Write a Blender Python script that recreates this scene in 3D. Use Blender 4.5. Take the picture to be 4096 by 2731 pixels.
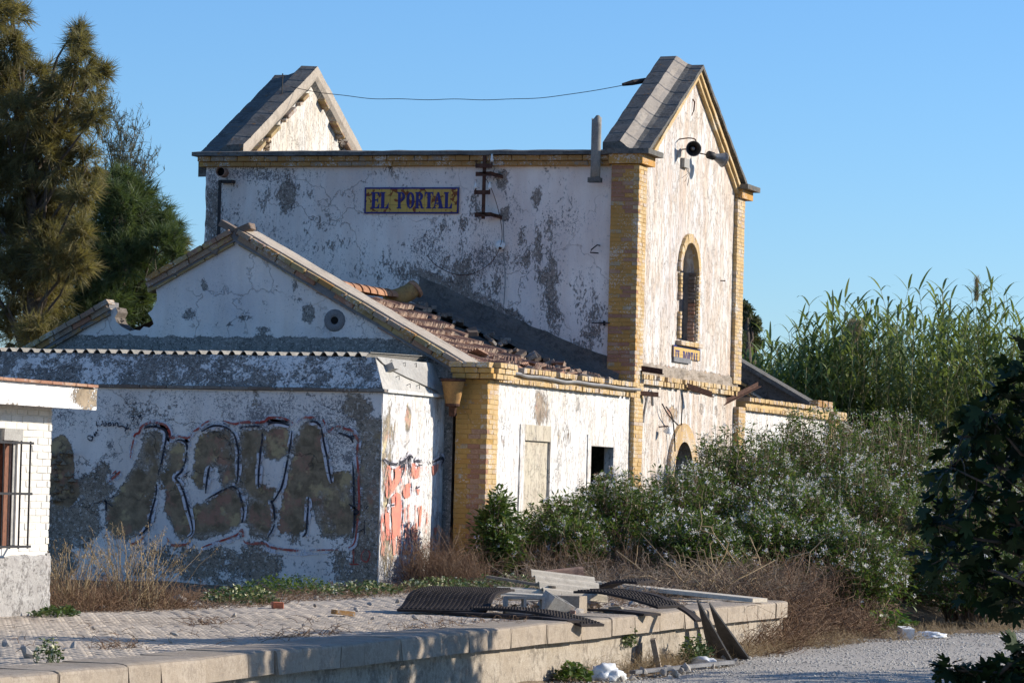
import bpy, bmesh, math, random
import numpy as np
from mathutils import Matrix, Vector, Euler
from mathutils.geometry import delaunay_2d_cdt

SC = bpy.context.scene
COL = SC.collection
for o in list(bpy.data.objects):
    bpy.data.objects.remove(o)

# ------------------------------------------------------------------ camera, sky, sun, exposure
# World axes: X to the track side, Y along the platform away from the camera, Z up; the platform top is z = 0.
A = math.atan(2654 / 8300.0)
PITCH, ROLL, CAM_Z = math.radians(2.3), math.radians(1.45), 1.41
c_, s_ = math.cos(A), math.sin(A)
rt = Vector((c_, s_, 0)); f0 = Vector((-s_, c_, 0)); u0 = Vector((0, 0, 1))
fw = f0 * math.cos(PITCH) + u0 * math.sin(PITCH)
up = u0 * math.cos(PITCH) - f0 * math.sin(PITCH)
r2 = rt * math.cos(ROLL) + up * math.sin(ROLL)
u2 = up * math.cos(ROLL) - rt * math.sin(ROLL)
cam_d = bpy.data.cameras.new('camera')
cam_d.lens = 127.04; cam_d.sensor_width = 36; cam_d.sensor_fit = 'HORIZONTAL'
cam_d.clip_start = 0.5; cam_d.clip_end = 8000
cam = bpy.data.objects.new('camera', cam_d); COL.objects.link(cam)
mw = Matrix((r2, u2, -fw)).transposed().to_4x4(); mw.translation = (0, 0, CAM_Z)
cam.matrix_world = mw
SC.camera = cam

SUN_AZ = math.radians(31)      # off the facade's normal, towards +Y
SUN_EL = math.radians(23)
sun_dir = Vector((math.cos(SUN_AZ) * math.cos(SUN_EL), math.sin(SUN_AZ) * math.cos(SUN_EL), math.sin(SUN_EL)))
sd = bpy.data.lights.new('sun', 'SUN'); sd.energy = 4.4; sd.angle = math.radians(0.5); sd.color = (1.0, 0.93, 0.82)
sun = bpy.data.objects.new('sun', sd); COL.objects.link(sun)
sun.rotation_euler = sun_dir.to_track_quat('Z', 'Y').to_euler()
sun.location = (0, 60, 60)

W = bpy.data.worlds.new('World'); SC.world = W; W.use_nodes = True
wn = W.node_tree.nodes; wl = W.node_tree.links
bg = wn['Background']
sky = wn.new('ShaderNodeTexSky'); sky.sky_type = 'NISHITA'; sky.sun_disc = False
sky.sun_elevation = SUN_EL; sky.sun_rotation = math.atan2(sun_dir.x, sun_dir.y)
sky.altitude = 0; sky.air_density = 1.0; sky.dust_density = 0.1; sky.ozone_density = 8.5
wl.new(sky.outputs[0], bg.inputs[0]); bg.inputs[1].default_value = 0.118
SC.view_settings.view_transform = 'Standard'; SC.view_settings.look = 'None'
SC.view_settings.gamma = 1; SC.view_settings.use_curve_mapping = False
SC.view_settings.exposure = 0.55
SC.cycles.max_bounces = 4; SC.cycles.diffuse_bounces = 2; SC.cycles.glossy_bounces = 2; SC.cycles.transmission_bounces = 3; SC.cycles.caustics_reflective = False; SC.cycles.caustics_refractive = False; SC.cycles.adaptive_threshold = 0.015; SC.cycles.transparent_max_bounces = 16
SC.render.film_transparent = False

# ------------------------------------------------------------------ helpers: objects
def link(o, parent=None):
    COL.objects.link(o)
    if parent is not None:
        o.parent = parent
        o.matrix_parent_inverse = wmat(parent).inverted()
    return o

def wmat(o):
    m = o.matrix_basis.copy()
    if o.parent is not None:
        m = wmat(o.parent) @ o.matrix_parent_inverse @ m
    return m

def tag(o, label=None, cat=None, group=None, kind=None):
    if label: o['label'] = label
    if cat: o['category'] = cat
    if group: o['group'] = group
    if kind: o['kind'] = kind
    return o

def thing(name, loc, label, cat, group=None):
    o = bpy.data.objects.new(name, None); o.location = loc; o.empty_display_size = 0.2
    COL.objects.link(o)
    return tag(o, label, cat, group)

def put(name, me, parent=None, loc=(0, 0, 0), rot=(0, 0, 0), scale=(1, 1, 1)):
    o = bpy.data.objects.new(name, me)
    o.location = loc; o.rotation_euler = rot; o.scale = scale
    return link(o, parent)

def fast_mesh(name, V, F, mat=None, smooth=False, rnd=None):
    """V (n,3), F (m,k) numpy -> mesh."""
    V = np.asarray(V, np.float32); F = np.asarray(F, np.int32)
    me = bpy.data.meshes.new(name)
    n, (m, k) = len(V), F.shape
    me.vertices.add(n); me.vertices.foreach_set('co', V.ravel())
    me.loops.add(m * k); me.loops.foreach_set('vertex_index', F.ravel())
    me.polygons.add(m); me.polygons.foreach_set('loop_start', np.arange(0, m * k, k, dtype=np.int32))
    me.update(calc_edges=True)
    if smooth: me.polygons.foreach_set('use_smooth', np.ones(m, bool))
    if rnd is not None:
        a = me.attributes.new('rnd', 'FLOAT', 'POINT'); a.data.foreach_set('value', np.asarray(rnd, np.float32))
    if mat: me.materials.append(mat)
    return me

def list_mesh(name, V, F, mat=None, smooth=False):
    me = bpy.data.meshes.new(name); me.from_pydata([tuple(v) for v in V], [], [tuple(f) for f in F]); me.update()
    if smooth:
        me.polygons.foreach_set('use_smooth', np.ones(len(me.polygons), bool))
    if mat: me.materials.append(mat)
    return me

class MB:
    """collects shapes of ONE part into one mesh"""
    def __init__(s): s.v = []; s.f = []
    def add(s, V, F):
        b = len(s.v); s.v += [tuple(v) for v in V]; s.f += [tuple(i + b for i in f) for f in F]; return s
    def box(s, x0, x1, y0, y1, z0, z1):
        V = [(x, y, z) for z in (z0, z1) for y in (y0, y1) for x in (x0, x1)]
        return s.add(V, [(0, 2, 3, 1), (4, 5, 7, 6), (0, 1, 5, 4), (2, 6, 7, 3), (0, 4, 6, 2), (1, 3, 7, 5)])
    def prism(s, pts, d):
        """closed 3D polygon pts extruded by vector d"""
        n = len(pts); P = [Vector(p) for p in pts]; d = Vector(d)
        V = P + [p + d for p in P]
        F = [tuple(range(n)), tuple(range(2 * n - 1, n - 1, -1))] + [(i, i + n, (i + 1) % n + n, (i + 1) % n) for i in range(n)]
        return s.add(V, F)
    def tube(s, pts, r, n=6, cap=True):
        P = [Vector(p) for p in pts]; R = r if hasattr(r, '__len__') else [r] * len(P)
        V = []; F = []
        for i, p in enumerate(P):
            t = (P[min(i + 1, len(P) - 1)] - P[max(i - 1, 0)]).normalized()
            a = t.cross(Vector((0.13, 0.21, 0.97)))
            if a.length < 0.1: a = t.cross(Vector((1, 0, 0)))
            a.normalize(); b = t.cross(a)
            for k in range(n):
                q = 2 * math.pi * k / n
                V.append(p + (a * math.cos(q) + b * math.sin(q)) * R[i])
        for i in range(len(P) - 1):
            for k in range(n):
                F.append((i * n + k, i * n + (k + 1) % n, (i + 1) * n + (k + 1) % n, (i + 1) * n + k))
        if cap:
            F.append(tuple(range(n - 1, -1, -1))); F.append(tuple((len(P) - 1) * n + k for k in range(n)))
        return s.add(V, F)
    def lathe(s, prof, n=16, origin=(0, 0, 0), axis=(0, 0, 1)):
        """profile [(r, h)] spun round axis"""
        q = Vector((0, 0, 1)).rotation_difference(Vector(axis).normalized()); o = Vector(origin)
        V = []; F = []
        for r, h in prof:
            for k in range(n):
                a = 2 * math.pi * k / n
                V.append(o + q @ Vector((r * math.cos(a), r * math.sin(a), h)))
        for i in range(len(prof) - 1):
            for k in range(n):
                F.append((i * n + k, i * n + (k + 1) % n, (i + 1) * n + (k + 1) % n, (i + 1) * n + k))
        return s.add(V, F)
    def mesh(s, name, mat, smooth=False):
        return list_mesh(name, s.v, s.f, mat, smooth)
    def build(s, name, mat, parent=None, smooth=False):
        return put(name, s.mesh(name, mat, smooth), parent)

def vnoise(p, f=1.0, seed=0.0):
    from mathutils import noise
    return noise.noise(Vector((p[0] * f + seed, p[1] * f + seed * 1.7, p[2] * f)))

def rough(me, amp, freq, seed=0.0):
    """roughens a mesh in place along its normals"""
    for v in me.vertices:
        v.co += v.normal * (amp * vnoise(v.co, freq, seed))
    me.update(); return me

def in_poly(P, poly):
    x, y = P[:, 0], P[:, 1]; inside = np.zeros(len(P), bool); n = len(poly); j = n - 1
    for i in range(n):
        xi, yi = poly[i]; xj, yj = poly[j]
        cond = ((yi > y) != (yj > y)) & (x < (xj - xi) * (y - yi) / ((yj - yi) or 1e-9) + xi)
        inside ^= cond; j = i
    return inside

def jagged(pts, step=0.06, amp=0.015, seed=1, closed=True, keep=()):
    """subdivides an outline and makes it uneven; edges whose index is in keep stay straight"""
    rng = random.Random(seed); out = []; n = len(pts)
    for i in range(n if closed else n - 1):
        a, b = pts[i], pts[(i + 1) % n]; L = math.hypot(b[0] - a[0], b[1] - a[1]); k = max(1, int(L / step))
        out.append(a)
        if i in keep: continue
        nx, ny = -(b[1] - a[1]) / (L or 1), (b[0] - a[0]) / (L or 1)
        for t in range(1, k):
            f = t / k; d = rng.uniform(-amp, amp)
            out.append((a[0] + (b[0] - a[0]) * f + nx * d, a[1] + (b[1] - a[1]) * f + ny * d))
    return out

def wall(name, plane, pos, thick, outline, holes=(), step=0.12, mat=None, parent=None, paint=None, warp=0.006, seed=3, edge=None):
    """A wall with real openings. plane 'X': u=Y, v=Z, outer face looks +X at x=pos.  plane 'Y': u=X, v=Z, outer face looks -Y at y=pos.
    paint(P) -> (n,3) wear: bare mortar, bare masonry, soot."""
    loops = [list(outline)] + [list(h) for h in holes]
    V2 = []; E = []
    for L in loops:
        b = len(V2); n = len(L); V2 += [Vector(p) for p in L]; E += [(b + i, b + (i + 1) % n) for i in range(n)]
    nb = len(V2)
    o = np.array(outline); lo, hi = o.min(0), o.max(0)
    gu = np.arange(lo[0] + step * .5, hi[0], step); gv = np.arange(lo[1] + step * .5, hi[1], step)
    G = np.stack(np.meshgrid(gu, gv), -1).reshape(-1, 2)
    rs = np.random.RandomState(seed); G = G + rs.uniform(-.2, .2, G.shape) * step
    ok = in_poly(G, outline)
    for h in holes: ok &= ~in_poly(G, h)
    allb = np.array([(p[0], p[1]) for p in V2])
    G = G[ok]
    if len(G) and len(allb) < 800:
        d = np.min(np.linalg.norm(G[:, None] - allb[None], axis=2), axis=1); G = G[d > step * .45]
    V2 += [Vector((float(p[0]), float(p[1]))) for p in G]
    vv, ee, ff, ov, oe, of = delaunay_2d_cdt(V2, E, [], 0, 1e-5)
    P = np.array([(v[0], v[1]) for v in vv]); T = np.array([f for f in ff if len(f) == 3])
    cen = P[T].mean(1); keep = in_poly(cen, outline)
    for h in holes: keep &= ~in_poly(cen, h)
    T = T[keep]
    a, b, c = P[T[:, 0]], P[T[:, 1]], P[T[:, 2]]
    ar = (b[:, 0] - a[:, 0]) * (c[:, 1] - a[:, 1]) - (b[:, 1] - a[:, 1]) * (c[:, 0] - a[:, 0])
    T[ar < 0] = T[ar < 0][:, ::-1]
    n = len(P)
    w = np.array([vnoise((p[0], p[1], 0), 0.9, seed) + .4 * vnoise((p[0], p[1], 5), 4.0, seed) for p in P]) * warp
    def to3(P, d):
        if plane == 'X': return np.stack([np.full(len(P), pos) - d, P[:, 0], P[:, 1]], 1)
        return np.stack([P[:, 0], np.full(len(P), pos) + d, P[:, 1]], 1)
    V3 = np.concatenate([to3(P, w), to3(P, np.full(n, thick))])
    # u=Y,v=Z,+X looks: (Y x Z = X) ccw is outward; u=X,v=Z: X x Z = -Y ccw is outward too
    F = [tuple(t) for t in T] + [tuple(int(i) + n for i in t[::-1]) for t in T]
    cnt = {}
    for t in T:
        for i in range(3):
            e = (int(t[i]), int(t[(i + 1) % 3])); cnt[e] = 1
    for (i, j) in cnt:
        if (j, i) not in cnt: F.append((j, i, i + n, j + n))
    me = list_mesh(name, V3, F, mat)
    if edge is not None:
        me.materials.append(edge)
        for q in range(2 * len(T), len(F)): me.polygons[q].material_index = 1
    if paint is not None:
        C3 = np.clip(paint(P), -1, 1); C3 = np.concatenate([C3, C3 * 0])
        at = me.attributes.new('wear', 'FLOAT_VECTOR', 'POINT'); at.data.foreach_set('vector', C3.astype(np.float32).ravel())
    return put(name, me, parent)

def blobs(P, L, soft=.5):
    """L of (u, v, ru, rv, amount): soft ellipses"""
    out = np.zeros(len(P))
    for u, v, ru, rv, am in L:
        d = np.sqrt(((P[:, 0] - u) / ru) ** 2 + ((P[:, 1] - v) / rv) ** 2)
        out = np.maximum(out, np.clip((1 + soft - d) / (2 * soft), 0, 1) * am)
    return out
# ------------------------------------------------------------------ helpers: materials
class NT:
    def __init__(s, name):
        s.m = bpy.data.materials.new(name); s.m.use_nodes = True
        s.t = s.m.node_tree; s.b = s.t.nodes['Principled BSDF']; s.out = s.t.nodes['Material Output']
        s.b.inputs['Specular IOR Level'].default_value = 0.25
        s._co = None
    def n(s, typ, **kw):
        x = s.t.nodes.new(typ)
        for k, v in kw.items(): setattr(x, k, v)
        return x
    def set(s, sock, v):
        if isinstance(v, bpy.types.NodeSocket): s.t.links.new(v, sock)
        elif v is not None:
            if isinstance(v, (tuple, list)) and len(v) == 3 and sock.type == 'RGBA': v = (*v, 1)
            sock.default_value = v
    def pos(s):
        if s._co is None: s._co = s.n('ShaderNodeNewGeometry').outputs['Position']
        return s._co
    def sc(s, vec, sx, sy, sz, off=(0, 0, 0)):
        x = s.n('ShaderNodeMapping'); s.set(x.inputs[0], vec)
        x.inputs['Scale'].default_value = (sx, sy, sz); x.inputs['Location'].default_value = off
        return x.outputs[0]
    def noise(s, scale, detail=6, rough=.6, dist=0, vec=None, col=False, off=None):
        x = s.n('ShaderNodeTexNoise'); v = vec or s.pos()
        if off is not None: v = s.sc(v, 1, 1, 1, (off, off * 1.3, off * .7))
        s.set(x.inputs['Vector'], v)
        x.inputs['Scale'].default_value = scale; x.inputs['Detail'].default_value = detail
        x.inputs['Roughness'].default_value = rough; x.inputs['Distortion'].default_value = dist
        return x.outputs['Color' if col else 'Fac']
    def voro(s, scale, feature='DISTANCE_TO_EDGE', vec=None, out='Distance'):
        x = s.n('ShaderNodeTexVoronoi', feature=feature); s.set(x.inputs['Vector'], vec or s.pos())
        x.inputs['Scale'].default_value = scale
        return x.outputs[out]
    def math(s, op, a, b=None, clamp=False):
        x = s.n('ShaderNodeMath', operation=op); x.use_clamp = clamp
        s.set(x.inputs[0], a)
        if b is not None: s.set(x.inputs[1], b)
        return x.outputs[0]
    def map(s, v, a, b, c=0.0, d=1.0):
        x = s.n('ShaderNodeMapRange'); s.set(x.inputs[0], v)
        for i, q in enumerate((a, b, c, d)): x.inputs[i + 1].default_value = q
        return x.outputs[0]
    def mix(s, f, a, b, mode='MIX'):
        x = s.n('ShaderNodeMix', data_type='RGBA', blend_type=mode)
        s.set(x.inputs[0], f); s.set(x.inputs[6], a); s.set(x.inputs[7], b)
        return x.outputs[2]
    def attr(s, name, out='Fac'):
        x = s.n('ShaderNodeAttribute'); x.attribute_name = name; return x.outputs[out]
    def wear(s):
        x = s.n('ShaderNodeSeparateXYZ'); s.set(x.inputs[0], s.attr('wear', 'Vector')); return x.outputs
    def rand(s): return s.n('ShaderNodeObjectInfo').outputs['Random']
    def sum(s, *a):
        r = a[0]
        for q in a[1:]: r = s.math('ADD', r, q)
        return r
    def mul(s, a, b): return s.math('MULTIPLY', a, b)
    def vadd(s, a, b):
        x = s.n('ShaderNodeVectorMath', operation='ADD'); s.set(x.inputs[0], a); s.set(x.inputs[1], b); return x.outputs[0]
    def vmul(s, a, k):
        x = s.n('ShaderNodeVectorMath', operation='SCALE'); s.set(x.inputs[0], a); x.inputs[3].default_value = k; return x.outputs[0]
    def bump(s, h, strength=.5, dist=.01):
        x = s.n('ShaderNodeBump'); x.inputs['Strength'].default_value = strength; x.inputs['Distance'].default_value = dist
        s.set(x.inputs['Height'], h); s.set(s.b.inputs['Normal'], x.outputs[0])
    def done(s, col, rough=.9):
        s.set(s.b.inputs['Base Color'], col); s.set(s.b.inputs['Roughness'], rough)
        return s.m

def M_plaster(name, white=(.88, .785, .705), tint=(.73, .645, .59), stain=(.66, .55, .46), mortar=(.21, .195, .175), under=(.4, .31, .21),
              th=.60, vert=1.0, crack=.6, soot=.5, flake=0.0, under_th=.66, big=.8, stain_amt=.55):
    """limewash over mortar, peeling: th lower = more bare mortar; 'wear' paints where it has come off"""
    t = NT(name); p = t.pos(); w = t.wear()
    ps = t.sc(p, 1, 1, vert)
    a = t.noise(big, 6, .68, .3, ps); b = t.noise(4.3, 6, .7, .25, ps, off=3.1); c = t.noise(26, 3, .7, vec=ps, off=7.0); d = t.noise(90, 1, .6, off=1.7)
    chip = t.sum(t.mul(a, .36), t.mul(b, .36), t.mul(c, .24), t.mul(d, .07), t.mul(w[0], .25))
    m1 = t.map(chip, th, th + .018)
    c2 = t.sum(t.mul(t.noise(8.5, 5, .72, .3, ps, off=51), .62), t.mul(a, .3), t.mul(d, .1)); m2 = t.map(c2, th + .055, th + .068)
    edge = t.mul(t.map(chip, th - .012, th - .001), t.map(chip, th + .014, th + .003))
    m1 = t.math('MAXIMUM', m1, m2)
    halo = t.map(chip, th - .05, th + .01)
    # the wash itself
    st = t.noise(1.0, 6, .6, 0, t.sc(p, 3.2, 3.2, .5, (2, 5, 1)))
    col = t.mix(t.map(t.noise(.9, 5, .55, off=9), .38, .66), white, tint)
    col = t.mix(t.mul(t.map(st, .42, .68), stain_amt), col, stain)
    col = t.mix(t.mul(t.map(t.sum(t.mul(t.noise(.55, 3, .6, off=21), .75), t.mul(c, .3)), .54, .7), .3), col, (.45, .45, .5))
    if flake:
        fv = t.noise(1.0, 6, .72, .15, t.sc(p, 17, 17, 4.2))
        fm = t.map(t.sum(t.mul(fv, .72), t.mul(b, .3)), .53, .56)
        col = t.mix(t.mul(fm, flake), col, (.6, .47, .36))
        fe = t.mul(t.map(fv, .5, .53), t.map(fv, .585, .555))
        col = t.mix(t.mul(fe, flake * .3), col, (.36, .3, .25))
    else:
        fm = None
    col = t.mix(t.mul(halo, .35), col, (.42, .40, .40))
    # black mould in pin-pricks
    sp = t.map(t.sum(t.mul(d, .42), t.mul(c, .42), t.mul(t.noise(1.7, 4, .6, off=12), .42), t.mul(w[2], .16)), .765 - .05 * soot, .795 - .05 * soot)
    col = t.mix(t.mul(sp, .8), col, (.075, .075, .085))
    # bare mortar / masonry
    mc = t.mix(t.map(t.noise(2.2, 7, .65, off=4), .35, .7), mortar, tuple(q * 1.65 for q in mortar))
    mc = t.mix(t.map(t.sum(t.mul(d, .5), t.mul(t.noise(17, 4, .75, off=61), .55)), .53, .62), mc, tuple(q * .38 for q in mortar))  # dark grain painted in for the shading of the mortar's relief
    mc = t.mix(t.mul(t.map(c, .56, .62), .55), mc, tuple(q * .8 for q in white))
    um = t.map(t.sum(t.mul(t.noise(1.3, 7, .6, off=15), .7), t.mul(b, .25), t.mul(w[1], .5)), under_th, under_th + .05)
    uc = t.mix(t.map(t.noise(5, 5, .7, off=2), .4, .62), under, tuple(q * .5 for q in under))
    uc = t.mix(t.mul(t.map(t.noise(2.4, 5, .65, off=41), .54, .62), .7), uc, (under[0] * 1.25, under[1] * .85, under[2] * .95))
    uc = t.mix(t.mul(t.map(t.noise(2.9, 5, .65, off=47), .55, .62), .8), uc, (under[0] * 1.55, under[1] * 1.6, under[2] * 1.35))
    mc = t.mix(um, mc, uc)
    col = t.mix(m1, col, mc)
    col = t.mix(t.mul(edge, .5), col, (.12, .115, .11))  # dark rim painted round the chips as their shadow gap
    cr = t.vadd(p, t.vmul(t.noise(1.6, 5, .65, col=True, off=6), .9))
    cm = t.mul(t.map(t.voro(.85, vec=cr), .0015, .006, 1, 0), t.map(t.noise(.7, 3, .5, off=31), .45, .56))
    col = t.mix(t.mul(cm, crack), col, (.06, .055, .055))
    h = t.sum(t.mul(m1, -1.0), t.mul(cm, -.8), t.mul(c, .25), t.mul(d, .12))
    if fm is not None: h = t.sum(h, t.mul(fm, -.55))
    t.bump(h, 1.0, .016)
    return t.done(col, .93)

def M_brick(name, paint=(.58, .345, .09), bare=(.40, .21, .13), pale=(.5, .42, .26), painted=.75, white=.35, dark=.25):
    t = NT(name); r = t.rand(); p = t.pos()
    b = t.noise(7, 8, .7); c = t.noise(34, 4, .7, off=3)
    bc = t.mix(t.map(r, .45, .8), bare, pale); bc = t.mix(t.map(c, .35, .75), bc, tuple(q * .62 for q in bare))
    pc = t.mix(t.map(t.noise(3, 5, .6, off=4), .3, .7), paint, tuple(q * .72 for q in paint))
    if painted > 0:
        inv = t.map(t.sum(t.mul(b, .55), t.mul(c, .25), t.mul(r, .3)), .62 + .2 * (painted - .5), .66 + .2 * (painted - .5), 1, 0)
        col = t.mix(inv, bc, pc)
    else:
        col = bc
    wm = t.map(t.sum(t.mul(c, .6), t.mul(t.noise(2.1, 4, .6, off=19), .5)), .615 - .06 * white, .65 - .06 * white)
    col = t.mix(t.mul(wm, min(1, white * 1.6)), col, (.62, .6, .55))
    dm = t.map(t.noise(1.7, 7, .7, off=25), .6, .7)
    col = t.mix(t.mul(dm, dark), col, (.06, .055, .05))
    t.bump(t.sum(b, t.mul(c, .5)), .45, .01)
    return t.done(col, .9)

def M_stone(name, base=(.2, .19, .175), dark=(.055, .053, .05), lichen=.0, pale=(.36, .33, .29), scale=1.0, contrast=.5, bump=.5, each=0.0):
    t = NT(name)
    a = t.noise(1.6 * scale, 8, .68); b = t.noise(13 * scale, 6, .7, off=5); c = t.noise(70 * scale, 3, .65, off=2)
    col = t.mix(t.map(a, .36, .66), base, pale)
    col = t.mix(t.mul(t.map(t.sum(t.mul(a, .35), t.mul(b, .5), t.mul(t.noise(3 * scale, 5, .6, off=11), .35)), .58, .68), contrast), col, dark)
    col = t.mix(t.mul(t.map(c, .56, .68), .55 * contrast + .1), col, dark)
    col = t.mix(t.mul(t.map(c, .44, .36), .4), col, tuple(min(1, q * 1.35) for q in pale))
    if each: col = t.mix(t.mul(t.rand(), each), col, tuple(q * .6 for q in base))
    if lichen:
        lm = t.map(t.sum(t.mul(t.noise(4.5, 6, .7, off=33), .65), t.mul(b, .35)), .64 - .06 * lichen, .67 - .06 * lichen)
        col = t.mix(t.mul(lm, .85), col, (.33, .145, .03))
    t.bump(t.sum(b, t.mul(c, .6)), bump, .012)
    return t.done(col, .94)

def M_simple(name, base, var=.25, scale=12, rough=.7, metal=0.0, rust=0.0, spec=.25, bump=.2):
    t = NT(name); a = t.noise(scale, 6, .65); b = t.noise(scale * 6, 3, .6, off=4)
    col = t.mix(t.map(a, .3, .7), tuple(q * (1 - var) for q in base), tuple(min(1, q * (1 + var)) for q in base))
    if rust:
        col = t.mix(t.mul(t.map(t.noise(scale * .6, 7, .7, off=9), .62 - .2 * rust, .68 - .2 * rust), min(1, rust * 1.5)), col, (.16, .06, .025))
    t.bump(t.sum(a, t.mul(b, .5)), bump, .006)
    t.b.inputs['Metallic'].default_value = metal; t.b.inputs['Specular IOR Level'].default_value = spec
    return t.done(col, rough)

def M_leaf(name, c0, c1, c2=None, trans=.3, rough=.55, spec=.3, back=None):
    """leaf colour runs with the per-leaf 'rnd' value"""
    t = NT(name); r = t.attr('rnd')
    col = t.mix(t.map(r, 0, .6), c0, c1)
    if c2: col = t.mix(t.map(r, .72, 1), col, c2)
    t.set(t.b.inputs['Base Color'], col); t.b.inputs['Roughness'].default_value = rough; t.b.inputs['Specular IOR Level'].default_value = spec
    tr = t.n('ShaderNodeBsdfTranslucent'); t.set(tr.inputs[0], t.mix(1.0, col, (1.0, 1.0, .55), 'MULTIPLY'))
    mx = t.n('ShaderNodeMixShader'); mx.inputs[0].default_value = trans
    t.t.links.new(t.b.outputs[0], mx.inputs[1]); t.t.links.new(tr.outputs[0], mx.inputs[2]); t.t.links.new(mx.outputs[0], t.out.inputs[0])
    return t.m

def M_paint(name, col, cover=.55, scale=14, soft=.1, vert=1.0, col2=None):
    """worn spray paint: real gaps where it has flaked off"""
    t = NT(name); p = t.sc(t.pos(), 1, 1, vert)
    k = t.sum(t.mul(t.noise(scale, 6, .75, vec=p), .6), t.mul(t.noise(scale * .22, 4, .6, vec=p, off=5), .45))
    f = t.map(k, .42 + .22 * cover, .42 + .22 * cover + soft, 1, 0)
    cc = col if not col2 else t.mix(t.map(t.noise(5, 4, .6, off=8), .4, .6), col, col2)
    t.set(t.b.inputs['Base Color'], cc); t.b.inputs['Roughness'].default_value = .7
    tr = t.n('ShaderNodeBsdfTransparent'); mx = t.n('ShaderNodeMixShader'); t.set(mx.inputs[0], f)
    t.t.links.new(tr.outputs[0], mx.inputs[1]); t.t.links.new(t.b.outputs[0], mx.inputs[2]); t.t.links.new(mx.outputs[0], t.out.inputs[0])
    return t.m

MT = {}
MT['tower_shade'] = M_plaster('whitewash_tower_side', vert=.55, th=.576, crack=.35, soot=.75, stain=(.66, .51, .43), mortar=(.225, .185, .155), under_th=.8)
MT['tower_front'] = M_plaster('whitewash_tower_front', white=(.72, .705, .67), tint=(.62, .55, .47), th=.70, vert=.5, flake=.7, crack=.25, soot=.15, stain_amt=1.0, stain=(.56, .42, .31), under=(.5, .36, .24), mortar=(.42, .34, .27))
MT['wing_front'] = M_plaster('whitewash_wing_front', white=(.8, .785, .755), tint=(.7, .67, .62), th=.65, vert=.45, flake=.28, crack=.55, soot=.15, stain=(.66, .56, .46), under=(.44, .34, .25), mortar=(.4, .345, .28), under_th=.5)
MT['gable'] = M_plaster('whitewash_gable', th=.603, crack=.12, soot=.35, tint=(.68, .63, .6), under_th=.78)
MT['annex_front'] = M_plaster('whitewash_annex_front', th=.585, crack=.6, soot=.85, under=(.31, .22, .135), mortar=(.235, .185, .14), under_th=.60)
MT['annex_side'] = M_plaster('whitewash_annex_side', white=(.8, .79, .77), tint=(.75, .73, .69), th=.645, vert=.35, flake=.3, crack=.5, soot=.2, stain=(.66, .57, .46), under=(.47, .38, .26), mortar=(.36, .32, .27), under_th=.45)
MT['skirt'] = M_plaster('weathered_skirt', th=.495, crack=.5, soot=.9, mortar=(.2, .17, .145), under_th=.85, big=1.5)
MT['skirt_side'] = M_stone('cement_skirt_side', base=(.42, .4, .36), pale=(.55, .51, .45), dark=(.2, .19, .17), contrast=.45)
MT['inner_gable'] = M_plaster('limewash_inner_gable', white=(.74, .71, .65), tint=(.64, .58, .49), stain_amt=.7, flake=.2, th=.72, vert=.35, crack=.3, soot=.25, stain=(.62, .5, .36), under_th=.8)
MT['dark_inner'] = M_stone('dark_inner_wall', base=(.1, .095, .09), pale=(.2, .185, .17), dark=(.035, .033, .03), contrast=.8)  # dark concrete, with the shade of the interiors put into its colour
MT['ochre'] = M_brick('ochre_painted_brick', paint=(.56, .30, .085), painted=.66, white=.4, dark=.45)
MT['ochre_lit'] = M_brick('ochre_painted_brick_sunlit', paint=(.62, .43, .205), bare=(.5, .34, .23), pale=(.6, .48, .34), painted=.85, white=.35, dark=.15)  # paler weathered copy for sunlit faces, their brightness put into the colour
MT['ochre_flat'] = M_brick('thick_ochre_paint', paint=(.58, .335, .10), painted=.97, white=.18, dark=.25)
MT['ochre_flaking'] = M_brick('ochre_paint_flaking_off_brick', paint=(.6, .4, .18), bare=(.46, .3, .205), pale=(.58, .46, .34), painted=.32, white=.45, dark=.25)
MT['brick_bare'] = M_brick('bare_red_brick', painted=0, bare=(.4, .2, .125), pale=(.48, .3, .19), white=.2, dark=.15)
MT['brick_rake'] = M_brick('weathered_buff_brick', paint=(.42, .3, .14), bare=(.33, .185, .125), pale=(.37, .285, .2), painted=.05, white=.3, dark=.4)
MT['brick_cornice'] = M_brick('dirty_ochre_cornice_brick', paint=(.43, .235, .085), bare=(.33, .2, .13), pale=(.34, .28, .21), painted=.6, white=.4, dark=.6)
MT['brick_dull'] = M_brick('dull_grey_brown_brick', painted=0, bare=(.2, .145, .11), pale=(.27, .235, .2), white=.25, dark=.4)
MT['brick_white'] = M_brick('whitewashed_hut_brick', paint=(.8, .76, .68), bare=(.72, .52, .36), pale=(.74, .64, .5), painted=.93, white=.6, dark=0)
MT['joint'] = M_simple('lime_joint', (.3, .25, .18), .3, 20, .95)
MT['joint_ochre'] = M_simple('ochre_joint', (.44, .265, .085), .35, 16, .95)
MT['joint_white'] = M_simple('whitewashed_joint', (.74, .69, .61), .15, 16, .95)
MT['coping'] = M_stone('lichened_cement_coping', base=(.11, .103, .093), pale=(.2, .185, .16), dark=(.04, .038, .036), lichen=.8, contrast=.7, scale=1.5)
MT['coping_pale'] = M_stone('pale_cement_coping', base=(.4, .335, .265), pale=(.5, .43, .345), dark=(.18, .145, .115), contrast=.4)
MT['debris'] = M_stone('dark_roof_debris', base=(.13, .105, .085), pale=(.2, .17, .145), dark=(.05, .042, .036), contrast=.6, bump=1.0)
MT['tile_end'] = M_stone('pale_tile_end', base=(.5, .36, .26), pale=(.58, .45, .34), dark=(.2, .12, .09), contrast=.5)  # tile ends coloured paler, as if the sun strikes them
MT['mortar_rough'] = M_stone('crumbling_mortar', base=(.3, .25, .2), pale=(.44, .36, .28), dark=(.1, .08, .06), contrast=.5, bump=.9)
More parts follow.
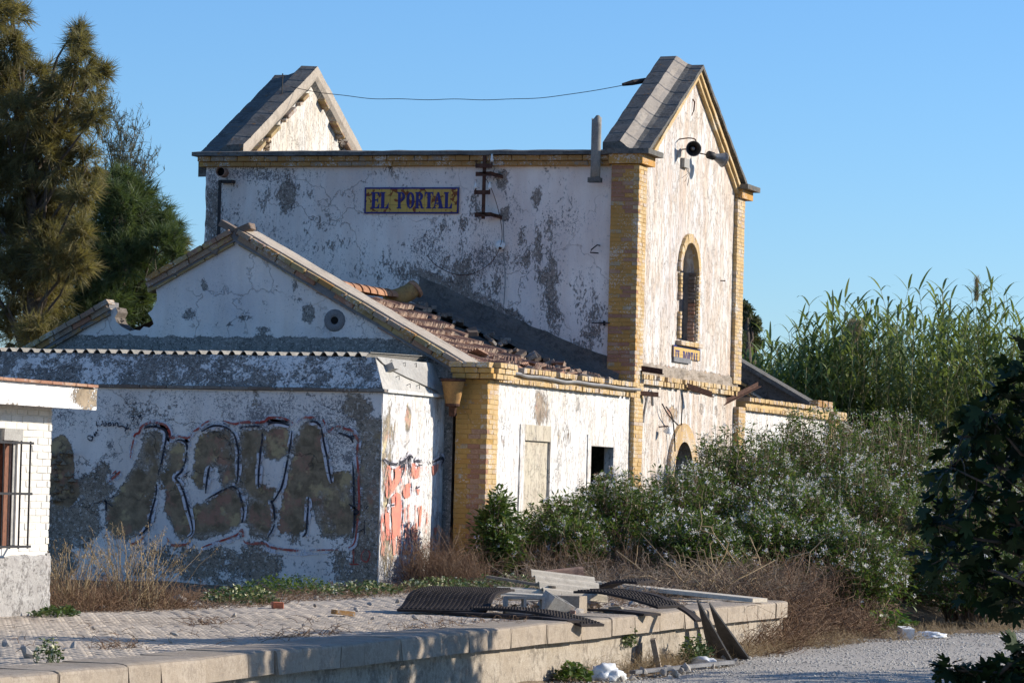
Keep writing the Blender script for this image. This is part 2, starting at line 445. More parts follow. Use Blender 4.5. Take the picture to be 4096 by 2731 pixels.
MT['mortar_grey'] = M_stone('grey_mortar', base=(.17, .165, .165), pale=(.26, .255, .26), dark=(.07, .07, .07), contrast=.4)
MT['rubble'] = M_stone('earth_rubble_core', base=(.24, .17, .11), pale=(.36, .27, .18), dark=(.07, .05, .035), contrast=.6, bump=1.0)
MT['kerb'] = M_stone('worn_granite_kerb', base=(.385, .31, .23), pale=(.49, .41, .32), dark=(.2, .155, .115), contrast=.55, scale=2.2, bump=.9, each=.3)
MT['kerb_top'] = MT['kerb']
MT['platform_wall'] = M_stone('platform_wall_render', base=(.35, .29, .22), pale=(.5, .435, .35), dark=(.13, .105, .08), contrast=.7, bump=1.0)
MT['cement'] = M_stone('cement', base=(.34, .32, .29), pale=(.44, .42, .38), dark=(.16, .15, .14), contrast=.4)
MT['asbestos'] = M_stone('fibre_cement_sheet', base=(.58, .5, .385), pale=(.68, .6, .48), dark=(.3, .25, .19), contrast=.35, bump=.3)
MT['asbestos_grey'] = M_stone('grey_fibre_cement', base=(.24, .225, .2), pale=(.36, .33, .28), dark=(.1, .095, .09), contrast=.5)
MT['rust'] = M_simple('rusted_iron', (.085, .04, .026), .5, 18, .85, .1)
MT['iron'] = M_simple('dark_painted_iron', (.035, .032, .032), .4, 18, .6, .3)
MT['rubber'] = M_simple('black_rubber', (.04, .032, .029), .5, 9, .85, spec=.2)
MT['rubber_grey'] = M_simple('dusty_grey_rubber', (.1, .095, .09), .35, 12, .9)
MT['horn'] = M_simple('grey_horn_metal', (.2, .2, .2), .3, 14, .5, .4, spec=.4)
MT['horn_dark'] = M_simple('dark_horn_inside', (.045, .043, .042), .3, 10, .6)
MT['porcelain'] = M_simple('porcelain', (.75, .74, .7), .15, 20, .3, spec=.5)
MT['pvc'] = M_simple('grey_conduit', (.25, .235, .22), .2, 8, .6)
MT['wood'] = M_simple('old_grey_wood', (.2, .16, .12), .45, 26, .9)
MT['wood_dark'] = M_simple('charred_wood', (.05, .04, .035), .5, 26, .9)
MT['wood_red'] = M_simple('brown_window_wood', (.19, .08, .045), .3, 26, .7)
MT['hollow'] = M_simple('red_hollow_brick', (.5, .16, .08), .2, 14, .85)
MT['black'] = M_simple('deep_dark', (.012, .011, .01), .2, 8, 1)  # black stand-in for the unlit depth behind openings
MT['plastic'] = M_simple('white_plastic_film', (.78, .78, .76), .08, 14, .35, spec=.5)
MT['box_white'] = M_simple('white_cardboard', (.8, .78, .74), .06, 10, .7)
MT['ochre_clay'] = M_stone('ochre_painted_clay', base=(.36, .19, .06), pale=(.44, .25, .09), dark=(.13, .07, .04), contrast=.5)
MT['clay'] = M_stone('terracotta', base=(.36, .17, .09), pale=(.48, .26, .15), dark=(.12, .06, .04), lichen=.3, contrast=.5)
MT['tile_side'] = M_stone('weathered_roof_tile', base=(.36, .2, .135), pale=(.5, .32, .22), dark=(.1, .06, .05), contrast=.6, each=.4)
MT['stone_pale'] = M_stone('pale_rubble_stone', base=(.3, .26, .22), pale=(.44, .4, .35), dark=(.2, .17, .14), contrast=.3)
MT['white_wall_hut'] = M_simple('whitewashed_render', (.78, .74, .67), .06, 6, .9)
MT['fascia'] = M_plaster('whitewashed_fascia', white=(.8, .79, .75), tint=(.76, .73, .68), th=.70, flake=.0, crack=.1, soot=.0, stain=(.6, .52, .44), mortar=(.36, .31, .26), under_th=.6, big=1.3)
MT['plinth'] = M_stone('rough_cast_plinth', base=(.4, .37, .34), pale=(.58, .55, .51), dark=(.13, .115, .105), contrast=.85, scale=2.6, bump=1.0)
G_BLACK = [[(-20.43, 2.09), (-20.41, 2.11), (-20.33, 2.13), (-20.23, 2.12), (-20.13, 2.09), (-20.09, 2.04), (-20.09, 1.97), (-20.11, 1.86), (-20.13, 1.74), (-20.16, 1.6), (-20.2, 1.46)], [(-20.22, 1.32), (-20.22, 1.18), (-20.25, 1.05), (-20.29, 0.9), (-20.32, 0.76), (-20.37, 0.67), (-20.47, 0.58)], [(-19.96, 1.93), (-19.9, 1.95), (-19.83, 1.94), (-19.78, 1.89), (-19.77, 1.81), (-19.78, 1.7), (-19.81, 1.59), (-19.85, 1.5), (-19.93, 1.42), (-19.86, 1.33), (-19.79, 1.19), (-19.75, 1.07), (-19.71, 0.94), (-19.67, 0.81), (-19.65, 0.66), (-19.72, 0.59)], [(-19.8, 1.43), (-19.75, 1.47)], [(-19.79, 1.47), (-19.71, 1.52)], [(-19.56, 2.07), (-19.51, 2.1), (-19.41, 2.15), (-19.3, 2.16), (-19.2, 2.14), (-19.13, 2.1), (-19.06, 2.03), (-19.02, 1.92), (-18.99, 1.79), (-18.99, 1.65), (-18.99, 1.52), (-19.0, 1.4), (-19.03, 1.36)], [(-19.47, 1.12), (-19.36, 1.18), (-19.23, 1.25), (-19.09, 1.31), (-19.02, 1.3), (-18.97, 1.25), (-18.94, 1.16), (-18.9, 1.04), (-18.89, 0.92), (-18.91, 0.81)], [(-19.42, 1.59), (-19.44, 1.5), (-19.46, 1.35), (-19.47, 1.21)], [(-19.3, 1.51), (-19.23, 1.53)], [(-18.98, 2.12), (-18.93, 2.15), (-18.81, 2.16), (-18.7, 2.16), (-18.65, 2.13), (-18.64, 1.99), (-18.66, 1.83), (-18.67, 1.67), (-18.68, 1.53), (-18.68, 1.35), (-18.67, 1.31)], [(-18.69, 1.46), (-18.64, 1.5)], [(-18.56, 2.18), (-18.53, 2.21), (-18.44, 2.22), (-18.33, 2.21), (-18.24, 2.18)], [(-18.2, 2.11), (-18.21, 2.0), (-18.23, 1.84), (-18.26, 1.67), (-18.29, 1.5), (-18.33, 1.33), (-18.37, 1.25), (-18.44, 1.14), (-18.48, 1.12), (-18.45, 1.07), (-18.43, 0.96), (-18.42, 0.83), (-18.46, 0.71), (-18.52, 0.62)], [(-18.0, 2.23), (-17.92, 2.25), (-17.83, 2.23), (-17.76, 2.16)], [(-17.76, 2.14), (-17.71, 1.91), (-17.66, 1.72), (-17.63, 1.56), (-17.59, 1.4)], [(-17.93, 1.2), (-17.93, 1.08), (-17.94, 0.88), (-17.95, 0.71), (-18.0, 0.64)], [(-17.52, 2.1), (-17.42, 2.07), (-17.33, 2.03), (-17.29, 1.96)], [(-17.29, 1.7), (-17.27, 1.49), (-17.26, 1.23), (-17.24, 0.96), (-17.25, 0.66)], [(-21.01, 1.07), (-20.88, 0.99)], [(-20.98, 0.93), (-20.98, 1.05), (-21.02, 1.07)], [(-20.92, 1.1), (-20.86, 1.14)], [(-17.33, 1.12), (-17.19, 1.01), (-17.26, 0.97)], [(-17.09, 0.9), (-17.09, 0.7)], [(-17.19, 0.73), (-17.1, 0.78)], [(-17.08, 1.06), (-17.04, 1.1)]]
G_TAG = [[(-21.25, 1.98), (-21.28, 1.98), (-21.3, 1.96), (-21.28, 1.93), (-21.24, 1.91), (-21.22, 1.94), (-21.22, 1.97), (-21.25, 1.96)], [(-21.2, 2.02), (-21.18, 1.98), (-21.17, 2.04), (-21.15, 2.01)], [(-21.15, 2.08), (-21.14, 2.05)], [(-21.11, 2.23), (-21.16, 2.18), (-21.16, 2.13), (-21.11, 2.13), (-21.07, 2.16), (-21.08, 2.2)], [(-21.05, 2.17), (-21.05, 2.13), (-21.02, 2.13), (-21.02, 2.17), (-21.05, 2.17)], [(-20.99, 2.2), (-20.98, 2.13), (-20.94, 2.14), (-20.95, 2.17), (-20.98, 2.16)], [(-20.91, 2.17), (-20.9, 2.12)], [(-20.88, 2.13), (-20.87, 2.17), (-20.84, 2.17), (-20.83, 2.12), (-20.77, 2.13), (-20.71, 2.1), (-20.69, 2.14), (-20.7, 2.17)], [(-20.71, 2.03), (-20.72, 2.07), (-20.67, 2.1), (-20.64, 2.08), (-20.65, 2.05)], [(-20.64, 2.25), (-20.59, 2.26), (-20.61, 2.2)], [(-20.53, 2.27), (-20.48, 2.29), (-20.51, 2.25)]]
G_RED = [[(-20.63, 1.68), (-20.62, 1.79), (-20.59, 1.93), (-20.57, 2.01), (-20.51, 2.04), (-20.48, 2.11), (-20.42, 2.16), (-20.31, 2.19), (-20.2, 2.18), (-20.11, 2.15), (-20.05, 2.07), (-20.02, 1.98), (-19.91, 2.0), (-19.76, 1.98), (-19.7, 2.05), (-19.6, 2.12), (-19.52, 2.19), (-19.43, 2.23), (-19.35, 2.25)], [(-19.23, 2.23), (-19.12, 2.2), (-19.05, 2.19), (-18.96, 2.21), (-18.85, 2.22), (-18.7, 2.22), (-18.6, 2.24), (-18.56, 2.28), (-18.45, 2.29), (-18.33, 2.28), (-18.23, 2.24), (-18.19, 2.22)], [(-18.13, 2.23), (-18.05, 2.29), (-17.96, 2.3), (-17.86, 2.3)], [(-17.75, 2.28), (-17.72, 2.23), (-17.66, 2.11), (-17.59, 2.17), (-17.49, 2.19), (-17.4, 2.15), (-17.31, 2.13), (-17.25, 2.05), (-17.22, 1.98), (-17.23, 1.81), (-17.21, 1.63), (-17.19, 1.36), (-17.18, 1.1), (-17.2, 0.83), (-17.23, 0.59), (-17.32, 0.51)], [(-20.59, 0.46), (-20.49, 0.5), (-20.39, 0.56)], [(-20.04, 0.58), (-19.99, 0.49), (-19.89, 0.47), (-19.71, 0.5), (-19.69, 0.55)], [(-19.51, 0.45), (-19.33, 0.52), (-19.11, 0.59), (-18.97, 0.65), (-18.91, 0.72), (-18.88, 0.6), (-18.84, 0.54), (-18.74, 0.53), (-18.57, 0.54), (-18.48, 0.49), (-18.25, 0.46), (-17.98, 0.45), (-17.75, 0.47), (-17.47, 0.48)], [(-20.97, 1.33), (-20.85, 1.42), (-20.78, 1.49)], [(-20.94, 1.41), (-20.84, 1.5)]]
G_FILL = [[(-20.45, 2.07), (-20.33, 2.11), (-20.13, 2.07), (-20.1, 1.97), (-20.21, 1.45), (-20.23, 1.15), (-20.33, 0.76), (-20.47, 0.6), (-20.81, 0.55), (-21.02, 0.73), (-20.97, 1.03), (-20.72, 1.34), (-20.55, 1.62), (-20.47, 1.85)], [(-20.02, 1.89), (-19.92, 1.94), (-19.79, 1.88), (-19.78, 1.7), (-19.86, 1.5), (-19.95, 1.42), (-19.81, 1.18), (-19.66, 0.77), (-19.66, 0.65), (-19.86, 0.59), (-20.02, 0.89), (-20.15, 1.29), (-20.09, 1.7)], [(-19.65, 1.95), (-19.53, 2.07), (-19.38, 2.14), (-19.16, 2.1), (-19.02, 1.92), (-18.99, 1.65), (-19.02, 1.37), (-19.24, 1.34), (-19.3, 1.58), (-19.4, 1.63), (-19.48, 1.6), (-19.48, 1.24), (-19.61, 1.3), (-19.7, 1.7)], [(-19.47, 1.11), (-19.09, 1.29), (-18.97, 1.24), (-18.9, 1.01), (-18.92, 0.81), (-19.26, 0.64), (-19.54, 0.57), (-19.77, 0.76), (-19.65, 1.03)], [(-19.0, 2.09), (-18.67, 2.14), (-18.66, 1.86), (-18.69, 1.35), (-18.56, 1.33), (-18.35, 1.33), (-18.48, 1.13), (-18.45, 1.0), (-18.45, 0.83), (-18.54, 0.62), (-18.77, 0.62), (-18.85, 0.86), (-18.81, 1.15), (-18.96, 1.32), (-18.97, 1.72)], [(-18.58, 2.13), (-18.26, 2.16), (-18.22, 1.98), (-18.29, 1.74), (-18.54, 1.73), (-18.6, 1.86)], [(-18.09, 2.18), (-17.97, 2.23), (-17.8, 2.2), (-17.72, 1.91), (-17.64, 1.58), (-17.4, 1.57), (-17.3, 1.62), (-17.27, 1.23), (-17.25, 0.66), (-17.73, 0.63), (-17.84, 1.02), (-17.91, 1.19), (-17.94, 0.88), (-17.97, 0.65), (-18.35, 0.67), (-18.36, 1.0), (-18.3, 1.27), (-18.2, 1.71)]]
S_BLACK = [[(47.06, 1.75), (47.3, 1.7), (47.56, 1.68), (47.83, 1.72), (47.99, 1.76), (48.11, 1.81), (48.16, 1.82), (48.28, 1.78)], [(48.11, 1.81), (48.1, 1.74), (48.07, 1.68), (48.18, 1.59), (48.17, 1.73), (48.16, 1.82)], [(48.37, 1.74), (48.61, 1.74), (48.68, 1.73)], [(48.51, 1.68), (48.68, 1.69)], [(48.82, 1.72), (48.85, 1.8)], [(48.92, 1.75), (49.05, 1.71)], [(49.17, 1.74), (49.38, 1.78), (49.52, 1.8), (49.61, 1.78), (49.53, 1.71), (49.5, 1.63)], [(47.67, 1.63), (47.93, 1.67), (47.81, 1.52), (47.75, 1.4)], [(47.34, 1.21), (47.33, 1.13)], [(47.38, 1.11), (47.3, 1.07), (47.27, 1.03)], [(47.41, 1.11), (47.54, 1.12)], [(48.47, 1.36), (48.59, 1.38)], [(48.98, 1.28), (49.01, 1.26)], [(48.11, 1.59), (48.22, 1.43), (48.25, 1.25)], [(47.85, 1.25), (47.9, 1.07), (47.88, 0.88), (47.82, 0.81)]]
S_RED = [[(47.13, 1.68), (47.53, 1.64), (47.9, 1.67), (47.78, 1.48), (47.56, 1.34), (47.3, 1.21), (47.18, 1.27), (47.13, 1.51)], [(47.39, 1.21), (47.66, 1.29), (47.85, 1.21), (47.89, 0.98), (47.77, 0.74), (47.55, 0.65), (47.12, 0.62), (47.03, 0.78), (47.06, 0.94), (47.38, 1.05)], [(47.85, 1.4), (48.22, 1.41), (48.24, 1.27), (48.0, 1.21), (47.9, 1.29)], [(48.24, 1.71), (48.68, 1.68), (48.63, 1.53), (48.27, 1.5)], [(48.4, 1.33), (48.61, 1.35), (48.58, 1.27), (48.44, 1.27)], [(48.89, 1.69), (48.99, 1.6), (48.97, 1.58), (48.86, 1.62)], [(48.56, 1.09), (48.73, 1.1), (48.68, 0.83), (48.5, 0.51), (48.36, 0.57), (48.28, 0.77), (48.47, 0.88)], [(49.14, 1.68), (49.39, 1.71), (49.36, 1.61), (49.19, 1.54)], [(49.28, 0.8), (49.46, 0.79), (49.33, 0.69)]]
S_WASH = [[(47.03, 1.71), (47.86, 1.68), (48.68, 1.73), (49.42, 1.71), (49.44, 1.45), (48.72, 1.28), (47.9, 1.19), (47.14, 1.25)], [(46.99, 1.07), (47.97, 1.14), (48.76, 1.11), (49.42, 0.88), (49.41, 0.56), (48.51, 0.43), (47.07, 0.41)]]
# ------------------------------------------------------------------ ground, road, platform
R = random.Random(11); NR = np.random.RandomState(5)

def grid_mesh(name, xs, ys, zf, mat):
    X, Y = np.meshgrid(xs, ys); Z = zf(X, Y)
    V = np.stack([X, Y, Z], -1).reshape(-1, 3); nx, ny = len(xs), len(ys)
    i = np.arange(nx - 1)[None, :] + nx * np.arange(ny - 1)[:, None]; i = i.ravel()
    F = np.stack([i, i + 1, i + nx + 1, i + nx], 1)
    return fast_mesh(name, V, F, mat, True)

t = NT('dry_earth')
a = t.noise(.9, 8, .65); b = t.noise(18, 5, .7, off=4)
t.bump(t.sum(a, t.mul(b, .6)), .8, .03)
MT['earth'] = t.done(t.mix(t.map(b, .4, .65), t.mix(t.map(a, .35, .65), (.2, .14, .09), (.3, .225, .15)), (.11, .08, .05)), .97)
t = NT('gravel_road')
a = t.noise(.7, 7, .6); b = t.noise(24, 5, .75, off=4); c = t.voro(46, 'F1')
t.bump(t.sum(b, t.mul(c, -.8)), .9, .02)
col = t.mix(t.map(a, .35, .65), (.44, .39, .325), (.54, .485, .41)); col = t.mix(t.map(b, .52, .7), col, (.3, .265, .225))
MT['gravel'] = t.done(t.mix(t.map(b, .42, .3), col, (.56, .51, .44)), .95)
t = NT('paving_tile')
a = t.noise(.8, 8, .65); b = t.noise(30, 4, .7, off=4); r = t.attr('rnd'); r2_ = t.rand()
col = t.mix(t.map(a, .35, .66), (.45, .375, .295), (.56, .48, .39)); col = t.mix(t.mul(t.map(b, .5, .68), .6), col, (.2, .17, .14))
col = t.mix(t.map(t.math('FRACT', t.sum(r, r2_)), 0, 1, 0, .35), col, (.33, .28, .23))
col = t.mix(t.mul(t.map(t.noise(.42, 6, .65, off=14), .5, .68), .5), col, (.27, .225, .18)); t.bump(b, .4, .006); MT['paver'] = t.done(col, .92)
MT['joint_dirt'] = M_simple('joint_dirt', (.13, .1, .075), .3, 9, .97)

big = MB(); big.add([(-3000, -3000, -.75), (3000, -3000, -.75), (3000, 3000, -.75), (-3000, 3000, -.75)], [(0, 1, 2, 3)])
tag(big.build('ground', MT['earth']), kind='structure')

def bank(X, Y):
    k = np.clip((X + 13.2) / 1.9, 0, 1); k = k * k * (3 - 2 * k)
    z = -.06 - .58 * k
    front = (Y < 46.6)
    z = np.where(front, np.where(X > -11.2, -.64, -.2), z)
    far = np.clip((Y - 78) / 15, 0, 1); z = z * (1 - far) + -.35 * far
    n = np.sin(X * 1.7 + Y * .9) * .018 + np.sin(X * 4.1 - Y * 3.3) * .012
    return z + n
tag(put('earth_bank', grid_mesh('earth_bank', np.arange(-70, 14.1, .5), np.arange(15, 120, .5), bank, MT['earth'])), kind='structure')

def road_edge(Y):
    return np.interp(Y, [15, 30, 37, 38.7, 43, 47.5, 50.4, 53.2, 55.1, 60, 75], [-10.8, -10.8, -10.85, -10.66, -10.95, -11.0, -10.6, -9.9, -9.2, -7.6, -2.5])
ys = np.arange(15, 75.1, .3); us = np.linspace(0, 1, 40)
Yg, Ug = np.meshgrid(ys, us, indexing='ij'); wob = .12 * np.sin(Yg * 2.3) * (1 - Ug) + .07 * np.sin(Yg * 5.7) * (1 - Ug)
XL = road_edge(Yg) + wob; Xg = XL + (5.5 - XL) * Ug
Zg = -.595 + .02 * np.sin(Xg * 1.3) + .012 * np.sin(Yg * 1.9 + Xg) - .06 * (Ug < .001)
V = np.stack([Xg, Yg, Zg], -1).reshape(-1, 3); nx = len(us); i = (np.arange(nx - 1)[None, :] + nx * np.arange(len(ys) - 1)[:, None]).ravel()
tag(put('road', fast_mesh('road', V, np.stack([i, i + 1, i + nx + 1, i + nx], 1), MT['gravel'], True)), kind='structure')

# loose gravel: nobody could count it
N = 15000
gy = 34 + 22 * NR.rand(N) ** 1.0; gx = road_edge(gy) - .25 + NR.rand(N) ** 1.4 * 6.5; gz = -.595 + .02 * np.sin(gx * 1.3) + .012 * np.sin(gy * 1.9 + gx)
oct_v = np.array([(1, 0, 0), (0, 1, 0), (-1, 0, 0), (0, -1, 0), (0, 0, 1), (0, 0, -.6)], float)
oct_f = np.array([(0, 1, 4), (1, 2, 4), (2, 3, 4), (3, 0, 4), (1, 0, 5), (2, 1, 5), (3, 2, 5), (0, 3, 5)])
def scatter(tv, tf, P, S, Rm=None, rnd=None):
    """template (k,3) copied to P (n,3) with sizes S (n,) or (n,3) and optional rotations (n,3,3)"""
    n, k = len(P), len(tv); S = np.asarray(S); S = S[:, None, None] if S.ndim == 1 else S[:, None, :]
    V = tv[None] * S
    if Rm is not None: V = np.einsum('nij,nkj->nki', Rm, V)
    V = V + P[:, None, :]
    F = (tf[None] + (np.arange(n) * k)[:, None, None]).reshape(-1, tf.shape[1])
    rr = None if rnd is None else np.repeat(rnd, k)
    return V.reshape(-1, 3), F, rr
def rand_rot(n, rs):
    q = rs.normal(size=(n, 4)); q /= np.linalg.norm(q, axis=1, keepdims=True); w, x, y, z = q.T
    return np.stack([np.stack([1 - 2 * (y * y + z * z), 2 * (x * y - z * w), 2 * (x * z + y * w)], -1),
                     np.stack([2 * (x * y + z * w), 1 - 2 * (x * x + z * z), 2 * (y * z - x * w)], -1),
                     np.stack([2 * (x * z - y * w), 2 * (y * z + x * w), 1 - 2 * (x * x + y * y)], -1)], 1)
sz = np.stack([.008 + .022 * NR.rand(N) ** 2.5, .008 + .02 * NR.rand(N) ** 2.5, .006 + .013 * NR.rand(N) ** 2], 1)
V, F, rr = scatter(oct_v, oct_f, np.stack([gx, gy, gz], 1), sz, None, NR.rand(N))
t = NT('gravel_stone'); r = t.attr('rnd'); MT['pebble'] = t.done(t.mix(r, (.3, .275, .24), (.62, .58, .51)), .9)
tag(put('gravel', fast_mesh('gravel', V, F, MT['pebble'], False, rr)), 'loose pale gravel scattered over the road', None, kind='stuff')

# platform: body, coping stones, paving
PLAT = MB().box(-17.4, -11.09, 14, 46.55, -.9, -.026).mesh('platform', MT['joint_dirt'])
platform = tag(put('platform', PLAT), kind='structure')
# rendered retaining wall under the coping, uneven
wall('retaining_wall', 'X', -11.055, .1, jagged([(14, -.8), (46.6, -.8), (46.6, -.2), (14, -.2)], .5, .01), (), .35, MT['platform_wall'], platform, warp=.035, seed=8)
bmx = bmesh.new(); bmesh.ops.create_cube(bmx, size=1)
bmesh.ops.bevel(bmx, geom=[e for e in bmx.edges if abs(e.verts[0].co.z - .5) < .01 and abs(e.verts[1].co.z - .5) < .01 and e.verts[0].co.x > 0 and e.verts[1].co.x > 0], offset=.16, segments=3, affect='EDGES', profile=.6)
bmesh.ops.bevel(bmx, geom=[e for e in bmx.edges if abs(e.verts[0].co.x - .5) < .02 and abs(e.verts[1].co.x - .5) < .02 and abs(e.verts[0].co.z - e.verts[1].co.z) > .3], offset=.022, segments=2, affect='EDGES')
KER = []
for k in range(4):
    b2 = bmx.copy()
    for v in b2.verts: v.co += Vector((vnoise(v.co, 2.1, k * 3.) * .05, vnoise(v.co, 1.9, k * 5. + 1) * .012, vnoise(v.co, 2.4, k * 7. + 2) * .06))
    me = bpy.data.meshes.new('coping_stone'); b2.to_mesh(me); b2.free(); me.materials.append(MT['kerb']); KER.append(me)
y = 19.0; k = 0
while y < 46.3:
    L = R.choice((.6, .75, .9, 1.0, 1.15)) * R.uniform(.93, 1.07); L = min(L, 46.5 - y)
    put('coping_stone', R.choice(KER), platform, (-11.24 + R.uniform(-.009, .012), y + L / 2, -.095 + R.uniform(-.006, .006)), (R.uniform(-.006, .006), R.uniform(-.009, .012), R.uniform(-.006, .006)), (.56, L - .016, .21))
    y += L; k += 1
# end wall stones
for j, (x, w) in enumerate(((-11.9, .75), (-12.8, .95), (-13.8, .95))):
    put('coping_stone', KER[j], platform, (x, 46.35, -.1), (0, 0, math.pi / 2), (.5, w, .2))

def paver_template():
    V = []; F = []
    h = .1 - .0035
    V += [(-h, -h, -.009), (h, -h, -.009), (h, h, -.009), (-h, h, -.009)]; F.append((0, 1, 2, 3))
    for cx in (-.5, .5):
        for cy in (-.5, .5):
            x, y_ = cx * h, cy * h; e = h * .5 - .005; g = e - .004; b = len(V)
            V += [(x - e, y_ - e, -.009), (x + e, y_ - e, -.009), (x + e, y_ + e, -.009), (x - e, y_ + e, -.009), (x - g, y_ - g, 0), (x + g, y_ - g, 0), (x + g, y_ + g, 0), (x - g, y_ + g, 0)]
            F += [(b + 4, b + 5, b + 6, b + 7)] + [(b + q, b + (q + 1) % 4, b + 4 + (q + 1) % 4, b + 4 + q) for q in range(4)]
    return np.array(V), np.array(F)
pv, pf = paver_template()
px = np.arange(-16.45, -11.6, .2); py = np.arange(20.1, 46.5, .2)
PX, PY = np.meshgrid(px, py); PX = PX + .1 * (np.arange(len(py)) % 2)[:, None]; PX, PY = PX.ravel(), PY.ravel()
Xc = c_ * PX + s_ * PY; Zc = -s_ * PX + c_ * PY
vis = (Xc / Zc > -.1425) & (Xc / Zc < .06); PX, PY, Zc = PX[vis], PY[vis], Zc[vis]
order = np.argsort(Zc); near = order[:300]; rest = order[300:]
tz = lambda n: -.004 + NR.normal(0, .0012, n) + 0
me_p = fast_mesh('paver', pv, pf, MT['paver'])
zz = tz(len(PX)) + .011 * np.sin(PX * 2.1) * np.sin(PY * 1.1) - .004; tx = NR.normal(0, .0045, len(PX)); ty = NR.normal(0, .0045, len(PX))
for q in near: put('paver', me_p, platform, (PX[q], PY[q], zz[q]), (tx[q], ty[q], R.uniform(-.009, .012)))
n = len(rest); Rm = np.zeros((n, 3, 3)); Rm[:, 0, 0] = Rm[:, 1, 1] = Rm[:, 2, 2] = 1; Rm[:, 0, 2] = ty[rest]; Rm[:, 2, 0] = -ty[rest]; Rm[:, 1, 2] = -tx[rest]; Rm[:, 2, 1] = tx[rest]
V, F, rr = scatter(pv, pf, np.stack([PX[rest], PY[rest], zz[rest]], 1), np.ones(n), Rm, NR.rand(n))
tag(put('paving', fast_mesh('paving', V, F, MT['paver'], False, rr), platform), kind='stuff')
# ------------------------------------------------------------------ bricks
def brick_meshes(name, mat, n=4, chip=.05, bev=.045):
    out = []
    for k in range(n):
        bm = bmesh.new(); bmesh.ops.create_cube(bm, size=1)
        for v in bm.verts: v.co += Vector((vnoise(v.co, 3, k * 4. + 1), vnoise(v.co, 3, k * 6. + 2), vnoise(v.co, 3, k * 8. + 3))) * chip
        bmesh.ops.bevel(bm, geom=list(bm.edges), offset=bev, segments=1, affect='EDGES')
        me = bpy.data.meshes.new(name); bm.to_mesh(me); bm.free(); me.materials.append(mat); out.append(me)
    return out
BR = {k: brick_meshes('brick', MT[m]) for k, m in dict(ochre='ochre', lit='ochre_lit', flaking='ochre_flaking', flat='ochre_flat', bare='brick_bare', rake='brick_rake', cornice='brick_cornice', dull='brick_dull', white='brick_white', hollow='hollow').items()}
def brick(kind, parent, c, s, rot=(0, 0, 0), name='brick', jit=.004):
    s = tuple(s)
    return put(name, R.choice(BR[kind]), parent, (c[0] + R.uniform(-jit, jit), c[1] + R.uniform(-jit, jit), c[2]), (rot[0], rot[1] + 0, rot[2]), s)

def pilaster(parent, x0, x1, y0, y1, z0, z1, pick, course=.0675, name='pilaster', bl=.235, joint='joint_ochre', core_inset=.006, missing=lambda z, k: False):
    """corner pier of real bricks round a mortar core; faces -Y and +X show"""
    core = MB().box(x0 + .002, x1 - core_inset, y0 + core_inset, y1 - .002, z0, z1).build(name, MT[joint], parent)
    z = z0; k = 0
    lx, ly = x1 - x0, y1 - y0
    while z < z1 - .03:
        h = min(course, z1 - z) - .006; zc = z + h / 2 + .003
        if k % 2 == 0:     # -Y face gets the corner brick whole
            n = max(1, round(lx / bl)); w = lx / n
            for i in range(n):
                if not missing(zc, i): brick(pick(zc, 'Y', i), core, (x0 + w * (i + .5), y0 + .05, zc), (w - .005, .1, h))
            n = max(1, round((ly - .1) / bl)); w = (ly - .1) / n
            for i in range(n):
                if not missing(zc, i + 5): brick(pick(zc, 'X', i), core, (x1 - .05, y0 + .1 + w * (i + .5), zc), (.1, w - .005, h))
        else:
            n = max(1, round((lx - .1) / bl)); w = (lx - .1) / n
            for i in range(n):
                if not missing(zc, i): brick(pick(zc, 'Y', i), core, (x0 + w * (i + .5), y0 + .05, zc), (w - .005, .1, h))
            n = max(1, round(ly / bl)); w = ly / n
            for i in range(n):
                if not missing(zc, i + 5): brick(pick(zc, 'X', i), core, (x1 - .05, y0 + w * (i + .5), zc), (.1, w - .005, h))
        z += course; k += 1
    return core

# ------------------------------------------------------------------ the station's tall centre block
TX0, TX1, TY0, TY1, TZ = -24.3, -16.5, 58.25, 65.42, 6.86
tower = thing('station_tower', (-20.4, 61.8, 0), 'roofless two-storey white station block with two tall stepped gables', 'building')
def paint_side(P):
    g = blobs(P, [(-22.8, 6.28, 0.10, 0.26, 0.68), (-18.85, 6.62, 0.11, 0.13, 0.68), (-18.8, 6.02, 0.11, 0.13, 0.68), (-19.35, 6.05, 0.18, 0.26, 0.27), (-18.5, 5.5, 0.11, 0.65, 0.33), (-18.9, 5.2, 0.18, 0.52, 0.27), (-19.9, 5.75, 0.44, 0.16, 0.24), (-20.6, 5.5, 0.55, 0.21, 0.22), (-21.9, 5.5, 0.77, 0.13, 0.16), (-20.9, 5.1, 0.66, 0.26, 0.22),
                  (-18.2, 5.2, 0.11, 0.65, 0.33), (-17.95, 4.7, 0.14, 0.52, 0.31), (-24.15, 5.9, 0.14, 0.65, 0.31), (-24.1, 5.3, 0.18, 0.52, 0.31), (-19.4, 4.9, 0.44, 0.39, 0.22), (-18.25, 6.28, 0.09, 0.21, 0.68), (-22.1, 5.85, 0.11, 0.21, 0.27), (-18.05, 5.85, 0.11, 0.33, 0.31), (-21.3, 6.15, 0.07, 0.08, 0.36)])
    # dark strip that follows the old roof line
    line = 4.98 + (P[:, 0] + 20.3) * -.42
    d = P[:, 1] - line
    g = np.maximum(g, np.clip(1 - np.abs(d - .02) / .2, 0, 1) * .6 * (P[:, 0] > -20.4) * (P[:, 0] < -18.2))
    g = np.maximum(g, (d < -.05) * (P[:, 0] > -20.4) * .42)
    s_ = blobs(P, [(-23.4, 6.7, 1.2, .16, .6), (-24.15, 6, .2, 1.4, .9), (-22.5, 5.2, 1.2, .4, .5), (-19.5, 5.2, .8, .5, .4)])
    return np.stack([g - .12 * (P[:, 0] > -17.6) * (P[:, 1] > 5.2), blobs(P, [(-17.0, 3.9, .6, .5, .6)]), s_], 1)
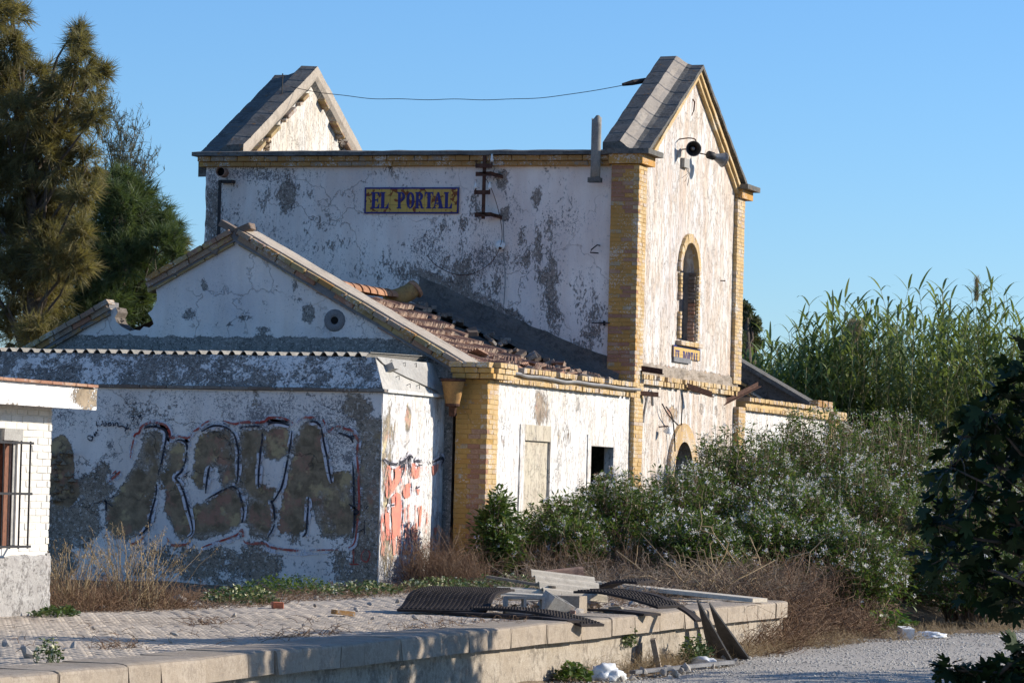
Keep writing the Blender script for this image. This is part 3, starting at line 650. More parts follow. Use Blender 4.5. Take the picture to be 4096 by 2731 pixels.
wall('side_wall', 'Y', TY0, .5, jagged([(TX0, 2.4), (TX1 - .02, 2.4), (TX1 - .02, TZ), (TX0, TZ)], .1, .012, 4, keep=(0, 1, 2)), (), .11, MT['tower_shade'], tower, paint_side, .012, 5)

def arch(cy, w, zs, z0, n=12):
    r = w / 2
    return [(cy - r, z0), (cy + r, z0)] + [(cy + r * math.cos(math.pi * i / n), zs + r * .95 * math.sin(math.pi * i / n)) for i in range(n + 1)]
WIN = arch(61.72, 1.12, 5.27, 4.06)
DOOR = arch(61.55, 1.25, 1.68, 0.0)
def paint_front(P):
    u = blobs(P, [(62, 3.45, 4.5, .14, 1)], .3)
    g = np.maximum(u, blobs(P, [(59.6, 2.82, .5, .25, .7), (60.9, 2.75, .5, .18, .9), (62.9, 2.9, .25, .14, .9), (63.9, 2.9, .25, .16, .9), (59.9, 2.0, .12, .5, .6)]))
    s_ = blobs(P, [(58.9, 5, .3, 2.2, .3), (63.5, 7.4, .5, .8, .25), (61, 7.8, .7, .6, .25)])
    return np.stack([g, u + blobs(P, [(60.4, 6.2, 1.2, 1.1, .35), (60.6, 2.8, .8, .3, .6)]), s_], 1)
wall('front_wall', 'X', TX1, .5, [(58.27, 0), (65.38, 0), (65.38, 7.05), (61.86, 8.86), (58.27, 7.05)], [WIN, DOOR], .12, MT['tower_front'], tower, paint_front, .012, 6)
def paint_in(P):
    return np.stack([blobs(P, [(59.75, 7.3, .22, .4, 1), (63.6, 7.5, .25, .5, 1)], .25), blobs(P, [(59.75, 7.3, .3, .5, 1), (63.6, 7.5, .4, .7, 1)]), blobs(P, [(61.6, 8.4, .3, .3, .4)])], 1)
wall('back_wall', 'X', -23.78, .5, [(58.35, 2.4), (65.3, 2.4), (65.3, 7.05), (61.86, 8.86), (58.35, 7.05)], (), .12, MT['inner_gable'], tower, paint_in, .01, 7)
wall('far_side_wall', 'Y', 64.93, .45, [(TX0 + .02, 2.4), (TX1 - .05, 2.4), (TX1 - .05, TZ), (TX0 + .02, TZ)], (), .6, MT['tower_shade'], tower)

# long cornice on the shaded side: two brick courses under a weathered slab
cor = MB().box(TX0 - .1, -16.96, 58.16, 58.3, 6.84, 7.02).build('cornice', MT['joint_ochre'], tower)
for row, (z0, h, pr) in enumerate(((6.845, .075, .10), (6.928, .085, .14))):
    x = TX0 - .12 + (0 if row else .1)
    while x < -16.98:
        L = min(.25, -16.96 - x); brick('cornice', cor, (x + L / 2, 58.25 - pr / 2, z0 + h / 2), (L - .008, pr + .02, h), name='cornice_brick'); x += .25
def slab_x(name, x0, x1, prof, mat, parent, step=.15, amp=.012, seed=1):
    """profile (y,z) swept along X, edges worn uneven"""
    xs = np.arange(x0, x1 + 1e-6, (x1 - x0) / max(1, round((x1 - x0) / step))); n = len(prof); V = []; F = []
    for i, x in enumerate(xs):
        for j, (y, z) in enumerate(prof):
            V.append((x, y + amp * vnoise((x * 3, j * 5.1, 0), 1, seed), z + amp * vnoise((x * 3, j * 3.7, 4), 1, seed)))
    for i in range(len(xs) - 1):
        for j in range(n): F.append((i * n + j, (i + 1) * n + j, (i + 1) * n + (j + 1) % n, i * n + (j + 1) % n))
    F.append(tuple(range(n))); F.append(tuple((len(xs) - 1) * n + j for j in range(n - 1, -1, -1)))
    return put(name, list_mesh(name, V, F, mat), parent)
slab_x('cornice_slab', TX0 - .2, -16.9, [(58.04, 7.02), (58.8, 7.02), (58.8, 7.15), (58.35, 7.13), (58.05, 7.085)], MT['coping'], tower, amp=.014)
# raised cap where the front gable lands, both ends
def caps(y0, y1, nm='gable_foot'):
    f = MB().box(-16.95, -16.36, y0 + .06, y1 - .06, 6.87, 7.03).build(nm, MT['ochre'], tower)
    rough(MB().box(-17.0, -16.24, y0, y1, 7.032, 7.12).build('cap_slab', MT['coping'], f).data, .01, 5)
    return f
caps(58.02, 58.95); caps(64.9, 65.85)

def gable(name, prof, mat, y0, ya, y1, zf, za, parent=tower, seed=2):
    """coping profile (x, dz) carried up one rake and down the other"""
    st = list(np.linspace(y0, ya, 22)) + list(np.linspace(ya, y1, 22))[1:]
    V = []; F = []; n = len(prof)
    st = sorted(set(st + [v for q in range(2, len(st) - 2, 3) if abs(st[q] - ya) > .1 for v in (st[q] - .02, st[q] + .02)])); jn = {st[q] for q in range(len(st)) if 0 < q < len(st) - 1 and st[q + 1] - st[q] < .03 and st[q] - st[q - 1] < .03}
    for y in st:
        zr = za - abs(y - ya) / (ya - y0 if y < ya else y1 - ya) * (za - zf)
        for j, (x, dz) in enumerate(prof): V.append((x + .008 * vnoise((y * 3, j * 4.3, 1), 1, seed), y, zr + dz + .02 * vnoise((y * 3.3, j * 2.9, 2), 1, seed) - (.014 if y in jn else 0)))
    for i in range(len(st) - 1):
        for j in range(n): F.append((i * n + j, i * n + (j + 1) % n, (i + 1) * n + (j + 1) % n, (i + 1) * n + j))
    F.append(tuple(range(n - 1, -1, -1))); F.append(tuple((len(st) - 1) * n + j for j in range(n)))
    return put(name, list_mesh(name, V, F, mat), parent)
GF = (58.35, 61.86, 65.38, 7.1, 8.97)
gc = gable('gable_coping', [(-17.14, -.3), (-17.14, .16), (-16.84, .17), (-16.78, .13), (-16.71, .075), (-16.63, .03), (-16.55, .005), (-16.34, 0), (-16.34, -.075), (-16.5, -.085), (-16.6, -.3)], MT['coping'], *GF)
gable('raking_cornice', [(-16.52, -.09), (-16.385, -.078), (-16.385, -.155), (-16.43, -.16), (-16.43, -.25), (-16.52, -.255)], MT['ochre_lit'], 58.5, 61.86, 65.25, 7.02, 8.955, seed=4)
gc.data.materials.append(MT['coping_pale'])
n_ = 11
for p_ in gc.data.polygons:
    j = min(i % n_ for i in p_.vertices) if len(p_.vertices) == 4 else -1
    js = sorted({i % n_ for i in p_.vertices})
    if js in ([2, 3], [3, 4], [4, 5]): p_.material_index = 1  # hollow of the coping painted paler where the sun catches it
bc = gable('gable_coping', [(-24.5, -.4), (-24.5, .0), (-24.24, .01), (-24.12, .05), (-24.02, .14), (-23.98, .17), (-23.66, .16), (-23.66, -.02), (-23.7, -.12), (-23.9, -.4)], MT['coping'], 58.35, 61.86, 65.3, 7.08, 8.87, seed=9)
bc.data.materials.append(MT['coping_pale'])
for p_ in bc.data.polygons:
    if sorted({i % 10 for i in p_.vertices}) in ([6, 7], [7, 8]): p_.material_index = 1
# stubs of roof tile left in the inner face of the back gable, with crumbled mortar round them
sl = math.atan2(8.87 - 7.08, 61.86 - 58.35)
for i, (f, w) in enumerate(((.1, .5), (.22, .42), (.42, .5), (.66, .42), (.86, .3))):
    y = 58.5 + f * 3.3; z = 7.1 + f * 1.74 - .2
    st = put('tile_stub', R.choice(BR['rake']), tower, (-23.74, y, z), (sl, 0, 0), (.16, w, .07))
    MB().box(-23.85, -23.775, -.0, .0, 0, 0)
    put('tile_stub', R.choice(BR['flaking']), tower, (-23.755, y - .1, z - .1), (sl, 0, .1), (.1, w * .8, .06))
for i, (f, w) in enumerate(((.06, .6), (.22, .75), (.42, .6), (.62, .55), (.85, .3))):
    y = 65.15 - f * 3.3; z = 7.1 + f * 1.74 - .2
    put('tile_stub', R.choice(BR['rake']), tower, (-23.66 if i == 1 else -23.72, y, z), (-sl, .25 if i == 1 else 0, 0), (.34 if i == 1 else .17, w, .05))
def lumpy(name, pts, r, mat, parent, seed=1, n=9, flat=1.0):
    """crumbled masonry: many irregular stones bound together as one mass"""
    V, F = [], []; rs = random.Random(seed); mb = MB()
    for p in pts:
        for q in range(n):
            c = Vector(p) + Vector((rs.uniform(-1, 1) * r * flat, rs.uniform(-1, 1) * r, rs.uniform(-1, 1) * r)); s = rs.uniform(.25, .6) * r
            mb.add([c + Vector(v) * s * rs.uniform(.7, 1.3) for v in oct_v], [tuple(f) for f in oct_f])
    return mb.build(name, mat, parent)
tag(lumpy('rubble_core', [(-23.78, 59.72, 7.1), (-23.78, 59.75, 7.35), (-23.78, 59.8, 7.55), (-23.8, 59.9, 7.75)], .12, MT['rubble'], tower, 3, 12, .35), kind='stuff')
tag(lumpy('rubble_core', [(-23.78, 63.7, 7.1), (-23.78, 63.65, 7.4), (-23.78, 64.1, 7.2), (-23.78, 63.5, 7.7), (-23.78, 63.3, 7.95)], .14, MT['mortar_rough'], tower, 4, 12, .35), kind='stuff')

# corner piers of the block
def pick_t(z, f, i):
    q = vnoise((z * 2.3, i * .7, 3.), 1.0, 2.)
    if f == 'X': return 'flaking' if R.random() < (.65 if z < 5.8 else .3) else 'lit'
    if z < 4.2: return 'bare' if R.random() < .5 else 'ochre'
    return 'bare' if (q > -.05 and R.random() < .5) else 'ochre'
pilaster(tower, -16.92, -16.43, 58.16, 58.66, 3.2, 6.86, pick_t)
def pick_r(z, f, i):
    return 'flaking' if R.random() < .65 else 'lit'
pilaster(tower, -16.8, -16.43, 64.93, 65.48, 3.42, 6.86, pick_r, joint='joint')

# tall arched window: brick surround, sill, jambs
wf = MB().box(-16.94, -16.6, 62.27, 62.33, 4.06, 5.3).build('window', MT['mortar_grey'], tower)
for k in range(13):
    a0 = math.pi * (k + .5) / 13; r = .56 + .075
    brick('lit' if R.random() < .7 else 'flaking', wf, (-16.49, 61.72 + r * math.cos(a0), 5.27 + r * .95 * math.sin(a0)), (.1, .16, .15), (a0, 0, 0), 'arch_brick')
z = 4.08
while z < 5.28:
    for s in (-1, 1):
        if s < 0 and (4.55 < z < 4.75 or 5.18 < z): continue
        brick('lit' if R.random() < .5 else 'flaking', wf, (-16.49, 61.72 + s * (.56 + .05), z + .032), (.1, .10 if R.random() < .6 else .13, .058), name='jamb_brick')
    brick('bare' if z < 4.75 else 'dull', wf, (-16.565, 62.255, z + .032), (.12, .09 if R.random() < .7 else .04, .058), name='jamb_brick')
    z += .068
for k in range(5):
    brick('flaking', wf, (-16.47, 60.98 + .15 + k * .3, 4.0), (.16, .285, .085), name='sill_brick')
# jamb at the far side, plastered grey, and a rubble scar
rough(MB().box(-16.98, -16.72, 62.18, 62.29, 4.06, 5.75).build('jamb', MT['mortar_grey'], wf).data, .02, 4)

# brick string course where the canopy was torn away, and the torn band above it
sc_ = MB().box(-16.52, -16.475, 58.62, 65.3, 3.19, 3.38).build('string_course', MT['mortar_rough'], tower)
for row in range(2):
    y = 58.62 + row * .05
    while y < 65.25:
        if R.random() > .10 and not (61.1 < y < 61.35):
            brick('lit' if R.random() < .55 else 'flaking', sc_, (-16.45 + R.uniform(-.01, .012), y + .055, 3.235 + row * .088), (.1, .107, .08), name='header_brick')
        y += .118
mb = MB(); n1, n2 = 60, 6; V = []; F = []
for i in range(n1):
    for j in range(n2):
        y = 58.6 + i * 6.7 / (n1 - 1); z = 3.37 + j * .2 / (n2 - 1)
        if j == n2 - 1: z += .05 * vnoise((y * 3, 0, 0), 1, 3)
        V.append((-16.47 + .05 * vnoise((y * 5, z * 9, 0), 1, 1) - .03 * (j == n2 - 1) , y, z))
for i in range(n1 - 1):
    for j in range(n2 - 1): F.append((i * n2 + j, (i + 1) * n2 + j, (i + 1) * n2 + j + 1, i * n2 + j + 1))
put('torn_band', list_mesh('torn_band', V, F, MT['mortar_rough']), tower)
# arched doorway surround (mostly behind the shrub)
ad = MB().box(-16.95, -16.9, 60.95, 62.2, 0, 2.3).build('doorway', MT['black'], tower)
prof = [(61.55 + r * math.cos(math.pi * k / 16), 1.68 + r * .95 * math.sin(math.pi * k / 16)) for r in (.63, .97) for k in range(17)]
V = [(x, y, z) for x in (-16.52, -16.44) for (y, z) in prof]; F = []
for k in range(16):
    F += [(34 + k, 34 + 17 + k, 34 + 18 + k, 34 + k + 1), (17 + k, 51 + k, 52 + k, 18 + k), (k + 1, 35 + k, 34 + k, k)]
put('arch_surround', list_mesh('arch_surround', V, F, MT['ochre_flaking']), ad)
MB().box(-16.52, -16.44, 60.58, 60.92, 0, 1.68).build('door_jamb', MT['ochre_flaking'], ad)
MB().box(-16.52, -16.44, 62.18, 62.52, 0, 1.68).build('door_jamb', MT['ochre_flaking'], ad)

# ------------------------------------------------------------------ the near wing
WX, WY0, WY1 = -16.47, 49.67, 58.3
wing = thing('station_wing', (-20.2, 54, 0), 'low white station wing with a broken tiled roof and stepped brick gable', 'building')
RK = lambda x: 4.98 - .54 * abs(x + 20.2)        # underside of the raking bricks
gw = [(-23.9, 0), (-16.75, 0), (-16.75, RK(-16.75)), (-20.2, RK(-20.2)), (-21.5, RK(-21.5))]
notch = jagged([(-21.5, RK(-21.5)), (-21.46, 4.05), (-21.6, 3.86), (-21.5, 3.7), (-21.72, 3.6), (-21.95, 3.62), (-22.1, 3.72), (-22.12, RK(-22.12))], .07, .03, 5, closed=False)
outline = gw[:4] + notch + [(-22.12, RK(-22.12)), (-23.9, RK(-23.9))]
def paint_gable(P):
    top = np.clip(1 - (RK(P[:, 0]) - P[:, 1]) / .12, 0, 1) * .5
    base = np.clip((3.52 - P[:, 1]) / .05, 0, 1) * 1.2
    g = blobs(P, [(-19.02, 3.86, .09, .11, 1), (-18.3, 3.9, .1, .06, .6), (-20.95, 3.85, .16, .1, .5), (-19.7, 4.02, .07, .1, .6), (-19.75, 4.3, .05, .12, .6), (-19.55, 4.25, .14, .04, .6), (-20.1, 3.85, .1, .1, .45), (-19.75, 3.6, .14, .1, .5), (-19.2, 4.1, .04, .09, .6), (-20.4, 4.1, .03, .14, .6), (-20.5, 3.7, .3, .05, .4),
                  (-19.25, 4.25, .05, .1, .7), (-18.75, 4.2, .25, .07, .55), (-20.7, 4.3, .06, .1, .7), (-19.4, 4.42, .05, .06, .8), (-19.2, 4.75, .3, .08, .7)])
    return np.stack([np.maximum(np.maximum(g, base), top * .6), blobs(P, [(-19.4, 4.72, .4, .12, .9)]), top * .7], 1)
wall('gable_wall', 'Y', WY0, .38, outline, (), .09, MT['gable'], wing, paint_gable, .008, 12, MT['debris'])
vh = MB().lathe([(.05, 0), (.07, -.03), (.15, -.02), (.17, .0), (.16, .03)], 16, (-18.62, WY0 + .0, 3.78), (0, 1, 0)).build('vent_hole', MT['mortar_grey'], wing, True)
MB().lathe([(0, 0), (.065, 0)], 12, (-18.62, WY0 - .012, 3.78), (0, -1, 0)).build('dark_bore', MT['black'], vh)  # black disc painted as the dark inside the hole
# raking courses: real bricks, three rows
def rake(parent, x_from, x_to, sgn):
    ang = math.atan(.54) * sgn      # rising towards the ridge
    rows = ((.12, .078, 'rake', .235, 49.515), (.035, .08, 'rake', .33, 49.565), (-.04, .07, 'rake', .40, 49.61))
    L = abs(x_to - x_from) / math.cos(ang)
    for k, (dz, h, kind, bl, yf) in enumerate(rows):
        n = int(L / bl)
        for i in range(n):
            f = (i + .5) / n; x = x_from + (x_to - x_from) * f
            if k and R.random() < .05: continue
            o = brick(kind if R.random() < .75 else ('bare' if R.random() < .5 else 'cornice'), parent, (x, yf + .15, RK(x) + dz + R.uniform(-.006, .006)), (L / n - .012, .3, h), (0, -ang + R.uniform(-.015, .015), 0), 'raking_brick')
rk = MB().prism([(-16.6, 49.6, RK(-16.6) - .06), (-16.6, 49.6, RK(-16.6) + .14), (-20.2, 49.6, RK(-20.2) + .14), (-20.2, 49.6, RK(-20.2) - .06)], (0, .35, 0)).build('raking_parapet', MT['mortar_grey'], wing)
rake(rk, -20.15, -16.45, -1)
rl = MB().prism([(-21.5, 49.6, RK(-21.5) - .04), (-21.5, 49.6, RK(-21.5) + .12), (-20.2, 49.6, RK(-20.2) + .12), (-20.2, 49.6, RK(-20.2) - .04)], (0, .35, 0)).build('raking_parapet', MT['mortar_grey'], wing)
rake(rl, -21.6, -20.25, 1)
rl2 = MB().prism([(-23.9, 49.6, RK(-23.9) - .05), (-23.9, 49.6, RK(-23.9) + .12), (-22.2, 49.6, RK(-22.2) + .12), (-22.2, 49.6, RK(-22.2) - .05)], (0, .35, 0)).build('raking_parapet', MT['mortar_grey'], wing)
rake(rl2, -23.95, -22.2, 1)
tag(lumpy('broken_edge', [(-22.12, 49.75, 3.9), (-22.05, 49.75, 3.75), (-21.9, 49.8, 3.6), (-21.65, 49.8, 3.6), (-21.5, 49.8, 3.78), (-21.48, 49.8, 4.0)], .035, MT['debris'], wing, 6, 8, 1), kind='stuff')
# cement weathering on top of the parapet (two beds with a groove between)
def bed(name, x0, x1, y0, y1, dz, mat, seed, th=.05):
    n = 24; V = []; F = []
    for i in range(n + 1):
        x = x0 + (x1 - x0) * i / n; zr = RK(x) + dz
        for j, (y, z) in enumerate(((y0, zr - th), (y0, zr), ((y0 + y1) / 2, zr + .02), (y1, zr), (y1, zr - th - .15))):
            V.append((x, y + .012 * vnoise((x * 4, j, 0), 1, seed), z + .014 * vnoise((x * 4, j * 3., 5), 1, seed)))
    for i in range(n):
        for j in range(5): F.append((i * 5 + j, i * 5 + (j + 1) % 5, (i + 1) * 5 + (j + 1) % 5, (i + 1) * 5 + j))
    F += [(4, 3, 2, 1, 0), tuple(n * 5 + j for j in range(5))]
    return put(name, list_mesh(name, V, F, mat), wing)
bed('parapet_bed', -20.1, -16.4, 49.62, 50.12, .19, MT['coping_pale'], 3)
bed('parapet_bed', -20.15, -16.55, 50.2, 50.5, .17, MT['coping_pale'], 5, .25)
bed('parapet_bed', -21.5, -20.25, 49.6, 49.95, .16, MT['coping_pale'], 7)
for x, dz, ry in ((-20.35, .3, .5), (-20.1, .24, -.4), (-20.6, .12, .5)):
    brick('dull', rl, (x, 49.72, RK(x) + dz - .05), (.26, .3, .1), (0, ry, .1), 'loose_brick')

# front wall with its blocked doorway and window
DW = [(52.1, 0), (53.65, 0), (53.65, 2.3), (52.1, 2.3)]; WW = [(55.76, 1.05), (57.1, 1.05), (57.1, 2.11), (55.76, 2.11)]
def paint_wf(P):
    g = blobs(P, [(53.0, 2.62, .45, .3, .9), (54.2, 2.2, .5, .25, .42), (55.0, 2.75, .16, .16, .5), (51.2, 2.1, .22, .14, .5), (53.9, 1.8, .3, .4, .4), (55.2, 2.3, .1, .5, .4)])
    return np.stack([g, blobs(P, [(53.0, 2.6, .7, .5, .8), (54.3, 2.1, .6, .5, .5)]), blobs(P, [(50.4, 1, .3, 1.5, .2)])], 1)
wall('front_wall', 'X', WX, .15, [(49.75, 0), (58.2, 0), (58.2, 3.0), (49.75, 3.0)], [DW, WW], .1, MT['wing_front'], wing, paint_wf, .012, 14)
dr = MB().box(-16.75, -16.497, 52.0, 53.75, 0, 2.4).build('blocked_doorway', MT['mortar_rough'], wing)
MT['beige'] = M_plaster('beige_render', white=(.56, .49, .37), tint=(.5, .43, .32), th=.61, crack=.3, soot=.1, stain=(.6, .53, .42), mortar=(.7, .68, .64), under_th=.9, flake=.3)
dr.data.materials.clear(); dr.data.materials.append(MT['beige'])
for nm, b in (('frame', (52.0, 52.22, 0, 2.36)), ('frame', (53.55, 53.78, 0, 2.36)), ('frame', (52.225, 53.545, 2.12, 2.36))):
    MB().box(-16.7, -16.452, *b).build(nm, MT['beige'] if b[1] > 53.5 and b[0] < 52.5 else MT['wing_front'], dr)
wd = MB().box(-17.9, -17.8, 53.8, 58.1, .3, 2.9).build('window', MT['black'], wing)  # black sheet painted as the darkness of the room behind
MB().box(-17.8, -16.64, 57.95, 58.05, .3, 2.9).build('room_wall', MT['dark_inner'], wd); MB().box(-17.8, -16.64, 54.0, 57.94, 2.75, 2.85).build('room_ceiling', MT['dark_inner'], wd)
for b in ((55.6, 55.78, 1.0, 2.28), (57.08, 57.3, 1.0, 2.28), (55.785, 57.075, 2.1, 2.28)):
    MB().box(-16.6, -16.452, *b).build('frame', MT['wing_front'], wd)
MB().box(-17.1, -17.0, 56.3, 56.36, 1.05, 2.1).box(-17.1, -17.02, 55.8, 57.1, 1.62, 1.68).build('broken_sash', MT['wood'], wd)

# cornice: two courses of headers with a neck between
def cornice_y(parent, y0, y1, gaps, kinds=('lit', 'flaking')):
    c = MB().box(-16.6, -16.40, y0, y1, 3.02, 3.125).build('cornice', MT['ochre_lit'], parent)
    MB().box(-16.9, -16.44, y0 + .01, y1 - .01, 2.965, 3.02).box(-16.9, -16.45, y0 + .01, y1 - .01, 3.125, 3.19).build('mortar_bed', MT['mortar_rough'], c)
    for z, pr, nm in ((3.155, .15, 'header_brick'), (2.985, .09, 'header_brick')):
        y = y0
        while y < y1 - .05:
            if not (any(a < y < b for a, b in gaps) and z > 3.1) and R.random() > .03:
                brick(kinds[0] if R.random() < .4 else kinds[1], c, (-16.53 + pr / 2 + R.uniform(-.008, .008), y + .057, z + R.uniform(-.004, .004)), (pr + .12, .112, .078 if z > 3.1 else .07), (R.uniform(-.02, .02), 0, R.uniform(-.02, .02)), nm)
            y += .118
    return c
cornice_y(wing, 50.35, 58.05, ((51.3, 51.55), (53.3, 53.5), (54.4, 54.62), (56.0, 56.15)))
# corner pier and its cap
def pick_w(z, f, i):
    if f == 'X': return 'flaking' if R.random() < .5 else 'lit'
    if i == 1 and .35 < z < 2.2 and vnoise((z * 1.3, 0, 0), 1, 4) > -.35: return 'bare'
    return 'flat' if R.random() < .9 else 'ochre'
pw = pilaster(wing, -16.68, -16.2, 49.58, 50.1, 0.0, 2.95, pick_w, course=.072, missing=lambda z, k: (k in (1, 5) and 2.0 < z < 2.08))
pc = MB().box(-16.7, -16.12, 49.48, 50.33, 2.955, 3.19).build('pier_cap', MT['mortar_rough'], wing)
for row, (z, e) in enumerate(((2.995, .03), (3.075, .055), (3.155, .085))):
    x = -16.85
    for i in range(3):
        brick('flat' if row < 2 else 'flaking', pc, (-16.6 + i * .21 - .02 * row, 49.52 - e / 2, z), (.2, .12 + e, .074), name='cap_brick')
    for i in range(5):
        brick('lit', pc, (-16.15 + e / 2, 49.64 + i * .16, z), (.12 + e, .152, .074), name='cap_brick')
# pier between wing and centre block
pilaster(wing, -16.7, -16.39, 58.06, 58.6, 1.2, 3.2, lambda z, f, i: 'flaking' if z < 2.6 and R.random() < .7 else 'lit', name='pilaster')

# roof: sagging deck, rows of ribbed tiles, ridge tiles, mortar fillet against the block
RZ = lambda x, y=52.: 4.5 + (x + 20.2) * -.395 - .12 * math.sin(max(0, min(1, (y - 50.3) / 8)) * math.pi) * math.sin(max(0, min(1, (-16.7 - x) / 3.5)) * math.pi)
V = []; F = []; n1, n2 = 15, 25
for i in range(n1):
    for j in range(n2):
        x = -16.62 - i * 3.55 / (n1 - 1); y = 50.15 + j * 8.05 / (n2 - 1); V.append((x, y, RZ(x, y) - .07 + .03 * vnoise((x * 2, y * 2, 0), 1, 2)))
for i in range(n1 - 1):
    for j in range(n2 - 1): F.append((i * n2 + j, (i + 1) * n2 + j, (i + 1) * n2 + j + 1, i * n2 + j + 1)[::-1])
roof = put('roof', list_mesh('roof', V, F, MT['debris']), wing)
bs = MB(); V = []; F = []
for i in range(2):
    for j in range(25): V.append((-20.17 - i * 3.55, 50.15 + j * 8.05 / 24, RZ(-20.2) - .09 - i * 1.45))
for j in range(24): F.append((j, j + 1, 26 + j, 25 + j))
put('back_slope', list_mesh('back_slope', V, F, MT['tile_side']), roof)
def roof_tile(k):
    """ribbed interlocking tile with a thick pale lower end; x is down the slope, y across"""
    q = random.Random(k); prof = []
    for r_ in range(4):
        y0 = -.118 + r_ * .059; h = .034 + q.uniform(-.004, .006)
        prof += [(y0, .006), (y0 + .012, h), (y0 + .034, h), (y0 + .046, .006)]
    prof.append((.118, .006))
    V = []; F = []; n = len(prof)
    for x, dz in ((-.2, -.012), (.2, .03)):
        V += [(x + (q.uniform(-.02, .012) if x > 0 else 0), y, z + dz) for y, z in prof]
    V += [(V[n + i][0] - .004, prof[i][0], -.012) for i in range(n)]
    for i in range(n - 1): F.append((i, n + i, n + i + 1, i + 1))
    m = len(F)
    for i in range(n - 1): F.append((n + i, 2 * n + i, 2 * n + i + 1, n + i + 1))
    me = list_mesh('roof_tile', V, F, MT['tile_side']); me.materials.append(MT['tile_end'])
    for i in range(m, len(F)): me.polygons[i].material_index = 1
    return me
TILES = [roof_tile(k) for k in range(4)]
ra = math.atan(.395)
row = 0; x = -16.95
while x > -20.15:
    y = 50.62
    while y < 57.7:
        lim = np.interp(x, [-20.2, -19.3, -18.2, -17.3, -16.9], [57.0, 56.4, 55.9, 56.6, 56.4])
        loose = x > -17.5
        if y < lim + R.uniform(-.3, .3) and R.random() > (.34 if loose else .05 if y < lim - .8 else .25):
            sag = RZ(x + .01, y)
            k = 3.5 if loose else 1.3 if R.random() < .9 else 4.0
            put('roof_tile', R.choice(TILES), roof, (x, y, sag + R.uniform(0, .012) + (.03 * R.random() if loose else 0)), (R.uniform(-.03, .03) * k, ra - .045 + R.uniform(-.025, .025) * k, R.uniform(-.02, .02) * k * 1.6))
        y += .236
    x -= .325; row += 1
def barrel(parent, c, r, L, d, mat, name, n=10, half=True, taper=.85):
    mb = MB(); d = Vector(d).normalized(); u = d.cross(Vector((0, 0, 1))).normalized(); w = u.cross(d); V = []; F = []
    for i, (f, rr) in enumerate(((0, r), (0, r * .9), (1, r * .9 * taper), (1, r * taper))):
        for k in range(n + 1):
            a0 = math.pi * k / n * (1 if half else 2); V.append(Vector(c) + d * (f - .5) * L + (u * math.cos(a0) + w * math.sin(a0)) * rr)
    m = n + 1
    for k in range(n):
        F += [(k, k + 1, m * 3 + k + 1, m * 3 + k), (m + k, m * 2 + k, m * 2 + k + 1, m + k + 1), (k, m + k, m + k + 1, k + 1), (m * 2 + k, m * 3 + k, m * 3 + k + 1, m * 2 + k + 1)]
    return put(name, list_mesh(name, V, F, mat, False), parent)
y = 50.7
while y < 56.5:
    barrel(roof, (-20.2, y, 4.5 + R.uniform(-.01, .01)), .135, .42, (R.uniform(-.03, .03), 1, 0), MT['clay'], 'ridge_tile'); y += .36
# cement fillet down the wall of the block
V = []; F = []; n1 = 26
for i in range(n1):
    x = -16.7 - i * 3.6 / (n1 - 1); zr = RZ(x, 58)
    for j, (dy, dz) in enumerate(((.0, .42), (-.05, .3), (-.12, .14), (-.45, .07), (-.75, .0))):
        V.append((x, 58.24 + dy + .05 * vnoise((x * 3, j, 0), 1, 1) * (j > 0), zr + dz + .045 * vnoise((x * 4, j * 2., 3), 1, 2)))
for i in range(n1 - 1):
    for j in range(4): F.append((i * 5 + j, i * 5 + j + 1, (i + 1) * 5 + j + 1, (i + 1) * 5 + j)[::-1])
put('mortar_fillet', list_mesh('mortar_fillet', V, F, MT['debris']), roof)
for i in range(46):
    x = R.uniform(-20.0, -16.8); y = R.uniform(56.4, 58.1)
    s = R.uniform(.04, .14); put('rubble_stone', R.choice(BR['dull']), roof, (x, y, RZ(x, y) + .02 + s * .2), (R.uniform(-.6, .6), R.uniform(-.6, .6), R.uniform(0, 3)), (s * 1.4, s, s * .6))
for i in range(60):
    x = R.uniform(-17.3, -16.6); y = R.uniform(51, 58)
    s = R.uniform(.05, .15); put('rubble_stone', R.choice(BR['dull' if R.random() < .6 else 'bare']), roof, (x, y, 3.16 + s * .25), (R.uniform(-.4, .4), R.uniform(-.4, .4), R.uniform(0, 3)), (s * 1.5, s, s * .6))

for i in range(26):
    x = R.uniform(-17.4, -16.7); y = R.uniform(51.5, 57.8); put('broken_tile', R.choice(TILES), roof, (x, y, RZ(x, y) + R.uniform(.03, .1)), (R.uniform(-.3, .3), ra + R.uniform(-.4, .4), R.uniform(-1.5, 1.5)), (R.uniform(.3, .8), R.uniform(.5, 1), 1))

# ------------------------------------------------------------------ the far wing
fwing = thing('station_wing', (-20.2, 70, 0), 'roofless far wing with a sloping dark end wall beyond the tall block', 'building')
wall('front_wall', 'X', WX, .45, [(65.3, 0), (73.9, 0), (73.9, 3.0), (65.3, 3.0)], (), .25, MT['wing_front'], fwing, None, .012, 24)
cornice_y(fwing, 65.75, 73.6, ((71.2, 73.6),))
RF = lambda x: 5.0 - .55 * abs(x + 20.2)
wall('end_gable', 'Y', 73.8, .4, [(-23.9, 0), (-16.95, 0), (-16.95, RF(-16.95)), (-20.2, RF(-20.2)), (-23.9, RF(-23.9))], (), .25, MT['dark_inner'], fwing)
mb = MB().prism([(-16.75, 73.6, RF(-16.75)), (-16.75, 73.6, RF(-16.75) + .1), (-20.2, 73.6, RF(-20.2) + .1), (-20.2, 73.6, RF(-20.2))], (0, .75, 0))
rough(mb.build('end_coping', MT['coping'], fwing).data, .01, 3)
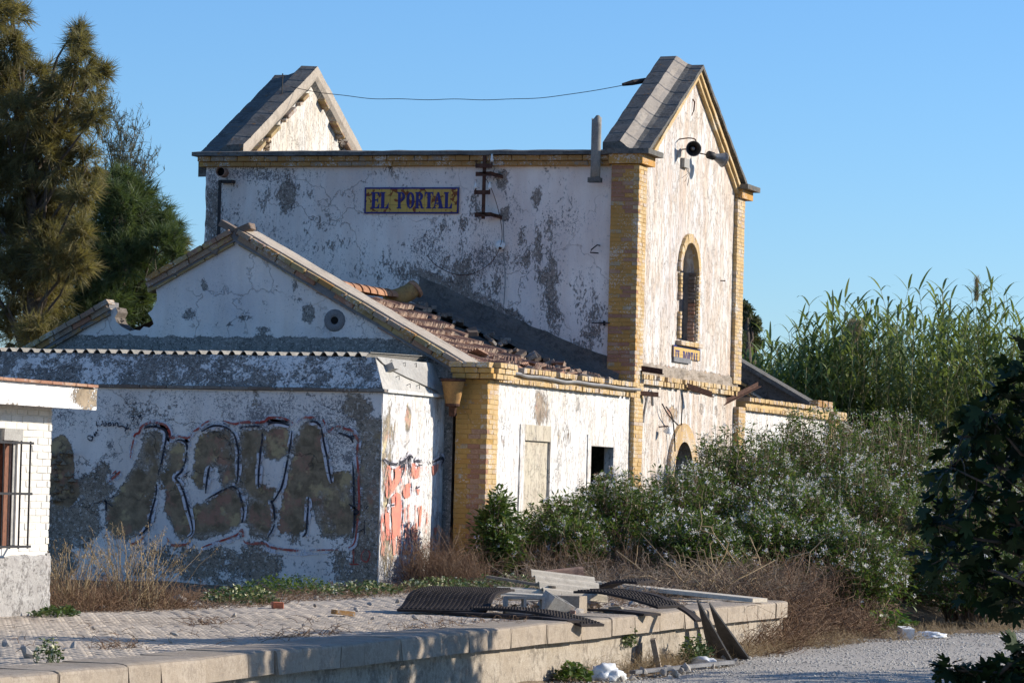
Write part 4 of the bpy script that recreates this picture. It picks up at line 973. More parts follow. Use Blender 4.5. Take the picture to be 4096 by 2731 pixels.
for i, (x, dz, L) in enumerate(((-17.9, -.42, .9), (-18.4, -.5, 1.3), (-17.5, -.5, .7), (-18.8, -.35, 1.0))):
    put('roof_fragment', R.choice(BR['cornice']), fwing, (x, 73.72, RF(x) + dz), (0, .5, 0), (L, .3, .05))
pilaster(fwing, -16.72, -16.37, 72.95, 73.7, 1.4, 2.97, lambda z, f, i: 'lit' if R.random() < .7 else 'flaking')
for k in range(7):
    brick('lit', fwing, (-16.36, 72.9 + .06 + k * .14, 3.04), (.22, .132, .17), name='cap_brick')
for k in range(3):
    put('loose_brick', R.choice(BR['cornice']), fwing, (-16.5, 72.0 + k * .5, 3.26), (0, 0, R.uniform(-.3, .3)), (.2, .24, .13))
pilaster(fwing, -16.7, -16.39, 65.2, 65.72, 1.6, 3.0, lambda z, f, i: 'flaking')

far_annex = thing('lean_to_annex', (-19, 76.5, 0), 'sloping grey cement lean-to at the far end behind the flowering shrub', 'shed')
MB().prism([(-16.9, 74.25, 0), (-16.9, 80, 0), (-16.9, 80, 2.35), (-16.9, 74.25, 2.95)], (-5, 0, 0)).build('lean_to_wall', MT['skirt_side'], far_annex)
MB().prism([(-16.6, 74.22, 2.96), (-16.6, 80.2, 2.34), (-16.6, 80.2, 2.42), (-16.6, 74.22, 3.05)], (-5.4, 0, 0)).build('roof_slab', MT['asbestos_grey'], far_annex)
# ------------------------------------------------------------------ lean-to annex with the graffiti
annex = thing('lean_to_annex', (-19.5, 48.3, 0), 'white lean-to covered in bubble graffiti in front of the station wing', 'shed')
AX, AY = -16.88, 47.0
def paint_annex(P):
    fill = np.zeros(len(P))
    for g in G_FILL:
        for q in range(10):
            off = np.array([math.cos(q * 2.4), math.sin(q * 2.4)]) * (.015 + .009 * q); fill += in_poly(P + off, g) / 10.
    fill = np.clip(fill, 0, 1)
    strip = np.clip((P[:, 0] + 17.28) / .06, 0, 1) * np.clip((2.35 - P[:, 1]) / .1, 0, 1)
    hole = blobs(P, [(-21.72, 1.5, .2, .45, 1), (-21.6, 1.2, .18, .2, 1)], .15)
    g = blobs(P, [(-21.9, .75, .22, .3, .9), (-21.35, .75, .25, .3, .85), (-21.75, .35, .3, .4, .8), (-21.15, 1.25, .25, .18, .8), (-21.05, 1.5, .12, .12, .7), (-17.25, 2.45, .2, .16, 1), (-20.4, 2.35, .6, .1, .3), (-18.7, .35, .22, .3, .55), (-19.5, .25, 1.1, .2, .35), (-17.4, .4, .3, .5, .5), (-18.0, .6, .3, .15, .5)])
    g = np.maximum.reduce([g, strip * .8, hole * 1.8])
    low = np.clip((.5 - P[:, 1]) / .5, 0, 1) * .14
    a = np.maximum(g * .8, fill * .75) + low
    soot = blobs(P, [(-21, 2.4, 1.6, .35, .5), (-19, 2.4, 1.6, .35, .45), (-17.5, 2.3, .5, .5, .5), (-20.95, 1.85, .07, .09, 1), (-20.88, 1.72, .05, .06, 1), (-17.35, 1.75, .06, .07, 1.2), (-21.1, 1.55, .12, .14, .7)])
    return np.stack([a - .12 * (1 - np.clip(a * 4, 0, 1)) * (P[:, 1] > .5) * (P[:, 1] < 2.3), np.maximum(fill * .42, hole * 1.2) + strip * .15, soot], 1)
wall('front_wall', 'Y', AY, .35, jagged([(-24.2, -.1), (AX - .015, -.1), (AX - .015, 2.665), (-24.2, 2.665)], .08, .008, 2, keep=(0, 2, 3)), (), .05, MT['annex_front'], annex, paint_annex, .012, 15)
# deep hole in the render at the left: earth and stones showing
tag(lumpy('rubble_core', [(-21.8, AY + .03, 1.75), (-21.65, AY + .03, 1.6), (-21.85, AY + .03, 1.45), (-21.62, AY + .03, 1.3), (-21.8, AY + .03, 1.15), (-21.95, AY + .03, 1.3)], .13, MT['rubble'], annex, 8, 9, 1), kind='stuff')
def paint_as(P):
    g = blobs(P, [(47.25, 1.7, .3, 1.0, .75), (48.05, 2.35, .15, .22, .9), (47.3, .4, .4, .5, .5), (48.9, 2.2, .14, .25, .4)])
    return np.stack([g, g, blobs(P, [(47.08, .9, .12, 1, .6), (49.4, 1.2, .25, 1.5, .5)])], 1)
wall('side_wall', 'X', AX, .35, [(AY + .01, -.1), (49.66, -.1), (49.66, 2.665), (AY + .01, 2.665)], (), .06, MT['annex_side'], annex, paint_as, .01, 16)
# thin tile ledge
lg = MB().box(-24.2, AX + .02, AY - .02, AY + .2, 2.668, 2.715).box(AX - .2, AX + .022, AY + .2, 49.6, 2.668, 2.715).build('ledge', MT['mortar_grey'], annex)
x = -24.2
while x < AX - .02:
    L = min(.41, AX + .045 - x); brick('dull', lg, (x + L / 2, AY - .0, 2.692), (L - .008, .12, .044), name='ledge_tile', jit=.003); x += .41
y = AY + .08
while y < 49.5:
    L = min(.38, 49.58 - y); brick('white', lg, (AX + .0, y + L / 2, 2.692), (.11, L - .008, .046), name='ledge_tile', jit=.003); y += .38
# inclined skirt above the ledge
INS = .2
def skirt(nm, pts4, mat, seed):
    n1, n2 = 60, 8; V = []; F = []; a, b, c, d = [Vector(p) for p in pts4]
    nrm = (b - a).cross(d - a).normalized()
    for i in range(n1 + 1):
        for j in range(n2 + 1):
            p = (a.lerp(b, i / n1)).lerp(d.lerp(c, i / n1), j / n2); V.append(p + nrm * .02 * vnoise(p, 2.5, seed))
    for i in range(n1):
        for j in range(n2): F.append((i * (n2 + 1) + j, (i + 1) * (n2 + 1) + j, (i + 1) * (n2 + 1) + j + 1, i * (n2 + 1) + j + 1))
    return put(nm, list_mesh(nm, V, F, mat, True), annex)
skirt('eaves_skirt', [(-24.2, AY, 2.715), (AX, AY, 2.715), (AX - INS, AY + INS, 3.16), (-24.2, AY + INS, 3.16)], MT['skirt'], 2)
skirt('eaves_skirt', [(AX, AY, 2.715), (AX, 49.66, 2.715), (AX - INS, 49.66, 3.17), (AX - INS, AY + INS, 3.16)], MT['skirt_side'], 3)
# a thicker cement coat has slid on the side skirt
V = []; pl = [(47.2, .98), (49.1, .98), (49.25, .5), (49.3, .08), (48.6, .3), (48.1, .45), (47.6, .62), (47.35, .8)]
ax_ = lambda y, f, o: (AX - INS * f + o * .9, y, 2.715 + .45 * f + o * .4)
MB().prism([ax_(y, f, .012) for y, f in pl], (.012, 0, .006)).build('cement_coat', MT['cement'], annex)
hb = MB().box(-.07, .07, -.09, .09, -.05, .05).mesh('hollow_brick_end', MT['cement'])
put('hollow_brick_end', hb, annex, ax_(47.55, .66, .05), (0, -.42, 0))
for (y, f) in ((47.7, .9), (48.25, .88), (48.75, .9), (47.75, .42), (48.1, .2), (48.5, .2), (48.95, .12)):
    p = Vector(ax_(y, f, .0)); MB().tube([p, p + Vector((.05, 0, .02)), p + Vector((.06, -.03, -.04))], .006, 4).build('wire_tie', MT['iron'], annex)
# corrugated sheets
def corr_sheet(x0, x1, y0, y1, z0, z1, per=.172, amp=.043, th=.009, nseg=8):
    n = int((x1 - x0) / per * nseg); V = []; F = []
    for layer in (0, 1):
        for yy, zz in ((y0, z0), (y1, z1)):
            for i in range(n + 1):
                x = x0 + (x1 - x0) * i / n; V.append((x, yy, zz + amp * math.sin(2 * math.pi * x / per) - layer * th))
    m = n + 1
    for i in range(n):
        F += [(i, i + 1, m + i + 1, m + i), (2 * m + i, 3 * m + i, 3 * m + i + 1, 2 * m + i + 1), (i, 2 * m + i, 2 * m + i + 1, i + 1), (m + i, m + i + 1, 3 * m + i + 1, 3 * m + i)]
    F += [(0, m, 3 * m, 2 * m), (n, 2 * m + n, 3 * m + n, m + n)]
    return V, F
x = -24.2; k = 0
while x < -17.3:
    x1 = min(x + .96, AX - .24); V, F = corr_sheet(x, x1, 47.19 + R.uniform(-.012, .012), 49.62, 3.172 + .009 * (k % 2) + R.uniform(-.006, .006), 3.225 + .009 * (k % 2))
    put('corrugated_sheet', list_mesh('corrugated_sheet', V, F, MT['asbestos_grey'], False), annex); x = x1 - .09 if x1 < AX - .25 else 0; k += 1

# spray paint
def smooth_line(P, k=5):
    P = [Vector((*p, 0)) for p in P]
    if len(P) < 3: return P
    out = []
    for i in range(len(P) - 1):
        a, b, c, d = P[max(i - 1, 0)], P[i], P[i + 1], P[min(i + 2, len(P) - 1)]
        for j in range(k):
            u = j / k; out.append(.5 * ((2 * b) + (-a + c) * u + (2 * a - 5 * b + 4 * c - d) * u * u + (-a + 3 * b - 3 * c + d) * u ** 3))
    return out + [P[-1]]
def spray(name, lines, w, mat, plane, pos, parent, off=.02, taper=True):
    for li in lines:
        V, F = [], []
        P = smooth_line(li); n = len(P); b = 0
        for i, p in enumerate(P):
            t_ = (P[min(i + 1, n - 1)] - P[max(i - 1, 0)]); t_.normalize(); nn = Vector((-t_.y, t_.x, 0))
            ww = w * (1 if not taper else min(1, .45 + .55 * min(i, n - 1 - i) / max(1, n * .2))) * (1 + .25 * vnoise((p.x * 6, p.y * 6, 0), 1, 2))
            for q in (p + nn * ww / 2, p - nn * ww / 2):
                V.append((q.x, pos - off, q.y) if plane == 'Y' else (pos + off, q.x, q.y))
        F += [(2 * i, 2 * i + 1, 2 * i + 3, 2 * i + 2) for i in range(n - 1)]
        put(name, list_mesh(name, V, F, mat), parent)
MT['spray_black'] = M_paint('black_spray', (.03, .027, .036), cover=.6, scale=20, soft=.06)
MT['spray_black_worn'] = M_paint('worn_black_spray', (.03, .028, .04), cover=.45, scale=22, soft=.06)
MT['spray_red'] = M_paint('red_spray', (.36, .045, .03), cover=.42, scale=17, soft=.07, col2=(.42, .14, .1))
MT['spray_halo'] = M_paint('white_spray_halo', (.62, .58, .6), cover=.32, scale=10, soft=.06)
MT['spray_coral'] = M_paint('coral_paint', (.8, .22, .16), cover=.47, scale=8, soft=.03, vert=.3, col2=(.62, .27, .18))
spray('white_outline', [l for l in G_BLACK if len(l) > 3] + [[(u, v - .02) for u, v in l] for l in G_RED], .11, MT['spray_halo'], 'Y', AY, annex, .022)
spray('red_outline', G_RED, .034, MT['spray_red'], 'Y', AY, annex, .025)
spray('black_outline', G_BLACK, .03, MT['spray_black'], 'Y', AY, annex, .028)
spray('scrawled_tag', G_TAG, .018, MT['spray_black_worn'], 'Y', AY, annex, .028, False)
spray('scrawled_number', [[(-17.26, .42), (-17.24, .5), (-17.24, .3)], [(-17.3, .29), (-17.16, .29)], [(-17.12, .44), (-17.06, .5), (-17.0, .44), (-17.04, .33), (-17.12, .36), (-17.12, .44)]], .02, MT['spray_red'], 'Y', AY, annex, .025, False)
for pl in S_RED:
    mb = MB()
    P = [(p.x, p.y) for p in smooth_line(pl + [pl[0]], 4)][:-1]
    vv, ee, ff, *_ = delaunay_2d_cdt([Vector(p) for p in P], [(i, (i + 1) % len(P)) for i in range(len(P))], [], 1, 1e-5)
    mb.add([(AX + .016, v[0], v[1]) for v in vv], [tuple(f) for f in ff])
    mb.build('coral_fill', MT['spray_coral'], annex)
MT['spray_coral_worn'] = M_paint('flaking_coral_paint', (.74, .25, .19), cover=.2, scale=9, soft=.03, vert=.28, col2=(.6, .3, .22))
for q, pl in enumerate(S_WASH):
    vv, ee, ff, *_ = delaunay_2d_cdt([Vector(p) for p in pl], [(i, (i + 1) % len(pl)) for i in range(len(pl))], [], 1, 1e-5)
    MB().add([(AX + .0135, v[0], v[1]) for v in vv], [tuple(f) for f in ff]).build('coral_wash', MT['spray_coral_worn'], annex)
spray('white_outline', S_BLACK, .13, MT['spray_halo'], 'X', AX, annex, .019)
spray('black_outline', S_BLACK, .045, MT['spray_black_worn'], 'X', AX, annex, .023)

# ------------------------------------------------------------------ white brick hut at the left
hut = thing('brick_hut', (-17.5, 31, 0), 'small white brick hut with a barred window and flat eaves', 'hut')
HX, HY = -15.64, 33.6
wy0, wy1, wz0, wz1 = 31.35, 32.83, .69, 1.73
core = wall('wall', 'X', HX + .002, .06, [(28, 0), (HY - .01, 0), (HY - .01, 2.1), (28, 2.1)], [[(wy0, wz0), (wy1, wz0), (wy1, wz1), (wy0, wz1)]], .4, MT['joint_white'], hut, None, .002)
wall('end_wall', 'Y', HY - .3, .29, [(-19.5, 0), (HX - .03, 0), (HX - .03, 2.1), (-19.5, 2.1)], (), .5, MT['joint_white'], hut)
z = .64; k = 0
while z < 2.08:
    y = 30.4 + (.125 if k % 2 else 0)
    while y < HY - .02:
        L = min(.25, HY - y)
        if HY - (y + L) < .05: L = HY - y
        if L > .06 and not (y + L > wy0 + .05 and y < wy1 - .02 and wz0 - .04 < z + .03 < wz1):
            brick('white', core, (HX - .04, y + L / 2, z + .035), (.1, L - .007, .0655 if z < 1.98 else .055), (0, 0, R.uniform(-.008, .008)), jit=.003)
        y += .25
    z += .0715; k += 1
V = []; F = []; n1, n2 = 70, 14
for i in range(n1 + 1):
    for j in range(n2 + 1):
        y = 28 + (HY + .02 - 28) * i / n1; z = -.05 + .68 * j / n2; q = .03 + .018 * vnoise((y * 3, z * 3, 0), 1, 2) + .012 * vnoise((y * 16, z * 16, 0), 1, 5)
        V.append((HX + (q if j < n2 else -.03), y, z + .02 * vnoise((y * 6, 0, 0), 1, 8) * (j >= n2 - 1)))
for i in range(n1):
    for j in range(n2): F.append((i * (n2 + 1) + j, (i + 1) * (n2 + 1) + j, (i + 1) * (n2 + 1) + j + 1, i * (n2 + 1) + j + 1))
put('plinth', list_mesh('plinth', V, F, MT['plinth'], True), hut)
MB().box(-17, HX + .02, HY - .05, HY + .02, -.05, .62).build('plinth_end', MT['plinth'], hut)
ev = MB().box(-20, -15.34, 26, 33.98, 2.1, 2.315).build('eaves', MT['fascia'], hut)
wall('fascia', 'X', -15.325, .02, [(27, 2.085), (34.0, 2.085), (34.0, 2.31), (27, 2.31)], (), .12, MT['fascia'], ev,
     lambda P: np.stack([blobs(P, [(33.9, 2.2, .75, .3, .8), (31.7, 2.2, .12, .08, .6)]), blobs(P, [(33.9, 2.2, .9, .3, .8)]), P[:, 0] * 0], 1), .006)
y = 30.6
while y < 33.9:
    put('edge_tile', R.choice(BR['bare']), ev, (-15.36, y + .13, 2.328), (0, 0, R.uniform(-.02, .02)), (.16, .27, .03)); y += .28
# barred window
hw = MB().box(-15.95, -15.9, wy0, wy1, wz0, wz1).build('window', MT['wood_red'], hut)
MB().box(-15.9, -15.66, wy1 - .1, wy1 + .02, wz0, wz1).build('jamb', MT['cement'], hw); MB().box(-15.9, -15.66, wy0, wy0 + .1, wz0, wz1).build('jamb', MT['cement'], hw)
MB().box(-15.86, -15.68, wy1 - .2, wy1 - .105, wz0, wz1).build('shutter', MT['wood_red'], hw)
hole = lambda cy, cz, r=.02: [(cy + r * math.cos(2 * math.pi * i / 8), cz + r * 1.25 * math.sin(2 * math.pi * i / 8)) for i in range(8)]
z = wz0 + .02
while z < wz1 - .15:
    for y in (wy0 + .12, wy0 + .46, wy0 + .80):
        cs = [hole(y + .045 + a * .06, z + .045 + b * .06) for a in range(5) for b in range(2)]
        wall('hollow_brick', 'X', -15.725 + R.uniform(-.006, .006), .06, [(y, z), (y + .31, z), (y + .31, z + .14), (y, z + .14)], cs, 1, MT['hollow'], hw, None, 0)
    z += .155
bars = MB()
yb = [31.2 + .2 * i for i in range(9)]
for y in (31.25, 31.45, 31.65, 31.85, 32.05, 32.25, 32.45, 32.66): put('bar', MB().tube([(-15.42, y, .68), (-15.42, y, 1.74)], .0095, 6).mesh('bar', MT['iron']), hw)
for z in (.7, 1.22, 1.72): put('cross_bar', MB().box(-15.425, -15.41, 31.1, 32.72, z - .012, z + .012).mesh('cross_bar', MT['iron']), hw)
for z in (.7, 1.72): put('cross_bar', MB().box(-15.66, -15.412, 32.68, 32.71, z - .008, z + .008).mesh('cross_bar', MT['iron']), hw)
for y in (32.7,):
    put('sill_patch', rough(MB().box(-15.68, -15.58, y - .3, y + .12, 1.74, 1.86).mesh('sill_patch', MT['cement']), .02, 8), hw)
# ------------------------------------------------------------------ tiled name boards
def clip_low(poly, zmin):
    out = []
    for i in range(len(poly)):
        a, b = poly[i], poly[(i + 1) % len(poly)]
        if a[1] >= zmin: out.append(a)
        if (a[1] >= zmin) != (b[1] >= zmin):
            f = (zmin - a[1]) / (b[1] - a[1]); out.append((a[0] + f * (b[0] - a[0]), zmin))
    return out
def rc(x0, x1, z0, z1): return [(x0, z0), (x1, z0), (x1, z1), (x0, z1)]
def ring(cx, cz, rx, rz, ix, iz, a0, a1, n=14):
    out = []
    for k in range(n):
        p = a0 + (a1 - a0) * k / n; q = a0 + (a1 - a0) * (k + 1) / n
        out.append([(cx + ix * math.cos(p), cz + iz * math.sin(p)), (cx + rx * math.cos(p), cz + rz * math.sin(p)), (cx + rx * math.cos(q), cz + rz * math.sin(q)), (cx + ix * math.cos(q), cz + iz * math.sin(q))])
    return out
H2 = math.pi / 2
stem = lambda a, b: [rc(a, b, 0, 1), rc(a - .13, a, 0, .07), rc(b, b + .1, 0, .07), rc(a - .13, a, .93, 1), rc(b, b + .1, .93, 1)]
LET = {
 'E': stem(.13, .50) + [rc(.60, 1, .91, 1), [(.74, .91), (1, .66), (1, .91)], rc(.50, .76, .47, .56), [(.76, .37), (.86, .37), (.86, .66), (.76, .66)], rc(.60, 1, 0, .09), [(.74, .09), (1, .09), (1, .36)]],
 'L': stem(.15, .52) + [rc(.62, 1, 0, .09), [(.7, .09), (1, .09), (1, .38)]],
 'P': stem(.13, .47) + ring(.52, .73, .48, .27, .14, .19, -H2, H2) + [rc(.47, .52, .46, .54), rc(.47, .52, .92, 1)],
 'O': ring(.5, .5, .5, .5, .15, .42, 0, 4 * H2, 24),
 'R': stem(.1, .42) + ring(.47, .74, .45, .26, .12, .18, -H2, H2) + [rc(.42, .47, .48, .56), rc(.42, .47, .92, 1), [(.44, .48), (.72, .48), (.95, .07), (1.06, .07), (1.06, 0), (.72, 0)]],
 'T': [rc(.31, .69, 0, .91), rc(.17, .31, 0, .07), rc(.69, .83, 0, .07), rc(0, 1, .91, 1), [(0, .66), (.16, .91), (0, .91)], [(1, .66), (1, .91), (.84, .91)]],
 'A': [[(.40, 1), (.58, 1), (.96, .07), (.58, .07)], [(.38, .95), (.44, .82), (.22, .07), (.1, .07)], rc(.29, .58, .28, .37), rc(0, .34, 0, .07), rc(.48, 1.02, 0, .07)],
}
t = NT('glazed_yellow_tile'); b = t.noise(9, 5, .5, .6); r = t.rand()
ch = t.map(t.sum(b, t.mul(r, .1)), .615, .63)
t.set(t.b.inputs['Roughness'], t.map(ch, 0, 1, .45, .9)); t.bump(t.mul(ch, -1.), .5, .004)
t.b.inputs['Specular IOR Level'].default_value = .2
t.set(t.b.inputs['Base Color'], t.mix(ch, t.mix(t.map(t.noise(2, 4, .6, off=2), .3, .7), (.6, .38, .085), (.5, .31, .075)), (.22, .075, .03))); MT['tile_yellow'] = t.m
t = NT('glazed_yellow_tile_sunlit'); t.b.inputs['Roughness'].default_value = .3
MT['tile_yellow2'] = t.done(t.mix(t.map(t.noise(3, 4, .6), .35, .7), (.68, .42, .11), (.6, .4, .14)), .3)  # unchipped copy of the glaze, coloured brighter for the sunlit board
MT['tile_blue'] = M_simple('blue_glaze', (.03, .028, .15), .25, 12, .45, spec=.2, bump=.05)
MT['grout'] = M_simple('dark_grout', (.16, .13, .1), .3, 30, .95)

def name_board(label, place, cols, rows, ts, zcut=None, mat='tile_yellow', soil=0):
    """place(u, v, d) -> world point; u along, v up from the board's lower left, d out of the wall"""
    w, h = cols * ts, rows * ts
    o = thing('tile_sign', place(w / 2, 0, 0), label, 'sign')
    zc = 0 if zcut is None else zcut
    def slab(name, u0, u1, v0, v1, d0, d1, m, par):
        P = [place(u, v, d) for d in (d0, d1) for (u, v) in ((u0, v0), (u1, v0), (u1, v1), (u0, v1))]
        return put(name, list_mesh(name, P, [(3, 2, 1, 0), (4, 5, 6, 7), (0, 1, 5, 4), (1, 2, 6, 5), (2, 3, 7, 6), (3, 0, 4, 7)], m), par)
    slab('backing', 0, w, zc, h, .001, .012, MT['grout'], o)
    for i in range(cols):
        for j in range(rows):
            v0, v1 = j * ts, (j + 1) * ts
            if v1 <= zc + .01: continue
            v0 = max(v0, zc + R.uniform(0, .012) if zc else v0)
            e = .0022; q = R.uniform(0, .0015)
            slab('sign_tile', i * ts + e, (i + 1) * ts - e, v0 + e, v1 - e, .012, .02 + q, MT[mat], o)
    bw = .028
    for a in ((0, w, h - bw, h), (0, bw, zc, h - bw - .001), (w - bw, w, zc, h - bw - .001)) + (((bw + .001, w - bw - .001, 0, bw),) if not zc else ()):
        slab('border', *a, .0225, .0245, MT['tile_blue'], o)
    # lettering: EL PORTAL
    spots = (('E', 300, 415), ('L', 420, 540), ('P', 648, 757), ('O', 775, 885), ('R', 892, 1003), ('T', 1018, 1132), ('A', 1125, 1268), ('L', 1270, 1382))
    k = (w) / 1255.
    for ch_, a, bx in spots:
        V, F = [], []; n = 0
        for pl in LET[ch_]:
            pl = [((a - 215 + p[0] * (bx - a)) * k, h * .19 + p[1] * h * .63) for p in pl]
            if zc: pl = clip_low(pl, zc + .004)
            if len(pl) < 3: continue
            b0 = len(V); V += [place(u, v, .0235 + n * .00012) for u, v in pl]; F.append(tuple(range(b0, b0 + len(pl)))); n += 1
        if F: put('letter', list_mesh('letter', V, F, MT['tile_blue']), o)
    return o
name_board('large blue-bordered yellow tile name board on the shaded side wall', lambda u, v, d: Vector((-21.34 + u * 1.036, 58.24 - d, 6.03 + v)), 11, 3, .15)
nb = name_board('small yellow tile name board cut off below the arched window', lambda u, v, d: Vector((-16.49 + d, 60.74 + u * 1.11, 3.50 + v)), 11, 3, .15, zcut=.235, mat='tile_yellow2')
rough(MB().box(-16.49, -16.455, 60.76, 61.9, 3.66, 3.745).build('mortar_patch', MT['mortar_grey'], nb).data, .008, 9)

# ------------------------------------------------------------------ ironwork on the shaded side
YB = 58.1
o = thing('insulator_bracket', (-19.14, YB, 5.93), 'rusty iron wire bracket with crossarms and porcelain insulators beside the big sign', 'bracket')
MB().box(-19.17, -19.115, YB - .03, YB, 5.93, 7.04).build('upright', MT['rust'], o)
for z, a, b in ((6.83, -.145, .14), (6.38, -.16, .12)):
    MB().box(-19.14 + a, -19.14 + b, YB - .07, YB - .032, z - .035, z + .035).build('crossarm', MT['rust'], o)
for z in (6.69, 6.0):
    MB().prism([(-19.28, YB - .07, z - .035), (-19.0, YB - .07, z - .03), (-18.86, 58.24, z - .06), (-18.86, 58.24, z + .0), (-19.0, YB - .07, z + .04), (-19.28, YB - .07, z + .035)], (0, .04, .0)).build('wall_arm', MT['rust'], o)
def insulator(x, z, h, m, y=YB - .05):
    i_ = MB().lathe([(.012, -.09), (.012, -.02)], 6, (x, y, z)).build('pin', MT['rust'], o)
    MB().lathe([(.0, 0), (.026, 0), (.03, h * .3), (.02, h * .45), (.024, h * .6), (.014, h * .75), (.018, h * .9), (0, h)], 10, (x, y, z - .01)).build('insulator', MT[m], o, True)
insulator(-19.0, 6.91, .14, 'porcelain'); insulator(-19.28, 6.46, .1, 'porcelain'); insulator(-19.03, 6.45, .12, 'porcelain'); insulator(-19.28, 6.91, .02, 'rust')
o = thing('porcelain_plate', (-18.86, 58.2, 5.42), 'broken white porcelain fitting hanging under the wire bracket', 'fitting')
MB().lathe([(.0, 0), (.07, 0), (.09, .03), (.05, .06), (0, .065)], 9, (-18.86, 58.22, 5.49), (0, -1, .1)).build('plate', MT['porcelain'], o)
MB().lathe([(.02, 0), (.025, .05), (0, .055)], 7, (-18.84, 58.16, 5.44), (0, -1, 0)).build('core', MT['rust'], o)
def wire(label, pts, r, mat, cat='wire', name='wire', k=6):
    P = []
    V3 = [Vector(p) for p in pts]
    for i in range(len(V3) - 1):
        a, b, c, d = V3[max(i - 1, 0)], V3[i], V3[i + 1], V3[min(i + 2, len(V3) - 1)]
        for j in range(k):
            u = j / k; P.append(.5 * ((2 * b) + (-a + c) * u + (2 * a - 5 * b + 4 * c - d) * u * u + (-a + 3 * b - 3 * c + d) * u ** 3))
    P.append(V3[-1])
    return tag(MB().tube(P, r, 5).build(name, mat), label, cat)
wire('thin wire looping down the shaded wall from the bracket', [(-19.13, 58.04, 6.66), (-18.98, 58.05, 6.4), (-18.86, 58.1, 6.0), (-18.82, 58.15, 5.6), (-18.97, 58.18, 5.25), (-19.28, 58.2, 5.03), (-19.63, 58.2, 4.99), (-19.98, 58.2, 5.13), (-20.18, 58.2, 5.32)], .006, MT['rust'])
wire('pair of cables hanging straight down below the bracket', [(-18.82, 58.18, 5.98), (-18.8, 58.19, 5.6), (-18.79, 58.2, 5.3), (-18.76, 58.2, 4.9), (-18.77, 58.2, 4.5)], .009, MT['pvc'], 'cable', 'cable')
o = thing('iron_rail', (-23.97, 58.12, 5.6), 'dark iron rail held off the wall at the far left of the tall block', 'rail')
MB().box(-24.0, -23.955, YB - .02, YB + .02, 5.55, 6.6).build('upright', MT['iron'], o)
for z in (6.58, 5.62): MB().box(-23.98, -23.95 + .2 * (z > 6), YB, 58.26, z - .025, z + .025).build('arm', MT['iron'], o)
o = thing('clay_spout', (-23.99, 58.1, 6.74), 'short clay rainwater spout under the left end of the cornice', 'spout')
barrel(o, (-23.95, 58.13, 6.74), .085, .26, (.1, -1, 0), MT['tile_side'], 'pipe', 12, False, 1.0)
MB().lathe([(0, 0), (.075, 0)], 10, (-23.95, 58.1, 6.74), (0, -1, 0)).build('dark_bore', MT['black'], o)  # flat black disc in place of the spout's shaded inside
o = thing('wall_hook', (-17.18, 58.2, 5.44), 'bent iron hook on the shaded wall near the corner pier', 'hook')
MB().tube([(-17.12, 58.26, 5.5), (-17.13, 58.14, 5.5), (-17.22, 58.1, 5.42), (-17.24, 58.1, 5.37), (-17.1, 58.12, 5.36)], .012, 5).build('rod', MT['iron'], o)
tag(MB().box(-17.2, -16.88, 58.14, 58.155, 4.18, 4.2).box(-17.0, -16.985, 58.14, 58.3, 4.15, 4.23).build('iron_cramp', MT['iron']), 'flat iron cramp low on the shaded wall at the corner pier', 'cramp')
# old gutter post at the corner
V = []; F = []; n = 10
for i, z in enumerate((6.6, 6.9, 7.2, 7.5, 7.6)):
    for k in range(n):
        a0 = math.pi + math.pi * k / (n - 1); top = (0.07 * (vnoise((k * 1.7, 0, 0), 1, 3)) if i == 4 else 0)
        V.append((-17.16 + .085 * math.cos(a0), 58.03 + .085 * math.sin(a0), z + top + (.07 if i == 4 and k in (5, 6, 7) else 0)))
for i in range(4):
    for k in range(n - 1): F.append((i * n + k, i * n + k + 1, (i + 1) * n + k + 1, (i + 1) * n + k))
o = thing('gutter_post', (-17.16, 58.03, 6.55), 'broken grey fibre-cement gutter pipe standing up past the cornice', 'pipe')
gp = put('pipe', list_mesh('pipe', V, F, MT['asbestos_grey'], True), o); md = gp.modifiers.new('thick', 'SOLIDIFY'); md.thickness = .018
MB().box(-17.27, -17.05, 57.94, 58.08, 6.54, 6.62).build('shoe', MT['coping'], o)

# ------------------------------------------------------------------ on the sunlit front
def horn(label, c, axis, back):
    o = thing('loudspeaker', c, label, 'loudspeaker', 'horn loudspeakers under the front gable')
    a = Vector(axis).normalized(); c = Vector(c)
    MB().lathe([(.13, 0), (.138, .01), (.135, .017), (.113, -.03), (.087, -.09), (.065, -.16), (.052, -.22)], 22, c, a).build('flare', MT['horn'], o, True)
    MB().lathe([(.128, 0), (.104, -.03), (.078, -.09), (.056, -.16), (.03, -.17), (0, -.17)], 22, c, a).build('throat', MT['horn_dark'], o, True)
    MB().lathe([(0, .02), (.02, .02), (.034, -.01), (.034, -.16)], 12, c - a * .03, a).build('centre_cone', MT['horn'], o, True)
    MB().lathe([(.06, -.2), (.072, -.22), (.072, -.33), (.055, -.35), (0, -.35)], 16, c, a).build('driver', MT['iron'], o, True)
    MB().tube([c - a * .26, Vector(back) + Vector((.0, 0, .0)), ], .012, 5).build('bracket', MT['rust'], o)
    return o
horn('horn loudspeaker facing the platform with its dark mouth showing', (-16.22, 60.85, 7.38), (.42, -.9, -.08), (-16.5, 61.15, 7.4))
horn('grey horn loudspeaker turned away, silver flare to the right', (-16.02, 62.15, 7.31), (.62, .75, -.2), (-16.5, 61.8, 7.42))
o = thing('speaker_box', (-16.47, 61.15, 7.16), 'small pale junction box with loose wires under the loudspeakers', 'box')
MB().box(-16.5, -16.43, 61.05, 61.4, 7.08, 7.24).build('box', MT['cement'], o)
for k in range(3): MB().tube([(-16.44, 61.1 + .1 * k, 7.1), (-16.4, 61.2 + .05 * k, 6.98), (-16.46, 61.0 + .2 * k, 6.88 - .05 * k)], .005, 4).build('lead', MT['iron'], o)
